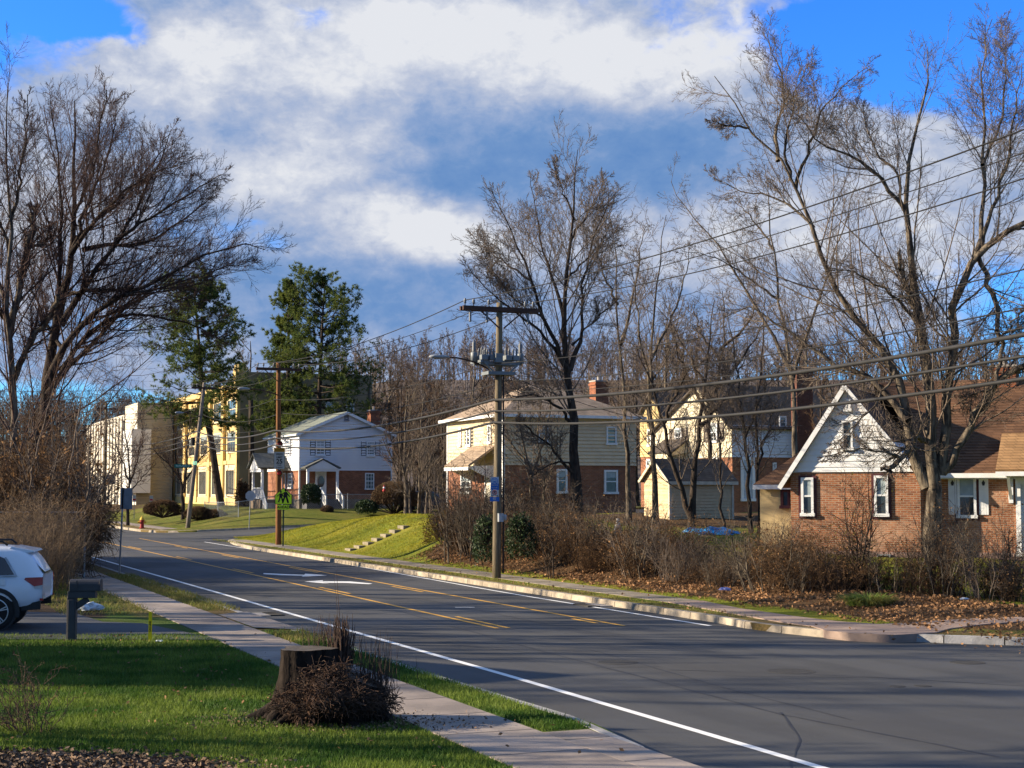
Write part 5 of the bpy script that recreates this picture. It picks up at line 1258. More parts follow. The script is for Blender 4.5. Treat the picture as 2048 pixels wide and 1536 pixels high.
# ------------------------------------------------------------------ branches
def norm(a): return a / (np.linalg.norm(a, axis=-1, keepdims=True) + 1e-12)
class Tubes:
    def __init__(s): s.g = []
    def add(s, pts, rad, k): s.g.append((np.asarray(pts, float), np.asarray(rad, float), k)); return s
    def arrays(s):
        V, Fc, base = [], [], 0
        for pts, rad, k in s.g:
            B, n, _ = pts.shape; T = norm(np.gradient(pts, axis=1)); m = norm(T.mean(1))
            ref = np.where(np.abs(m[:, 2:3]) < .8, np.array([[0, 0, 1.]]), np.array([[1., 0, 0]]))
            U = norm(np.cross(T, ref[:, None, :])); Vv = np.cross(T, U)
            a = np.arange(k) * 2 * np.pi / k
            vs = pts[:, :, None, :] + rad[:, :, None, None] * (np.cos(a)[None, None, :, None] * U[:, :, None, :] + np.sin(a)[None, None, :, None] * Vv[:, :, None, :])
            V.append(vs.reshape(-1, 3))
            j = np.arange(k); i = np.arange(n - 1)
            q = np.stack([i[:, None] * k + j, i[:, None] * k + (j + 1) % k, (i[:, None] + 1) * k + (j + 1) % k, (i[:, None] + 1) * k + j], -1).reshape(-1, 4)
            Fc.append((np.arange(B)[:, None, None] * (n * k) + q[None]).reshape(-1, 4) + base); base += B * n * k
        return np.concatenate(V), np.concatenate(Fc)
    def build(s, name, mat, parent=None):
        v, f = s.arrays(); return link(name, npmesh(name, v, f, True), mat, parent)
def resample(pts, n, jit=0.0, rg=rng):
    pts = np.array(pts, float)
    p = np.concatenate([[2 * pts[0] - pts[1]], pts, [2 * pts[-1] - pts[-2]]])
    d = np.concatenate([[0], np.cumsum(np.linalg.norm(np.diff(pts, axis=0), axis=1))]); q = np.linspace(0, d[-1], n); out = []
    for x in q:
        i = min(np.searchsorted(d, x, side='right') - 1, len(pts) - 2); t = (x - d[i]) / (d[i + 1] - d[i] + 1e-9)
        a, b, c, e = p[i], p[i + 1], p[i + 2], p[i + 3]
        out.append(.5 * (2 * b + (c - a) * t + (2 * a - 5 * b + 4 * c - e) * t * t + (3 * b - a - 3 * c + e) * t ** 3))
    out = np.array(out)
    if jit: out[1:] += rg.normal(0, jit, (n - 1, 3)) * np.array([1, 1, .5])
    return out, d[-1]
def spawn(Pp, Rr, L, m, t0=.2, t1=1.0, ang=42, asd=12, lr=.4, lsd=.3, rr=.55, n=4, up=.08, jit=.12, tipdec=.55, rmin=.006, rmax=.06, lmax=9.0, flat=0.0, taper=.35, bias=1.0, rg=rng):
    B, n0, _ = Pp.shape
    t = (t0 + (t1 - t0) * ((np.arange(m)[None, :] + rg.random((B, m))) / m) ** bias).ravel()
    bi = np.repeat(np.arange(B), m)
    f = np.clip(t, 0, .999) * (n0 - 1); i = f.astype(int); w = (f - i)[:, None]
    pos = Pp[bi, i] * (1 - w) + Pp[bi, i + 1] * w; T = norm(Pp[bi, i + 1] - Pp[bi, i])
    r0 = np.clip((Rr[bi, i] * (1 - w[:, 0]) + Rr[bi, i + 1] * w[:, 0]) * rr, rmin, rmax)
    ref = np.where(np.abs(T[:, 2:3]) < .9, np.array([[0, 0, 1.]]), np.array([[1., 0, 0]]))
    U = norm(np.cross(T, ref)); V = np.cross(U, T)
    ph = rg.random(len(t)) * 2 * np.pi; a = np.radians(np.clip(rg.normal(ang, asd, len(t)), 8, 110))
    side = np.cos(ph)[:, None] * U + np.sin(ph)[:, None] * V * (1 - flat)
    D = norm(np.cos(a)[:, None] * T + np.sin(a)[:, None] * norm(side))
    ln = np.minimum(L[bi] * lr * (1 - tipdec * t) * (1 + lsd * (rg.random(len(t)) * 2 - 1)), lmax)
    pts = [pos]; step = (ln / (n - 1))[:, None]
    for k in range(n - 1):
        pts.append(pts[-1] + D * step); D = norm(D + rg.normal(0, jit, D.shape) + np.array([0, 0, up]))
    pts = np.stack(pts, 1); rad = r0[:, None] * np.linspace(1, taper, n)[None, :]
    return pts, rad, ln
def crown(levels, base, tub, rg=rng):
    """levels of ever finer side shoots on the branches in base=(pts, rad, len); returns the last level's tip points"""
    cur = base
    for lv in levels:
        lv = dict(lv); k = lv.pop('k', 3); cur = spawn(*cur, rg=rg, **lv); tub.add(cur[0], cur[1], k)
    return cur
LV_BIG = [dict(m=22, t0=.15, ang=36, asd=9, lr=.52, lmax=6.5, rr=.40, n=8, up=.07, jit=.06, bias=1.35, tipdec=.82, k=4, rmax=.04, rmin=.012), dict(m=9, t0=.12, ang=36, asd=9, lr=.54, n=6, up=.07, jit=.08, tipdec=.5, rmin=.0085, rmax=.015), dict(m=6, t0=.15, ang=36, lr=.5, n=4, up=.08, rmin=.007), dict(m=3, ang=36, lr=.5, n=3, up=.08, rmin=.0055)]
def ground_z(x, y):
    s, t = ST(x, y)
    return hA(x, y) if t < 9 else (hC(x, y) if s > 100 else hB(x, y))
def tree_from_limbs(name, label, Y, limbs, levels, bark, twig, group=None, n=14, jit=.05, cat='tree', k=10, seed=1, thick=.85):
    rg = np.random.default_rng(seed); LP, LR, LL = [], [], []
    for pts, r0, r1, dy0, dy1 in limbs:
        m = len(pts); w = [P(px, py, Y + dy0 + (dy1 - dy0) * (i / (m - 1)) ** 1.2) for i, (px, py) in enumerate(pts)]
        if pts[0][1] > 990:                      # carry the trunk down into the ground
            zg = float(ground_z(w[0][0], w[0][1]))
            if w[0][2] > zg - .1: w = [np.array([w[0][0], w[0][1], zg - .25])] + w
        q, ln = resample(w, n, jit, rg); LP.append(q); LL.append(ln)
        LR.append(thick * (r0 + ((r1 if r1 > 3 else r1 * .45) - r0) * np.linspace(0, 1, n) ** .6) * Y / F * (1 + rg.normal(0, .04, n)))
    LP, LR, LL = np.array(LP), np.array(LR), np.array(LL)
    root = LP[0][0].copy(); t = thing(name, label, cat, tuple(root), 0, group)
    tb = Tubes(); tb.add(LP - root, LR, k); tb.build('trunk', bark, t)
    tc = Tubes(); mask = np.array([l[1] <= 60 for l in limbs]); crown(levels, (LP - root, LR, LL), tc, rg)
    tc.build('crown', twig, t)
    return t, (LP, LR, LL)

# ------------------------------------------------------------------ the large trees, limb by limb
T1 = [([(52, 1120), (60, 985), (72, 890), (88, 800), (100, 730), (114, 640), (128, 570), (143, 507), (150, 400), (148, 290), (155, 200)], 27, 3, 0, 2),
      ([(105, 680), (117, 600), (121, 530), (126, 450), (118, 360), (108, 270), (105, 200)], 8, 2, 0, -3), ([(140, 515), (168, 430), (200, 350), (228, 265), (235, 215)], 7, 2, 1, 3),
      ([(122, 650), (165, 580), (205, 520), (235, 480), (280, 400), (325, 310), (345, 260)], 9, 2, 0, -2), ([(92, 770), (130, 690), (165, 650), (200, 620), (245, 590), (290, 575), (350, 540), (420, 505), (490, 490), (530, 500)], 11, 2, 0, -3),
      ([(95, 790), (150, 700), (190, 655), (230, 632), (280, 628), (340, 640), (410, 660), (460, 690)], 9, 2, 0, 2.5), ([(98, 785), (140, 730), (175, 700), (215, 655), (262, 610), (330, 560), (400, 480)], 8, 2, 0, 4),
      ([(135, 590), (170, 582), (215, 580), (262, 577)], 5, 4, 0, -2), ([(143, 507), (190, 440), (250, 385), (310, 345), (360, 330)], 7, 2, 1, -3), ([(165, 500), (215, 487), (265, 492), (320, 470), (390, 420), (430, 390)], 7, 2, 0, 3),
      ([(185, 445), (240, 400), (300, 330), (340, 270)], 5, 2, 1, 4), ([(150, 420), (190, 330), (200, 240), (215, 180)], 5, 2, 2, -1), ([(230, 480), (310, 430), (390, 380), (440, 350)], 5, 2, -1, -4),
      ([(250, 590), (340, 570), (440, 540), (510, 520)], 4, 1.5, -2, 2), ([(128, 700), (90, 640), (60, 560), (50, 470)], 6, 2, 0, 3)]
tree_from_limbs('bare_tree', 'largest bare tree at the left, wide crown spreading over the road', 64, T1, LV_BIG, BARK, TWIGR, seed=3)
T2 = [([(35, 1130), (30, 900), (26, 780), (16, 680), (14, 600), (20, 500), (22, 430), (14, 330), (10, 230), (14, 165)], 15, 2, 0, -2), ([(20, 670), (35, 590), (50, 530), (62, 470), (70, 425)], 9, 6.5, 0, 1), ([(70, 428), (66, 415), (54, 408)], 5, 3, 1, 1.3), ([(58, 492), (76, 492), (90, 482), (98, 462), (110, 445)], 5, 2, 1, 2),
      ([(22, 440), (38, 360), (50, 270), (55, 190)], 5, 2, -1, -3), ([(15, 610), (-20, 520), (-40, 430), (-45, 330)], 6, 2, 0, 2), ([(20, 510), (-5, 420), (-20, 320)], 5, 2, 0, -3), ([(26, 760), (60, 685), (95, 640), (118, 590)], 9, 5, 0, -2), ([(14, 640), (-30, 600), (-80, 560)], 5, 2, 0, -3)]
tree_from_limbs('bare_tree', 'bare tree at the left edge with a snapped orange topped limb', 61, T2, LV_BIG, BARKG, TWIGR, seed=4)
# a few brown leaves still hanging on the left trees
T3 = [([(1157, 1050), (1151, 960), (1146, 860), (1141, 790), (1138, 738), (1130, 670), (1128, 600), (1135, 520), (1150, 430), (1150, 350), (1158, 300)], 23, 2, 0, 0), ([(1139, 745), (1110, 690), (1085, 630), (1062, 560), (1040, 500), (1015, 440), (985, 385)], 9, 1.5, 0, -3),
      ([(1130, 650), (1110, 570), (1085, 490), (1070, 420), (1060, 350)], 7, 1.5, 0, 3), ([(1141, 740), (1160, 680), (1168, 620), (1170, 550), (1195, 460), (1230, 380)], 8, 1.5, 0, 2), ([(1120, 715), (1080, 665), (1030, 620), (975, 580), (935, 530)], 6, 1.5, 0, -4), ([(1140, 480), (1180, 420), (1215, 350)], 5, 1.5, 0, 2),
      ([(1148, 850), (1105, 805), (1060, 790), (1020, 800)], 6, 2, 0, -3), ([(1152, 960), (1110, 905), (1060, 860), (1035, 842)], 6, 3, 0, -2), ([(1145, 690), (1190, 640), (1235, 600)], 4, 1.5, 0, -2), ([(1150, 440), (1120, 370), (1105, 320)], 4, 1.5, 0, -2), ([(1130, 560), (1190, 500), (1240, 450)], 4, 1.5, 0, 4), ([(1062, 560), (1000, 520), (950, 470)], 4, 1.5, -1, 2), ([(1090, 640), (1020, 590), (965, 500)], 4, 1.5, -1, -3), ([(1155, 930), (1120, 925), (1080, 940), (1050, 960)], 4, 2, 0, -2)]
LV_MID = [dict(m=20, t0=.3, ang=34, asd=9, lr=.5, lmax=5.0, rr=.36, n=8, up=.08, jit=.07, bias=1.45, tipdec=.84, k=4, rmax=.035, rmin=.011), dict(m=8, t0=.12, ang=36, lr=.58, n=5, up=.08, jit=.09, rmin=.0085, rmax=.014), dict(m=5, ang=38, lr=.56, n=4, up=.08, rmin=.0075), dict(m=3, ang=36, lr=.5, n=3, up=.08, rmin=.0065)]
tree_from_limbs('bare_tree', 'tall bare tree with dark trunk standing before the cream house', 62, T3, LV_MID, BARK, TWIGG, seed=5, thick=.72)
T8 = [([(1869, 1118), (1868, 1020), (1868, 960), (1864, 900), (1860, 840), (1856, 760), (1848, 700), (1838, 640), (1830, 580), (1828, 530), (1816, 480), (1812, 420), (1815, 330), (1838, 240), (1852, 160), (1850, 90)], 27, 2, 0, 0),
      ([(1855, 975), (1838, 940), (1822, 870), (1806, 790), (1791, 742), (1758, 698), (1722, 647), (1700, 629), (1675, 590), (1655, 550), (1640, 500), (1626, 456), (1591, 378), (1555, 319), (1496, 255), (1468, 205), (1430, 150)], 17, 2, 0, 1),
      ([(1591, 378), (1618, 300), (1637, 230), (1680, 180), (1740, 130)], 6, 1.5, 1, -2), ([(1556, 322), (1555, 240), (1575, 180), (1545, 110), (1522, 45)], 6, 1.5, 1, 3), ([(1580, 362), (1570, 280), (1590, 190), (1625, 115)], 5, 1.5, 1, -1),
      ([(1812, 840), (1770, 780), (1715, 742), (1672, 735), (1606, 681), (1540, 638), (1504, 609), (1468, 625), (1430, 640)], 11, 2, 0, 2), ([(1812, 420), (1790, 388), (1745, 342), (1700, 312), (1642, 288), (1600, 240), (1560, 200)], 7, 1.5, 0, -2), ([(1808, 420), (1790, 345), (1765, 320), (1730, 250), (1720, 190)], 5, 1.5, 0, 2), ([(1832, 640), (1812, 570), (1795, 505)], 7, 4, 0, -1), ([(1836, 650), (1790, 595), (1740, 562), (1688, 540), (1650, 545)], 6, 1.5, 0, -3),
      ([(1880, 950), (1892, 840), (1900, 745), (1905, 680), (1915, 600), (1930, 545), (1958, 505), (2000, 470), (2060, 440), (2110, 425)], 15, 7, 0, -2), ([(1950, 515), (1965, 420), (1968, 330), (1970, 230), (1962, 150), (1985, 40)], 8, 2, -1, 0), ([(1962, 500), (1985, 420), (2010, 330), (2030, 220), (2045, 130)], 7, 2, -1, -3), ([(1955, 510), (1978, 570), (1996, 630), (2000, 700), (1994, 765)], 7, 5, -1, -2),
      ([(1884, 945), (1925, 882), (1958, 818), (1985, 780), (2020, 745), (2065, 728), (2120, 700)], 12, 7, 0, -2), ([(1848, 880), (1830, 872), (1800, 915), (1776, 944)], 8, 5.5, 0, -2.5), ([(1776, 942), (1768, 935), (1762, 941)], 4, 2, -2.5, -2.7), ([(1965, 330), (2000, 250), (2010, 150), (2000, 60)], 5, 1.5, -1, 2), ([(1628, 456), (1590, 420), (1540, 390), (1480, 380), (1420, 350)], 5, 1.5, 1, 3), ([(1496, 255), (1450, 250), (1415, 240)], 4, 1.5, 1, 0), ([(1790, 740), (1760, 800), (1700, 860), (1660, 905)], 4, 1.5, 0, -2), ([(1800, 915), (1740, 900), (1680, 905), (1640, 915)], 3.5, 1.5, -2, -2), ([(1905, 690), (1850, 640), (1800, 590)], 4, 1.5, 0, 2), ([(1985, 780), (1940, 790), (1890, 830)], 3, 1.5, -1, 1), ([(1990, 690), (2030, 640), (2060, 600)], 5, 2, -2, -3)]
LV_R = [dict(m=20, t0=.22, ang=36, asd=10, lr=.44, lmax=4.4, rr=.34, n=8, up=.07, jit=.08, bias=1.5, tipdec=.8, k=4, rmax=.035, rmin=.010), dict(m=8, t0=.12, ang=40, lr=.58, n=5, up=.07, jit=.1, rmin=.0075, rmax=.013), dict(m=5, ang=40, lr=.56, n=4, up=.08, rmin=.0065), dict(m=3, ang=36, lr=.5, n=3, up=.08, rmin=.0055)]
tree_from_limbs('bare_tree', 'massive many limbed bare tree in front of the brick house', 50, T8, LV_R, BARKG, TWIGG, seed=8, thick=.8)
def simple_tree(label, Y, limbs, bark=BARKG, twig=TWIGG, seed=1, levels=None, group=None):
    return tree_from_limbs('bare_tree', label, Y, limbs, levels or LV_S, bark, twig, group, seed=seed, k=8)
LV_S = [dict(m=18, t0=.22, ang=40, lr=.42, lmax=4.0, rr=.38, n=7, up=.09, jit=.09, bias=1.4, tipdec=.75, k=3, rmax=.03, rmin=.011), dict(m=7, t0=.15, ang=42, lr=.48, n=4, up=.08, rmin=.009), dict(m=4, ang=40, lr=.5, n=3, up=.08, rmin=.008), dict(m=3, ang=38, lr=.5, n=3, up=.06, rmin=.007)]
simple_tree('slim bare tree rising right of the chimney of the cream house', 72, [([(1258, 1010), (1252, 850), (1241, 700), (1236, 600), (1230, 500), (1217, 425)], 8, 1.5, 0, 0), ([(1241, 690), (1265, 600), (1280, 500), (1290, 450)], 5, 1.5, 0, 2), ([(1236, 610), (1205, 540), (1190, 470)], 4, 1.5, 0, -2)], seed=11)
simple_tree('bare tree with a straight sunlit trunk before the shed gable', 70, [([(1311, 1020), (1306, 900), (1303, 840), (1300, 740), (1310, 620), (1320, 520), (1332, 430)], 9.5, 1.5, 0, 0), ([(1303, 800), (1285, 700), (1272, 600), (1262, 520)], 5, 1.5, 0, -2), ([(1302, 720), (1340, 640), (1370, 560), (1380, 490)], 5, 1.5, 0, 2)], seed=12)
simple_tree('twin trunked dark tree leaning apart before the shed wall', 68, [([(1380, 1045), (1352, 950), (1330, 870), (1312, 800), (1290, 740), (1270, 690)], 10, 2, 0, -1), ([(1382, 1045), (1388, 960), (1398, 860), (1410, 780), (1415, 700), (1430, 600)], 11, 2, 0, 1), ([(1325, 850), (1350, 790), (1380, 740), (1420, 720)], 5, 2, 0, -2), ([(1400, 850), (1450, 800), (1480, 740), (1500, 690)], 6, 1.5, 0, 2), ([(1410, 770), (1370, 700), (1340, 640)], 5, 1.5, 0, 1)], BARK, TWIGG, seed=13)
simple_tree('thin young tree in front of the middle of the shed wall', 67, [([(1447, 1040), (1442, 940), (1440, 860), (1436, 780), (1445, 690)], 4.5, 1.2, 0, 0), ([(1441, 880), (1425, 800), (1400, 740)], 2.5, 1, 0, 1), ([(1441, 880), (1470, 810), (1490, 760)], 2.5, 1, 0, -1)], BARK, TWIGG, seed=14)
simple_tree('dark double stemmed tree left of the lean to', 66, [([(1503, 1045), (1497, 960), (1488, 880), (1480, 800), (1468, 700), (1450, 620)], 7.5, 1.5, 0, 0), ([(1518, 1045), (1515, 950), (1513, 860), (1520, 760), (1530, 660), (1524, 560)], 5.5, 1.5, 0, 1), ([(1488, 880), (1520, 800), (1560, 730)], 4, 1.5, 0, -1), ([(1482, 810), (1440, 740), (1400, 690)], 4, 1.5, 0, 1), ([(1516, 930), (1540, 850), (1556, 790)], 4, 1.5, 0, 1)], BARK, TWIGG, seed=15)
simple_tree('pale tall tree leaning beside the dark brick chimney', 74, [([(1592, 930), (1588, 830), (1585, 760), (1575, 690), (1560, 600), (1548, 500), (1536, 420), (1528, 330)], 8, 1.5, 0, 1), ([(1582, 740), (1530, 640), (1470, 545), (1410, 460), (1370, 415), (1340, 365)], 6, 1.5, 0, 3), ([(1585, 760), (1620, 650), (1650, 560), (1690, 450), (1722, 330)], 5, 1.5, 0, -2), ([(1548, 500), (1500, 430), (1455, 390)], 3.5, 1.2, 1, 3), ([(1560, 600), (1500, 560), (1440, 520), (1360, 500)], 4, 1.2, 1, 0)], BARKG, TWIGG, seed=16)
simple_tree('gnarled thickly twigged tree behind the twin trunked one', 80, [([(1425, 1010), (1420, 900), (1425, 800), (1440, 720), (1450, 640), (1445, 580)], 9, 2, 0, 0), ([(1422, 840), (1380, 760), (1350, 690), (1340, 640)], 6, 2, 0, -2), ([(1430, 780), (1480, 720), (1520, 660), (1540, 620)], 6, 2, 0, 2), ([(1440, 720), (1400, 660), (1390, 610)], 5, 2, 0, 2), ([(1440, 700), (1500, 640), (1510, 590)], 5, 2, 0, -2)], BARK, TWIGG, seed=17)
simple_tree('spreading small tree before the ground floor of the cream house', 70, [([(1068, 1040), (1060, 960), (1045, 880), (1035, 800), (1040, 720)], 6, 1.5, 0, 0), ([(1062, 960), (1090, 880), (1100, 800), (1090, 720)], 4, 1.5, 0, 2), ([(1055, 930), (1000, 860), (960, 810), (930, 780)], 3.5, 1.5, 0, 1), ([(1090, 1035), (1085, 960), (1078, 870), (1085, 780)], 4.5, 1.5, 1, 1)], BARKG, TWIGG, seed=18)
simple_tree('leafless street tree before the ribbed building', 121, [([(256, 1027), (257, 990), (259, 950), (255, 900), (250, 850), (252, 800)], 5, 1, 0, 0), ([(258, 970), (275, 920), (285, 870), (282, 820)], 3.2, 1, 0, 2), ([(258, 960), (240, 910), (225, 870), (215, 830)], 2.6, 1, 0, -2), ([(258, 985), (290, 950), (310, 920)], 2.2, 1, 0, 1)], BARK, TWIGR, seed=19)
simple_tree('dark forking tree before the yellow building', 122, [([(366, 1010), (364, 975), (352, 920), (348, 870), (342, 830), (335, 800)], 6, 1.2, 0, 0), ([(366, 985), (372, 930), (378, 870), (385, 810)], 5, 1.2, 0, 2), ([(362, 960), (335, 925), (312, 905), (300, 880)], 3, 1, 0, -2), ([(368, 965), (400, 920), (430, 890), (455, 870)], 3, 1, 0, -1)], BARK, TWIGR, seed=20)

# ------------------------------------------------------------------ bare tree kinds for the backdrop
def bare_template(H, seed, levels, spread=.55, nl=9, r=.2):
    rg = np.random.default_rng(seed); n = 12; z = np.linspace(0, H * .92, n); tr = np.stack([np.cumsum(rg.normal(0, .05, n)), np.cumsum(rg.normal(0, .05, n)), z], 1)[None]; tr -= tr[:, :1]
    R0 = (r * np.linspace(1, .12, n))[None]; tb = Tubes().add(tr, R0, 7)
    lim = spawn(tr, R0, np.array([H]), nl, .22, .95, 36, 9, spread, .25, .55, 7, .12, .07, .65, .03, .12, rg=rg); tb.add(lim[0], lim[1], 5)
    tc = Tubes(); crown(levels, lim, tc, rg)
    return tb, tc
LV_T = [dict(m=8, t0=.15, ang=40, lr=.42, n=5, up=.1, rmin=.014, rmax=.05), dict(m=6, t0=.1, ang=40, lr=.48, n=4, up=.09, rmin=.011), dict(m=5, ang=38, lr=.5, n=3, up=.08, rmin=.010), dict(m=2, ang=36, lr=.5, n=3, up=.06, rmin=.009)]
temps = []
for i, (H, sp) in enumerate(((12, .5), (11, .42), (13, .36), (9, .6))):
    tb, tc = bare_template(H, 40 + i, LV_T, sp)
    bk = (BARK, BARKG)[i % 2]; tw = (TWIGB, TWIGG)[i % 2]
    temps.append((H, npmesh('trunk', *tb.arrays(), True), npmesh('crown', *tc.arrays(), True), bk, tw))
    temps[-1][1].materials.append(bk); temps[-1][2].materials.append(tw)
def place_tree(x, y, z, kind, hgt, label, group, rz=0):
    H, a, b, bk, tw = temps[kind]; t = thing('bare_tree', label, 'tree', (x, y, z), rz, group)
    for nm, me in (('trunk', a), ('crown', b)):
        o = bpy.data.objects.new(nm, me); COL.objects.link(o); o.parent = t
    s = hgt / H; t.scale = (s, s, s); return t
rg = np.random.default_rng(77)
GRP = 'bare trees crowding behind the houses'
def zone(px0, px1, Y0, Y1, top0, top1, n, label, grp=GRP, kinds=(0, 1, 2, 3)):
    for i in range(n):
        px = px0 + (px1 - px0) * (i + rg.random()) / n; Y = rg.uniform(Y0, Y1); py = rg.uniform(top0, top1)
        x = (px - 1024) / F * Y; zb = 1.2 if Y < 165 else float(hill(x, Y)); zt = CAMZ + (HZ - py) / F * Y
        place_tree(x, Y, zb - .1, int(rg.choice(kinds)), max(3.5, zt - zb), label, grp, rg.uniform(0, 6.28))
zone(720, 800, 138, 150, 690, 730, 4, 'slender bare tree behind the white house chimney')
zone(790, 905, 108, 150, 715, 800, 12, 'brown bare tree filling the gap between white house and cream house', kinds=(0, 2, 3))
zone(810, 900, 96, 112, 850, 900, 6, 'low reddish brown bare tree in the gap beside the cream house', kinds=(3,))
zone(920, 1330, 100, 140, 690, 770, 14, 'bare tree rising behind the cream house roof', kinds=(0, 2, 3))
zone(1320, 1620, 112, 140, 620, 720, 10, 'bare tree rising behind the gabled house')
zone(1600, 2080, 78, 120, 620, 730, 13, 'bare tree rising behind the brown shingle roof')
zone(450, 500, 190, 200, 650, 690, 1, 'bare tree top showing between the pines behind the yellow building', kinds=(1,))
zone(170, 330, 195, 230, 770, 810, 7, 'bare tree above the roof of the ribbed building')
zone(-40, 165, 72, 135, 760, 870, 18, 'bare tree deep in the left thicket', kinds=(0, 2, 3))
# unseen house added beyond the left edge to cast the lawn's shade band
h = House('unseen_shade_house', 'unseen white sided house added to shade a band of the lawn', 'house', (-27, 23.4, .1), 0); T = h.t
mb = MB(); mb.box(0, 12.5, 0, 5.2, -.3, 4.0); mb.prism([(0, 4.0), (5.2, 4.0), (2.6, 5.4)], (0, 0, 0), (0, 1, 0), (0, 0, 1), 12.5); mb.build('wall', WSIDE, T)
mb = MB(); slab(mb, (-.3, -.4, 3.85), (12.8, -.4, 3.85), (12.8, 2.6, 5.5), (-.3, 2.6, 5.5), .15); slab(mb, (-.3, 5.6, 3.85), (12.8, 5.6, 3.85), (12.8, 2.6, 5.5), (-.3, 2.6, 5.5), .15); mb.build('roof', ROOFD, T)
window(T, (12.5, 0), (0, 1), (1, 0), 1.2, 2.2, 1.2, 2.6); window(T, (12.5, 0), (0, 1), (1, 0), 4.0, 5.0, 1.2, 2.6)
# trees beyond the left edge of the view, whose shadows stripe road and lawn
OFF = 'bare trees beyond the left edge whose shadows stripe the road'
for i, (x, y, hgt, kd) in enumerate(((-20, 31.6, 14, 0), (-27, 33.5, 16, 2), (-18.5, 35.5, 13, 1), (-30, 37, 16, 0), (-22, 40, 15, 3), (-34, 42.5, 16, 2), (-25, 45.5, 14, 1), (-16, 18.2, 9, 3), (-36, 25.5, 17, 0), (-42, 30, 17, 2), (-46, 38, 17, 0), (-21, 29.6, 12, 2))):
    place_tree(x, y, .1, kd, hgt, 'bare tree beyond the left edge of the view', OFF, i * 1.1)

# ------------------------------------------------------------------ the wooded hill: one mass of bare trees
LV_W = [dict(m=7, t0=.2, ang=38, lr=.42, n=4, up=.12, rmin=.035, rmax=.06), dict(m=6, ang=38, lr=.5, n=3, up=.1, rmin=.03), dict(m=4, ang=38, lr=.55, n=2, up=.08, rmin=.026)]
V, Fc, base = [], [], 0; wt = []
for i in range(5):
    tb, tc = bare_template(12, 90 + i, LV_W, .42, 8, .16); tb.g = [(p[:, ::2], r[:, ::2], 3) for p, r, k in tb.g]; tb.g += [(p, r, 3) for p, r, k in tc.g]; wt.append(tb.arrays())
rg = np.random.default_rng(5)
for i in range(900):
    f = rg.random(); y = 172 + 175 * rg.random() ** .7; x = rg.uniform(-.39, .40) * y
    if x < -.12 * y and y < 210 and x > -.25 * y: continue
    v, f_ = wt[rg.integers(5)]; a = rg.random() * 6.28; s = rg.uniform(.6, .95)
    R2 = np.array([[math.cos(a), -math.sin(a), 0], [math.sin(a), math.cos(a), 0], [0, 0, 1]])
    V.append((v @ R2.T) * s + np.array([x, y, float(hill(x, y)) - .3])); Fc.append(f_ + base); base += len(v)
o = link('woodland', npmesh('woodland', np.concatenate(V), np.concatenate(Fc)), M('woodland_twig', (.155, .122, .105), .95, (.105, .085, .076), .05, spec=.05, contrast=(.4, .6)))
tag(o, 'grey brown leafless woodland covering the far hill', 'woodland', kind='stuff')

# ------------------------------------------------------------------ pines
NEED = M('pine_needles', (.135, .16, .035), .8, (.06, .095, .03), .9, spec=.15, trans=.4, contrast=(.35, .65), island=.3)
def needles(pts, dirs, per, ln, wd, rg):
    n = len(pts); d = norm(np.repeat(dirs, per, 0) * .55 + rg.normal(0, .6, (n * per, 3)) + np.array([0, 0, .25])); p = np.repeat(pts, per, 0)
    s = norm(np.cross(d, rg.normal(0, 1, d.shape))) * wd; L = ln * rg.uniform(.7, 1.3, (n * per, 1))
    return np.stack([p - s, p + s, p + d * L], 1)
def pine(label, base, H, prof, trunk, seed, density=1.0, up_top=.5):
    rg = np.random.default_rng(seed); t = thing('pine_tree', label, 'tree', tuple(base)); n = 16
    tr, L = resample(trunk, n, .0); tr = tr - tr[0]; R0 = np.linspace(.34, .05, n); Tubes().add(tr[None], R0[None], 9).build('trunk', BARK, t)
    z = np.arange(prof[0][0] * H, H * .985, .62); BP, BR, BL = [], [], []
    for zi in z:
        f = zi / H; rad = np.interp(f, [p[0] for p in prof], [p[1] for p in prof])
        for k in range(int(rg.integers(4, 7))):
            a = rg.random() * 6.28; ln = rad * rg.uniform(.55, 1.12)
            if rg.random() < .12: ln *= .4
            c = np.array([np.interp(zi, tr[:, 2], tr[:, 0]), np.interp(zi, tr[:, 2], tr[:, 1]), zi]); el = -.12 + up_top * max(0, (f - .45) / .55) * 1.6 + rg.normal(0, .1); q = [c]; d = np.array([math.cos(a) * math.cos(el), math.sin(a) * math.cos(el), math.sin(el)])
            for j in range(6): q.append(q[-1] + d * ln / 6); d = norm(d + np.array([0, 0, .07]) + rg.normal(0, .07, 3))
            BP.append(q); BL.append(ln); BR.append(np.linspace(.05, .012, 7) * (ln / 3.0) ** .5)
    BP, BR, BL = np.array(BP), np.array(BR), np.array(BL)
    s1 = spawn(BP, BR, BL, 9, .25, 1.0, 48, 10, .36, .3, .5, 4, .05, .1, .5, .008, .03, flat=.6, rg=rg); s2 = spawn(*s1, 4, .2, 1.0, 45, 12, .5, .3, .5, 3, .08, .1, .3, .006, .02, rg=rg)
    Tubes().add(BP, BR, 4).add(s1[0], s1[1], 3).build('branch', BARK, t)
    tips = np.concatenate([s2[0][:, -1], s2[0][:, 1], s1[0][:, -1]]); dr = np.concatenate([s2[0][:, -1] - s2[0][:, 0]] * 2 + [s1[0][:, -1] - s1[0][:, 0]])
    keep = rg.random(len(tips)) < density; tri = needles(tips[keep], norm(dr[keep]), 11, .26, .028, rg)
    link('foliage', npmesh('foliage', tri.reshape(-1, 3), np.arange(len(tri) * 3).reshape(-1, 3)), NEED, t)
    return t
b = P(442, 1012, 128); s_ = 128 / F
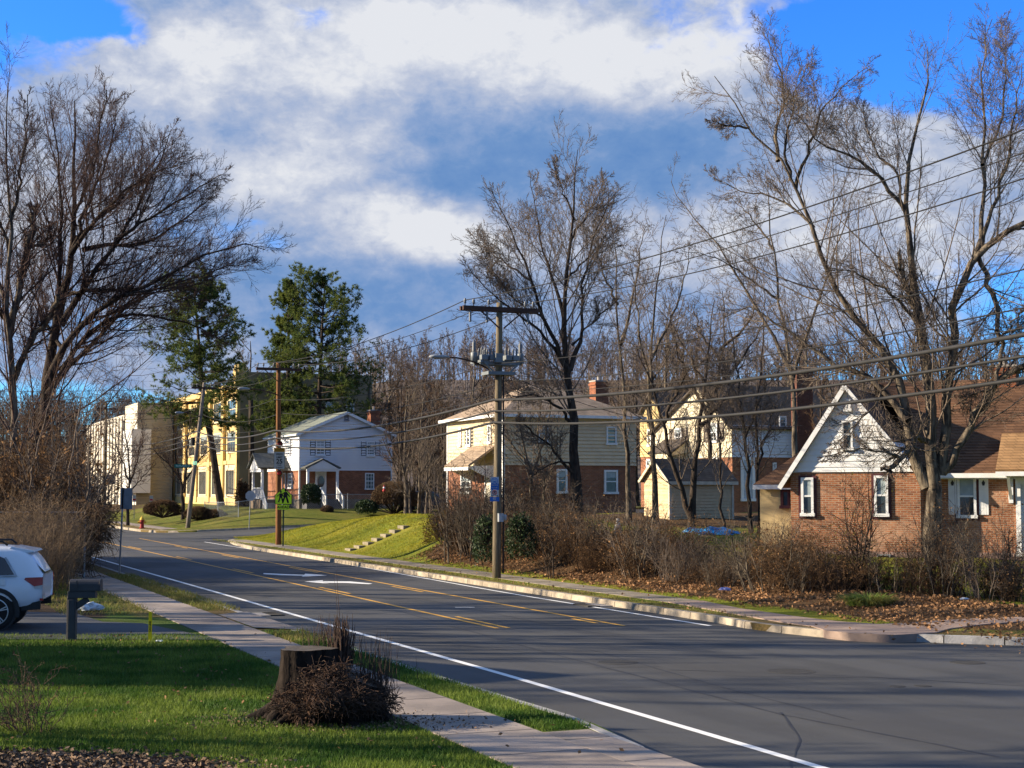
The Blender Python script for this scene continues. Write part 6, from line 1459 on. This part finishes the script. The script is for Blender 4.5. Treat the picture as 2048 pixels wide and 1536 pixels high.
trk = [P(442, 1012, 128), P(432, 950, 128), P(424, 890, 128), (P(412, 830, 128)), P(404, 770, 128), P(398, 690, 128), P(392, 620, 128), P(388, 562, 128)]
pine('broad dark pine with a bent trunk in front of the yellow building', b, (1012 - 560) * s_, [(.36, 2.8), (.44, 5.6), (.56, 5.2), (.68, 4.6), (.82, 3.9), (.9, 3.6), (1, 1.2)], trk, 21, 1.0)
trk = [P(636, 1010, 136), P(637, 850, 136), P(640, 760, 136), P(643, 690, 136), P(646, 620, 136), P(650, 566, 136)]
pine('tallest pine with a flat spreading top behind the white house', trk[0], (1010 - 563) * 136 / F, [(.25, 3.6), (.40, 4.8), (.55, 5.6), (.66, 4.8), (.74, 3.0), (.88, 4.4), (.95, 3.4), (1, 1.6)], trk, 22, .8)
trk = [P(576, 1010, 138), P(576, 800, 138), P(577, 680, 138), P(578, 566, 138)]
pine('thin sparse pine left of the tallest pine', trk[0], (1010 - 562) * 138 / F, [(.30, 2.6), (.45, 3.0), (.55, 2.2), (.72, 2.5), (.85, 1.9), (1, .5)], trk, 23, .62)
q = P(503, 1005, 134); mb = MB(); mb.tube([q, P(503, 900, 134), P(502, 800, 134)], [.3, .24, .2], 9); mb.tube([P(503, 860, 134), P(506, 815, 134)], [.1, .05], 6)
o = mb.build('dead_tree', BARK, None, True); tag(o, 'bare broken trunk standing beside the corner of the yellow building', 'tree')

# ------------------------------------------------------------------ shrubs and hedges
LEAFB = M('dead_leaf', (.24, .135, .06), .85, (.12, .066, .030), 1.5, spec=.15, trans=.3, island=.45)
LEAFG = M('evergreen_leaf', (.035, .060, .018), .6, (.018, .034, .012), 2, spec=.3, trans=.2, island=.35)
def leafquads(c, size, rg, tilt=1.0):
    n = len(c); a = rg.normal(0, 1, (n, 3)) * np.array([1, 1, tilt]); a = norm(a); b = norm(np.cross(a, rg.normal(0, 1, (n, 3)))); s = size * rg.uniform(.6, 1.3, (n, 1))
    return np.stack([c - a * s, c + b * s * .55, c + a * s, c - b * s * .55], 1)
def quadobj(name, q, mat, parent=None):
    return link(name, npmesh(name, q.reshape(-1, 3), np.arange(len(q) * 4).reshape(-1, 4)), mat, parent)
def shrub_mesh(seed, nst, H, r0, lean, m1=7, m2=4, leaves=500, lsize=.035, stem_r=.011, lv3=True):
    rg = np.random.default_rng(seed); n = 7; a = rg.random(nst) * 6.28; rr = r0 * np.sqrt(rg.random(nst)); h = H * rg.uniform(.55, 1.1, nst)
    p = np.stack([rr * np.cos(a), rr * np.sin(a), np.zeros(nst) - .1], 1); d = norm(np.stack([np.cos(a) * lean * rg.random(nst), np.sin(a) * lean * rg.random(nst), np.ones(nst)], 1)); out = [p]
    for k in range(n - 1): out.append(out[-1] + d * (h / (n - 1))[:, None]); d = norm(d + rg.normal(0, .13, d.shape))
    S = np.stack(out, 1); SR_ = stem_r * rg.uniform(.6, 1.5, (nst, 1)) * np.linspace(1, .35, n)[None]; tb = Tubes().add(S, SR_, 4)
    s1 = spawn(S, SR_, h, m1, .2, 1, 42, 14, .34, .4, .6, 4, .05, .2, .3, .005, .02, rg=rg); s2 = spawn(*s1, m2, .15, 1, 45, 14, .5, .4, .6, 3, .03, .2, .3, .004, .02, rg=rg); tb.add(s1[0], s1[1], 3).add(s2[0], s2[1], 3)
    me = npmesh('shrub', *tb.arrays(), True); lf = None
    if leaves:
        tip = s2[0][:, -1]; tip = tip[rg.integers(0, len(tip), leaves)] + rg.normal(0, .03, (leaves, 3)); q = leafquads(tip, lsize, rg); lf = npmesh('leaves', q.reshape(-1, 3), np.arange(len(q) * 4).reshape(-1, 4))
    return me, lf
SHR = []
for i, (nst, H, lv) in enumerate(((30, 1.75, 420), (42, 1.6, 800), (20, 2.2, 160), (54, 1.45, 500), (16, 2.4, 60))):
    a, b = shrub_mesh(60 + i, nst, H, .55, .6, leaves=lv, stem_r=(.012, .010, .017, .010, .02)[i], m1=(7, 8, 9, 7, 10)[i]); a.materials.append((TWIGB, TWIGB, TWIGG, TWIGB, BARKG)[i]); b.materials.append(LEAFB); SHR.append((a, b))
def put_shrub(name, label, cat, loc, kind, sc, grp=None, rz=0.0, lf=True, leafmat=None):
    a, b = SHR[kind]; o = bpy.data.objects.new(name, a); COL.objects.link(o); o.location = loc; o.rotation_euler = (0, 0, rz); o.scale = sc if hasattr(sc, '__len__') else (sc,) * 3
    if lf and b is not None:
        c = bpy.data.objects.new('leaves', b); COL.objects.link(c); c.parent = o
    return tag(o, label, cat, grp)
rg = np.random.default_rng(31)
HG = 'overgrown hedge along the right pavement'
def qline(s, q):                       # hedge line: along the road, then round the corner
    if s > 34.0: return W(s, 19.9 + q)
    c = W(34.0, 19.9 + q); return c + np.array([.91, -.415]) * (34.0 - s)
s = 57.4
while s > 12:
    thin = s < 33.5
    for row in range(4):
        if rg.random() < (.14 if thin else .04): continue
        q = 1.75 + row * .58 + rg.normal(0, .25); x, y = qline(s + rg.normal(0, .3), q); z = float(hB(x, y)); k = int(rg.choice([0, 1, 2, 3, 4])); sc_ = rg.uniform(.55, 1.12) * (1.35 if s > 53.5 else 1.0) * (.86 if thin else .94)
        pxx = 1024 + F * x / y
        if 1370 < pxx < 1485: sc_ *= .60
        elif 1215 < pxx < 1255: sc_ *= .72
        put_shrub('hedge_shrub', 'leafless shrub in the overgrown hedge above the right pavement' if not thin else 'thin leafless shrub in the sparse hedge at the right corner', 'shrub', (x, y, z - .05), k, (sc_ * rg.uniform(.9, 1.3), sc_ * rg.uniform(.9, 1.3), sc_), HG if not thin else 'sparse corner hedge', rg.uniform(0, 6.28))
    s -= .86
# evergreen clumps within the hedge and shrubs round the houses
def ball_shrub(name, label, c, r, n, mat, size, seed, flat=1.0, stem=True, shell=.55):
    rg = np.random.default_rng(seed); d = norm(rg.normal(0, 1, (n, 3))); d[:, 2] = np.where(d[:, 2] < -.75, -d[:, 2], d[:, 2]); k = shell + (1 - shell) * rg.random((n, 1)) ** .5; lump = 1 + .13 * np.sin(d[:, :1] * 7 + seed) * np.sin(d[:, 1:2] * 6) + rg.normal(0, .03, (n, 1))
    pts = d * k * lump * np.array(r); t = thing(name, label, 'shrub', tuple(c)); quadobj('foliage', leafquads(pts, size, rg), mat, t)
    if stem:
        tb = Tubes(); m = 40; dd = norm(np.concatenate([rg.normal(0, .6, (m, 2)), np.ones((m, 1))], 1)); L = np.linspace(0, 1, 5); tb.add(dd[:, None] * L[None, :, None] * np.array(r) * .95 - np.array([0, 0, .1]), np.full((m, 5), .02), 4); tb.build('stem', BARK, t)
    return t
def twig_ball(label, c, r, seed, mat, n=5200, ln=.45):
    rg = np.random.default_rng(seed); d = norm(rg.normal(0, 1, (n, 3))); d[:, 2] = np.abs(d[:, 2]) - .25; d = norm(d); k = rg.uniform(.55, .96, (n, 1)); p0 = d * k * np.array(r); p1 = p0 + norm(d + rg.normal(0, .5, d.shape)) * ln * rg.uniform(.5, 1, (n, 1)); o = np.linalg.norm(p1 / np.array(r), axis=1, keepdims=True); p1 = np.where(o > 1.02, p1 / o * 1.02, p1)
    t = thing('clipped_bush', label, 'shrub', tuple(c)); Tubes().add(np.stack([p0, (p0 + p1) / 2 + rg.normal(0, .03, p0.shape), p1], 1), np.full((n, 3), .011), 3).build('twigs', mat, t)
    m = 46; a = rg.random(m) * 6.28; e = norm(np.stack([np.cos(a) * .7, np.sin(a) * .7, rg.uniform(.2, 1.2, m)], 1)); L = np.linspace(0, 1, 5); b0 = np.array([0, 0, -r[2] * .75]); Tubes().add(b0 + e[:, None] * L[None, :, None] * np.array(r) * 1.1, np.full((m, 5), .03), 4).build('stem', BARK, t)
    return t
TWIGO = M('twig_ochre', (.15, .10, .055), .9, (.10, .062, .034), 2, spec=.1, island=.3)
c = P(789, 1000, 112); twig_ball('large clipped round brown bush in front of the white house', c, (1.72, 1.5, 1.4), 5, TWIGO)
c = P(622, 990, 114); ball_shrub('round_shrub', 'dark round evergreen shrub beside the white house door', c, (.78, .78, .85), 3600, LEAFG, .07, 3)
c = P(733, 1015, 111); ball_shrub('low_shrub', 'low dark evergreen shrub by the fence corner of the white house', c, (.85, .7, .55), 1800, LEAFG, .08, 4)
c = P(972, 1086, 51.6); ball_shrub('evergreen_shrub', 'dark green evergreen shrub in the hedge left of the utility pole', c, (.5, .5, .9), 2300, LEAFG, .045, 6)
c = P(1042, 1080, 52.6); ball_shrub('evergreen_shrub', 'dark green evergreen shrub in the hedge right of the utility pole', c, (.55, .5, .9), 2300, LEAFG, .045, 7)
LEAFY = M('leaf_ochre_green', (.17, .115, .025), .8, (.085, .08, .02), 2, spec=.15, trans=.3, island=.4)
c = P(880, 1075, 64.5); ball_shrub('ochre_shrub', 'ochre tinged shrub at the left end of the hedge by the green bank', c, (.75, .8, 1.1), 2600, LEAFY, .05, 8)
TWN = M('conifer_brown', (.10, .06, .035), .9, (.06, .04, .022), 3, trans=.1)
for k, (px, lb) in enumerate(((480, 'left brown columnar conifer beside the yellow building'), (490, 'right brown columnar conifer beside the yellow building'))):
    c = P(px, 1003, 131); ball_shrub('columnar_conifer', lb, c, (.42, .42, 1.9 - k * .3), 1500, TWN, .09, 9 + k)
c = P(325, 1020, 118); twig_ball('wide brown bush left of the forking tree on the far corner', c, (1.5, .9, .8), 11, TWIGB, 2600, .4)
c = P(396, 1028, 117); twig_ball('low brown bush below the leaning pole', c, (1.1, .8, .6), 12, TWIGB, 1600, .35)
c = P(430, 1036, 117); twig_ball('low brown bush round the foot of the bent pine', c, (1.0, .8, .7), 14, TWIGB, 1500, .35)
c = P(756, 1024, 103); twig_ball('small brown tuft in front of the porch steps of the white house', P(654, 1020, 112), (.5, .4, .35), 13, TWIGB, 500, .25)
# taller dark stems standing in the hedge
for i, (px, py, Y, hh, lb) in enumerate(((1722, 1185, 39.5, 2.9, 'tall dark shrub rising from the hedge in front of the white gable'), (1420, 1150, 44, 1.9, 'dark stump like stem in the middle of the hedge'), (1110, 1120, 49, 2.4, 'thin dark sapling in the hedge right of the utility pole'), (900, 1085, 58, 4.2, 'pale thin sapling at the left end of the hedge'), (930, 1085, 57, 4.6, 'pale leaning sapling left of the utility pole'), (1880, 1165, 42, 2.2, 'dark shrub in the hedge below the massive tree'))):
    c = P(px, py, Y); c[2] = float(hB(c[0], c[1])) - .1; rg2 = np.random.default_rng(200 + i); ns = (9, 4, 3, 3, 3, 8)[i]
    a_, b_ = shrub_mesh(210 + i, ns, hh, .22, .25 if hh < 4 else .12, 14, 6, 260 if i in (0, 5) else 30, .03, .022 if hh < 4 else .026); a_.materials.append((BARK, BARK, BARK, BARKG, BARKG, BARK)[i]); b_.materials.append(LEAFY if i == 0 else LEAFB)
    o = link('hedge_sapling', a_, [], None); o.location = c; l_ = link('leaves', b_, [], o); tag(o, lb, 'shrub')
# christmas decoration on the clipped bush
t = thing('garden_decoration', 'small red and white festive ornament on the clipped round bush', 'decoration', tuple(P(768, 983, 110.55)))
t.scale = (.6,) * 3
mb = MB(); mb.lathe([(.16, 0), (.2, .1), (.1, .32), (.02, .36)], 10); mb.build('base', M('festive_red', (.45, .03, .03), .6), t)
mb = MB(); mb.lathe([(.02, .32), (.13, .38), (.15, .46), (.1, .55), (.02, .58)], 10); mb.build('middle', WHITE, t); mb = MB(); mb.lathe([(.11, .56), (.1, .62), (.02, .78)], 10); mb.build('top', MATS['festive_red'], t)
# left thicket: pale saplings and brush behind the fence
rg = np.random.default_rng(13); TG = 'brush of the left thicket'
for i in range(58):
    px = rg.uniform(-60, 150); Y = rg.uniform(52.6, 68); x = (px - 1024) / F * Y; k = int(rg.choice([0, 1, 2, 3])); sc_ = rg.uniform(1.2, 2.9) * (.62 if px > 110 else 1)
    put_shrub('thicket_shrub', 'leafless pale stemmed brush in the thicket behind the left fence', 'shrub', (x, Y, .1), k, (sc_ * .9, sc_ * .9, sc_), TG, rg.uniform(0, 6.28))
for i, (a, lb) in enumerate((([(150, 1130), (148, 1040), (140, 960), (152, 880), (165, 800), (180, 740), (205, 690)], 'pale sapling rising at the fence corner of the left thicket'), ([(60, 1130), (75, 1010), (62, 940), (90, 850), (110, 760)], 'pale crooked sapling in the middle of the left thicket'), ([(95, 1130), (88, 1000), (120, 920), (150, 880), (185, 862)], 'pale sapling bending right in the left thicket'), ([(20, 1130), (35, 1000), (20, 900), (45, 800), (60, 720)], 'pale sapling near the left edge of the thicket'), ([(165, 1120), (172, 1000), (180, 900), (190, 800), (230, 730)], 'thin dark sapling leaning over the fence corner'))):
    simple_tree(lb, 53.5 + i, [(a, 4.5, 1.2, 0, 0)], M('bark_pale', (.27, .205, .15), .9, (.16, .12, .09), 6, .5, 20), TWIGB, seed=50 + i, levels=[dict(m=12, t0=.25, ang=45, lr=.3, n=5, up=.08, rmin=.010), dict(m=6, ang=42, lr=.5, n=4, rmin=.008), dict(m=4, ang=40, lr=.5, n=3, rmin=.007)])
PALE_ = M('stem_pale', (.26, .185, .115), .9, (.15, .105, .065), 2, spec=.1, island=.35)
nar = []
for i in range(3):
    a_, b_ = shrub_mesh(120 + i, 30, 2.5, .5, .18, 9, 3, 60, .03, .012); a_.materials.append(PALE_); b_.materials.append(LEAFB); nar.append((a_, b_))
for i in range(30):
    Y = 41.5 + 10 * (i + rg.random()) / 30; px = rg.uniform(-30, 142 - max(0, 47 - Y) * 8); c = P(px, 1100, Y); a_, b_ = nar[i % 3]; o = bpy.data.objects.new('thicket_shrub', a_); COL.objects.link(o); o.location = (c[0], c[1], .08); o.rotation_euler = (0, 0, rg.uniform(0, 6.28)); sz = rg.uniform(.75, 1.1) * (.8 if Y < 45 else 1); o.scale = (sz, sz, sz)
    c_ = bpy.data.objects.new('leaves', b_); COL.objects.link(c_); c_.parent = o; tag(o, 'upright pale stemmed brush in front of the left fence behind the white car', 'shrub', 'upright brush in front of the left fence')
# dead vines over the tall fence
rg = np.random.default_rng(17); m = 1150; x0 = f0[0] + .15 - rg.random(m) ** 1.1 * 9.5; p = np.stack([x0, f0[1] + rg.normal(0, .16, m), rg.uniform(.1, 2.25, m)], 1); d = norm(np.stack([rg.normal(0, .6, m), rg.normal(0, .15, m), rg.normal(.1, .8, m)], 1)); out = [p]
for k in range(7):
    q = out[-1] + d * .17; q[:, 2] = np.clip(q[:, 2], .05, 2.5 + .15 * np.sin(q[:, 0] * 3)); out.append(q); d = norm(d + rg.normal(0, .4, d.shape) * np.array([1, .25, 1]) - np.array([0, .12, 0]) * (out[-1][:, 1:2] - f0[1]))
S = np.stack(out, 1); t = thing('dead_vines', 'tangled leafless vines smothering the tall chain link fence', 'vines', tuple(f0)); Tubes().add(S - np.array(f0), np.full(S.shape[:2], .008) * rg.uniform(.6, 1.7, (m, 1)), 3).build('stems', TWIGB, t)
tw = spawn(S - np.array(f0), np.full(S.shape[:2], .008), np.full(m, 1.1), 3, .1, 1, 55, 20, .35, .5, .6, 4, -.1, .25, .2, .004, .01, rg=rg); Tubes().add(tw[0], tw[1], 3).build('twigs', TWIGB, t)
# vines spilling over the end post
m = 260; p = np.stack([f0[0] + rg.uniform(-.3, .35, m), f0[1] + rg.normal(0, .15, m), rg.uniform(1.3, 2.3, m)], 1); d = norm(np.stack([rg.uniform(.2, 1.2, m), rg.normal(0, .3, m), rg.uniform(-.2, .8, m)], 1)); out = [p]
for k in range(8): out.append(out[-1] + d * .13); d = norm(d + rg.normal(0, .18, d.shape) + np.array([0, 0, -.22]))
S = np.stack(out, 1); Tubes().add(S - np.array(f0), np.full(S.shape[:2], .006), 3).build('spill', TWIGB, t)

# ------------------------------------------------------------------ the stump
b0 = G(655, 1440, .12); sc_ = b0[1] / F; t = thing('tree_stump', 'broad dark cut tree stump with brown suckers on the front lawn', 'tree stump', tuple(b0)); rg = np.random.default_rng(23)
STB = M('stump_bark', (.026, .019, .015), .95, (.008, .006, .005), 10, 1.0, 18, .1, stretch=(1, 1, .22)); CUT = M('cut_wood', (.085, .07, .056), .9, (.045, .036, .03), 12)
def stump(cx, cy, r, h_, slope, seed, flare=.9):
    g_ = np.random.default_rng(seed); k, n = 44, 18; ph = g_.random(5) * 6.28; vs = []
    for i in range(n + 1):
        f = i / n; z = h_ * f
        for j in range(k):
            a = j * 2 * np.pi / k; fl = (1 - f) ** 2.6 * flare; lob = 1 + .10 * np.sin(3 * a + ph[0]) + .07 * np.sin(5 * a + ph[1]) + .05 * np.sin(13 * a + ph[2] + z * 2) + fl * (.55 + .55 * np.sin(4 * a + ph[3])) + g_.normal(0, .012)
            vs.append((cx + r * lob * math.cos(a), cy + r * lob * math.sin(a), z - .06 + (slope * r * math.cos(a) if i == n else slope * r * math.cos(a) * f)))
    mb = MB(); mb.add(vs, [(i * k + j, i * k + (j + 1) % k, (i + 1) * k + (j + 1) % k, (i + 1) * k + j) for i in range(n) for j in range(k)]); o = mb.build('trunk', STB, t, True)
    mb = MB(); top = vs[-k:]; mb.add([(x, y, z + .004) for x, y, z in top], [tuple(range(k))]); mb.build('cut_face', CUT, t)
    return vs
stump(-.27, .06, .33, .94, .0, 2, 1.0); stump(.36, .0, .34, .60, -.45, 5, .85); stump(.05, -.12, .36, .42, .1, 9, .8)
roots = []
for a, L, r in ((3.3, .5, .13), (3.9, .45, .12), (4.5, .45, .12), (5.2, .5, .1), (2.8, .45, .1), (5.9, .35, .1), (4.2, .5, .08)):
    q = [(.0 + .35 * math.cos(a) - .05, .05 + .3 * math.sin(a), .25), (.65 * math.cos(a) - .05, .5 * math.sin(a), .12), ((.6 + L * .6) * math.cos(a) - .05, (.5 + L * .4) * math.sin(a), .02), ((.7 + L) * math.cos(a), (.6 + L * .6) * math.sin(a), -.06)]; roots.append(resample(q, 8, .015, rg)[0])
Tubes().add(np.array(roots), np.repeat(np.linspace(.15, .04, 8)[None], len(roots), 0), 9).build('root', STB, t)
# suckers: tight sheaf behind, sparse shoots at the right
def shoots(n, cx, cy, rx, ry, z0, h0, h1, lean, rad, seed):
    g_ = np.random.default_rng(seed); p = np.stack([cx + g_.normal(0, rx, n), cy + g_.normal(0, ry, n), z0 + g_.random(n) * .1], 1); d = norm(np.stack([g_.normal(0, lean, n), g_.normal(0, lean, n), np.ones(n)], 1)); h_ = g_.uniform(h0, h1, n); out = [p]
    for k in range(4): out.append(out[-1] + d * h_[:, None] / 4); d = norm(d + g_.normal(0, .05, d.shape))
    return np.stack(out, 1), np.full((n, 5), rad) * g_.uniform(.6, 1.3, (n, 1)) * np.linspace(1, .4, 5)
tb = Tubes()
for a in ((210, .15, .22, .065, .06, .60, .25, .62, .10, .007, 1), (46, -.12, .35, .10, .05, .85, .1, .42, .1, .004, 2), (90, .55, .12, .17, .12, .42, .2, .62, .08, .0045, 3), (60, .68, .0, .07, .12, .25, .2, .5, .16, .004, 4), (2, .18, .0, .02, .02, .6, 1.15, 1.3, .02, .005, 5)):
    q, r_ = shoots(*a); tb.add(q, r_, 4)
tb.build('suckers', M('sucker_bark', (.085, .050, .034), .9, (.04, .026, .02), 8), t)
# clutter of dead twigs, moss and leaves lying over the roots
n = 3000; a = rg.random(n) * 6.28; rr = np.sqrt(rg.random(n)); x = .12 + .72 * rr * np.cos(a); y = -.05 + .5 * rr * np.sin(a); z = np.clip(.74 - .58 * np.abs(x - .10) - .42 * np.abs(y) + .14 * np.sin(x * 9) * np.sin(y * 8 + x * 4), 0.02, .72) * rg.uniform(.5, 1.05, n); p = np.stack([x, y - .10 - .34 * np.clip(1 - np.abs(x) / .9, 0, 1), z], 1); d = norm(rg.normal(0, 1, (n, 3)) * np.array([1, .7, .5]) + np.array([0, -.2, .0])); out = [p]
for k in range(4): out.append(out[-1] + d * rg.uniform(.03, .07, (n, 1))); d = norm(d + rg.normal(0, .35, d.shape) - np.array([0, 0, .12]))
S = np.stack(out, 1); Tubes().add(S, np.full(S.shape[:2], .0038), 3).build('twigs', M('stump_twig', (.085, .045, .027), .9, (.028, .018, .013), 6, island=.6), t)
q = leafquads(p[:900] + rg.normal(0, .03, (900, 3)) - np.array([0, .03, 0]), .026, rg); quadobj('leaves', q, M('stump_leaf', (.12, .065, .035), .9, (.05, .03, .02), 8, trans=.1, island=.5), t)
# small bare bush at the lower left
c = G(62, 1478, .12); SHR.append(shrub_mesh(99, 22, 1.0, .13, .9, 6, 4, 14, .02, .0055)); SHR[-1][0].materials.append(M('bush_twig', (.14, .085, .05), .9, (.08, .05, .03), 4)); SHR[-1][1].materials.append(LEAFB); put_shrub('bare_bush', 'small spindly leafless bush in the front lawn at the lower left', 'shrub', tuple(c), 5, .92)

# ------------------------------------------------------------------ grass and fallen leaves
def blades(xy, z, h_, w, rg, lean=.5):
    n = len(xy); p = np.concatenate([xy, z[:, None]], 1); a = rg.random(n) * 6.28; s = np.stack([np.cos(a), np.sin(a), np.zeros(n)], 1) * w; H = h_ * rg.uniform(.5, 1.3, (n, 1)); tip = p + np.concatenate([rg.normal(0, lean, (n, 2)) * H, H], 1)
    return np.stack([p - s - (0, 0, .01), p + s - (0, 0, .01), tip], 1)
def M_blade(name, a, b, tr=.35): return M(name, a, .7, b, .8, spec=.2, trans=tr, island=.35, contrast=(.4, .6))
GB = M_blade('grass_blade', (.145, .20, .030), (.045, .10, .013)); GD = M_blade('grass_dry', (.25, .21, .065), (.12, .145, .03)); GM = M_blade('grass_bank', (.32, .29, .024), (.20, .21, .02))
def grass(name, label, tri, mat): return tag(link(name, npmesh(name, tri.reshape(-1, 3), np.arange(len(tri) * 3).reshape(-1, 3)), mat), label, 'grass', kind='stuff')
rg = np.random.default_rng(3)
def scatter(n, x0, x1, y0, y1): return np.stack([rg.uniform(x0, x1, n), rg.uniform(y0, y1, n)], 1)
xy = scatter(480000, -11, 3.5, 15.0, 31.5); s, tt = ST(xy[:, 0], xy[:, 1]); vis = (np.abs(xy[:, 0]) < .35 * xy[:, 1])
far_ = rg.random(len(xy)) < np.clip((19.0 / xy[:, 1]) ** 2, 0, 1); dens = 1 - np.clip(soilA(xy[:, 0], xy[:, 1]) * 1.5, 0, 1)
lawn_edge = xy[:, 1] < 30.6 + 0 * xy[:, 0]
k = vis & far_ & (((tt < 6.2) & lawn_edge) | ((tt > 7.5) & (tt < 8.18) & (s > 17.0))) & (rg.random(len(xy)) < dens)
xy = xy[k]; grass('grass', 'green grass of the front lawn', blades(xy, hA(xy[:, 0], xy[:, 1]), .062, .0075, rg), GB)
xy = scatter(90000, -16, -3, 29, 52); s, tt = ST(xy[:, 0], xy[:, 1]); k = (((tt > 7.42) & (tt < 8.3) & ((s < 30.5) | (s > 36.6))) | ((tt < 6.3) & (tt > 4.2) & (s > 36.5) & (rg.random(len(xy)) < .4))); xy = xy[k]; grass('grass', 'dry ragged grass along the left verge', blades(xy, hA(xy[:, 0], xy[:, 1]), .11, .010, rg), GD)
xy = scatter(150000, -17, 14, 29, 88); s, tt = ST(xy[:, 0], xy[:, 1]); q_ = np.minimum(tt, 19.9 + np.maximum(0.0, (xy[:, 0] * .41 + xy[:, 1] * .912 - 32.2))); k = ((q_ > 17.95) & (q_ < 18.55)) & (s > 29.5); xy = xy[k]; grass('grass', 'thin dry grass of the right verge', blades(xy, hB(xy[:, 0], xy[:, 1]), .07, .011, rg), GD)
xy = scatter(330000, -20, 6, 56, 96); s, tt = ST(xy[:, 0], xy[:, 1]); k = (tt > 19.9) & (tt < 30) & (s > 60) & (s < 90); k &= ~((np.abs(s - 67) < .55) & (tt < 23)); xy = xy[k]; grass('grass', 'sunlit yellow green grass of the bank', blades(xy, hB(xy[:, 0], xy[:, 1]), .055, .014, rg, .8), GM)
# tuft of long grass at the right corner
c = P(1737, 1226, 36.4); c[2] = float(hB(c[0], c[1])); n = 620; a = rg.random(n) * 6.28; r_ = .45 * np.sqrt(rg.random(n)); p = np.stack([r_ * np.cos(a) * 1.15, r_ * np.sin(a), np.zeros(n)], 1); d = norm(np.stack([np.cos(a) * rg.random(n), np.sin(a) * rg.random(n), np.full(n, 1.1)], 1)); out = [p]
for k in range(5): out.append(out[-1] + d * rg.uniform(.08, .13, (n, 1))); d = norm(d + np.stack([np.cos(a) * .35, np.sin(a) * .35, np.full(n, -.3)], 1))
S = np.stack(out, 1); side = np.stack([-np.sin(a), np.cos(a), np.zeros(n)], 1)[:, None] * (.013 * np.linspace(1, .1, 6))[None, :, None]; A_, B_ = S - side, S + side; q = np.concatenate([np.stack([A_[:, i], B_[:, i], B_[:, i + 1], A_[:, i + 1]], 1) for i in range(5)])
o = quadobj('grass_tuft', q, M_blade('tuft_blade', (.17, .25, .04), (.26, .24, .06))); o.location = c; tag(o, 'arching tuft of long green grass at the right corner by the pavement', 'grass tuft')
# weeds on the near verge by the sign
# fallen leaves
xy = scatter(300000, -12, 22, 26, 70); s, tt = ST(xy[:, 0], xy[:, 1]); q_ = np.minimum(tt, 19.9 + np.maximum(0.0, (xy[:, 0] * .41 + xy[:, 1] * .912 - 32.2)))
pr = np.clip(sstep(19.7, 20.3, q_) * sstep(25.5, 23.0, q_), 0, 1) * (.35 + .65 * sstep(.35, .6, .5 + .5 * np.sin(xy[:, 0] * 1.1) * np.sin(xy[:, 1] * .8 + 1))) + .03 * (q_ > 18.0) * (q_ < 26); k = (rg.random(len(xy)) < pr) & (s < 58.8) & ~((q_ > 18.5) & (q_ < 19.8) & (rg.random(len(xy)) < .8)); xy = xy[k]
c = np.concatenate([xy, (hB(xy[:, 0], xy[:, 1]) + rg.uniform(.01, .06, len(xy)))[:, None]], 1)
LL = M('fallen_leaf', (.30, .165, .08), .85, (.15, .08, .038), 1.2, spec=.15, trans=.15, island=.5)
tag(quadobj('fallen_leaves', leafquads(c, .043, rg, .45), LL), 'carpet of brown fallen leaves below the right hedge', 'leaves', kind='stuff')
xy = scatter(700, -9, 3, 15, 31); s, tt = ST(xy[:, 0], xy[:, 1]); xy = xy[(tt < 6.3) | (rg.random(700) < .2) & (tt < 8.2)]; n = len(xy); c = np.concatenate([xy, (hA(xy[:, 0], xy[:, 1]) + .05)[:, None]], 1)
tag(quadobj('fallen_leaves', leafquads(c, .032, rg, .5), LL), 'scattered brown leaves on the front lawn', 'leaves', kind='stuff')
n = 5200; xy = np.stack([-4.4 + rg.normal(0, .75, n) * 1.1, 15.95 + rg.normal(0, .35, n)], 1); c = np.concatenate([xy, (hA(xy[:, 0], xy[:, 1]) + rg.uniform(.005, .05, n))[:, None]], 1)
tag(quadobj('wood_chips', leafquads(c, .032, rg, .4) , M('wood_chip', (.20, .13, .08), .9, (.09, .06, .04), 2, island=.6)), 'brown wood chip mulch at the bottom edge of the lawn', 'mulch', kind='stuff')
n = 2600; xy = np.stack([-2.3 + rg.normal(0, .8, n), 19.1 + rg.normal(0, .35, n)], 1); c = np.concatenate([xy, (hA(xy[:, 0], xy[:, 1]) + rg.uniform(.005, .05, n))[:, None]], 1)
tag(quadobj('wood_chips', leafquads(c, .022, rg, .4), MATS['wood_chip']), 'chips and litter round the foot of the stump', 'mulch', kind='stuff')
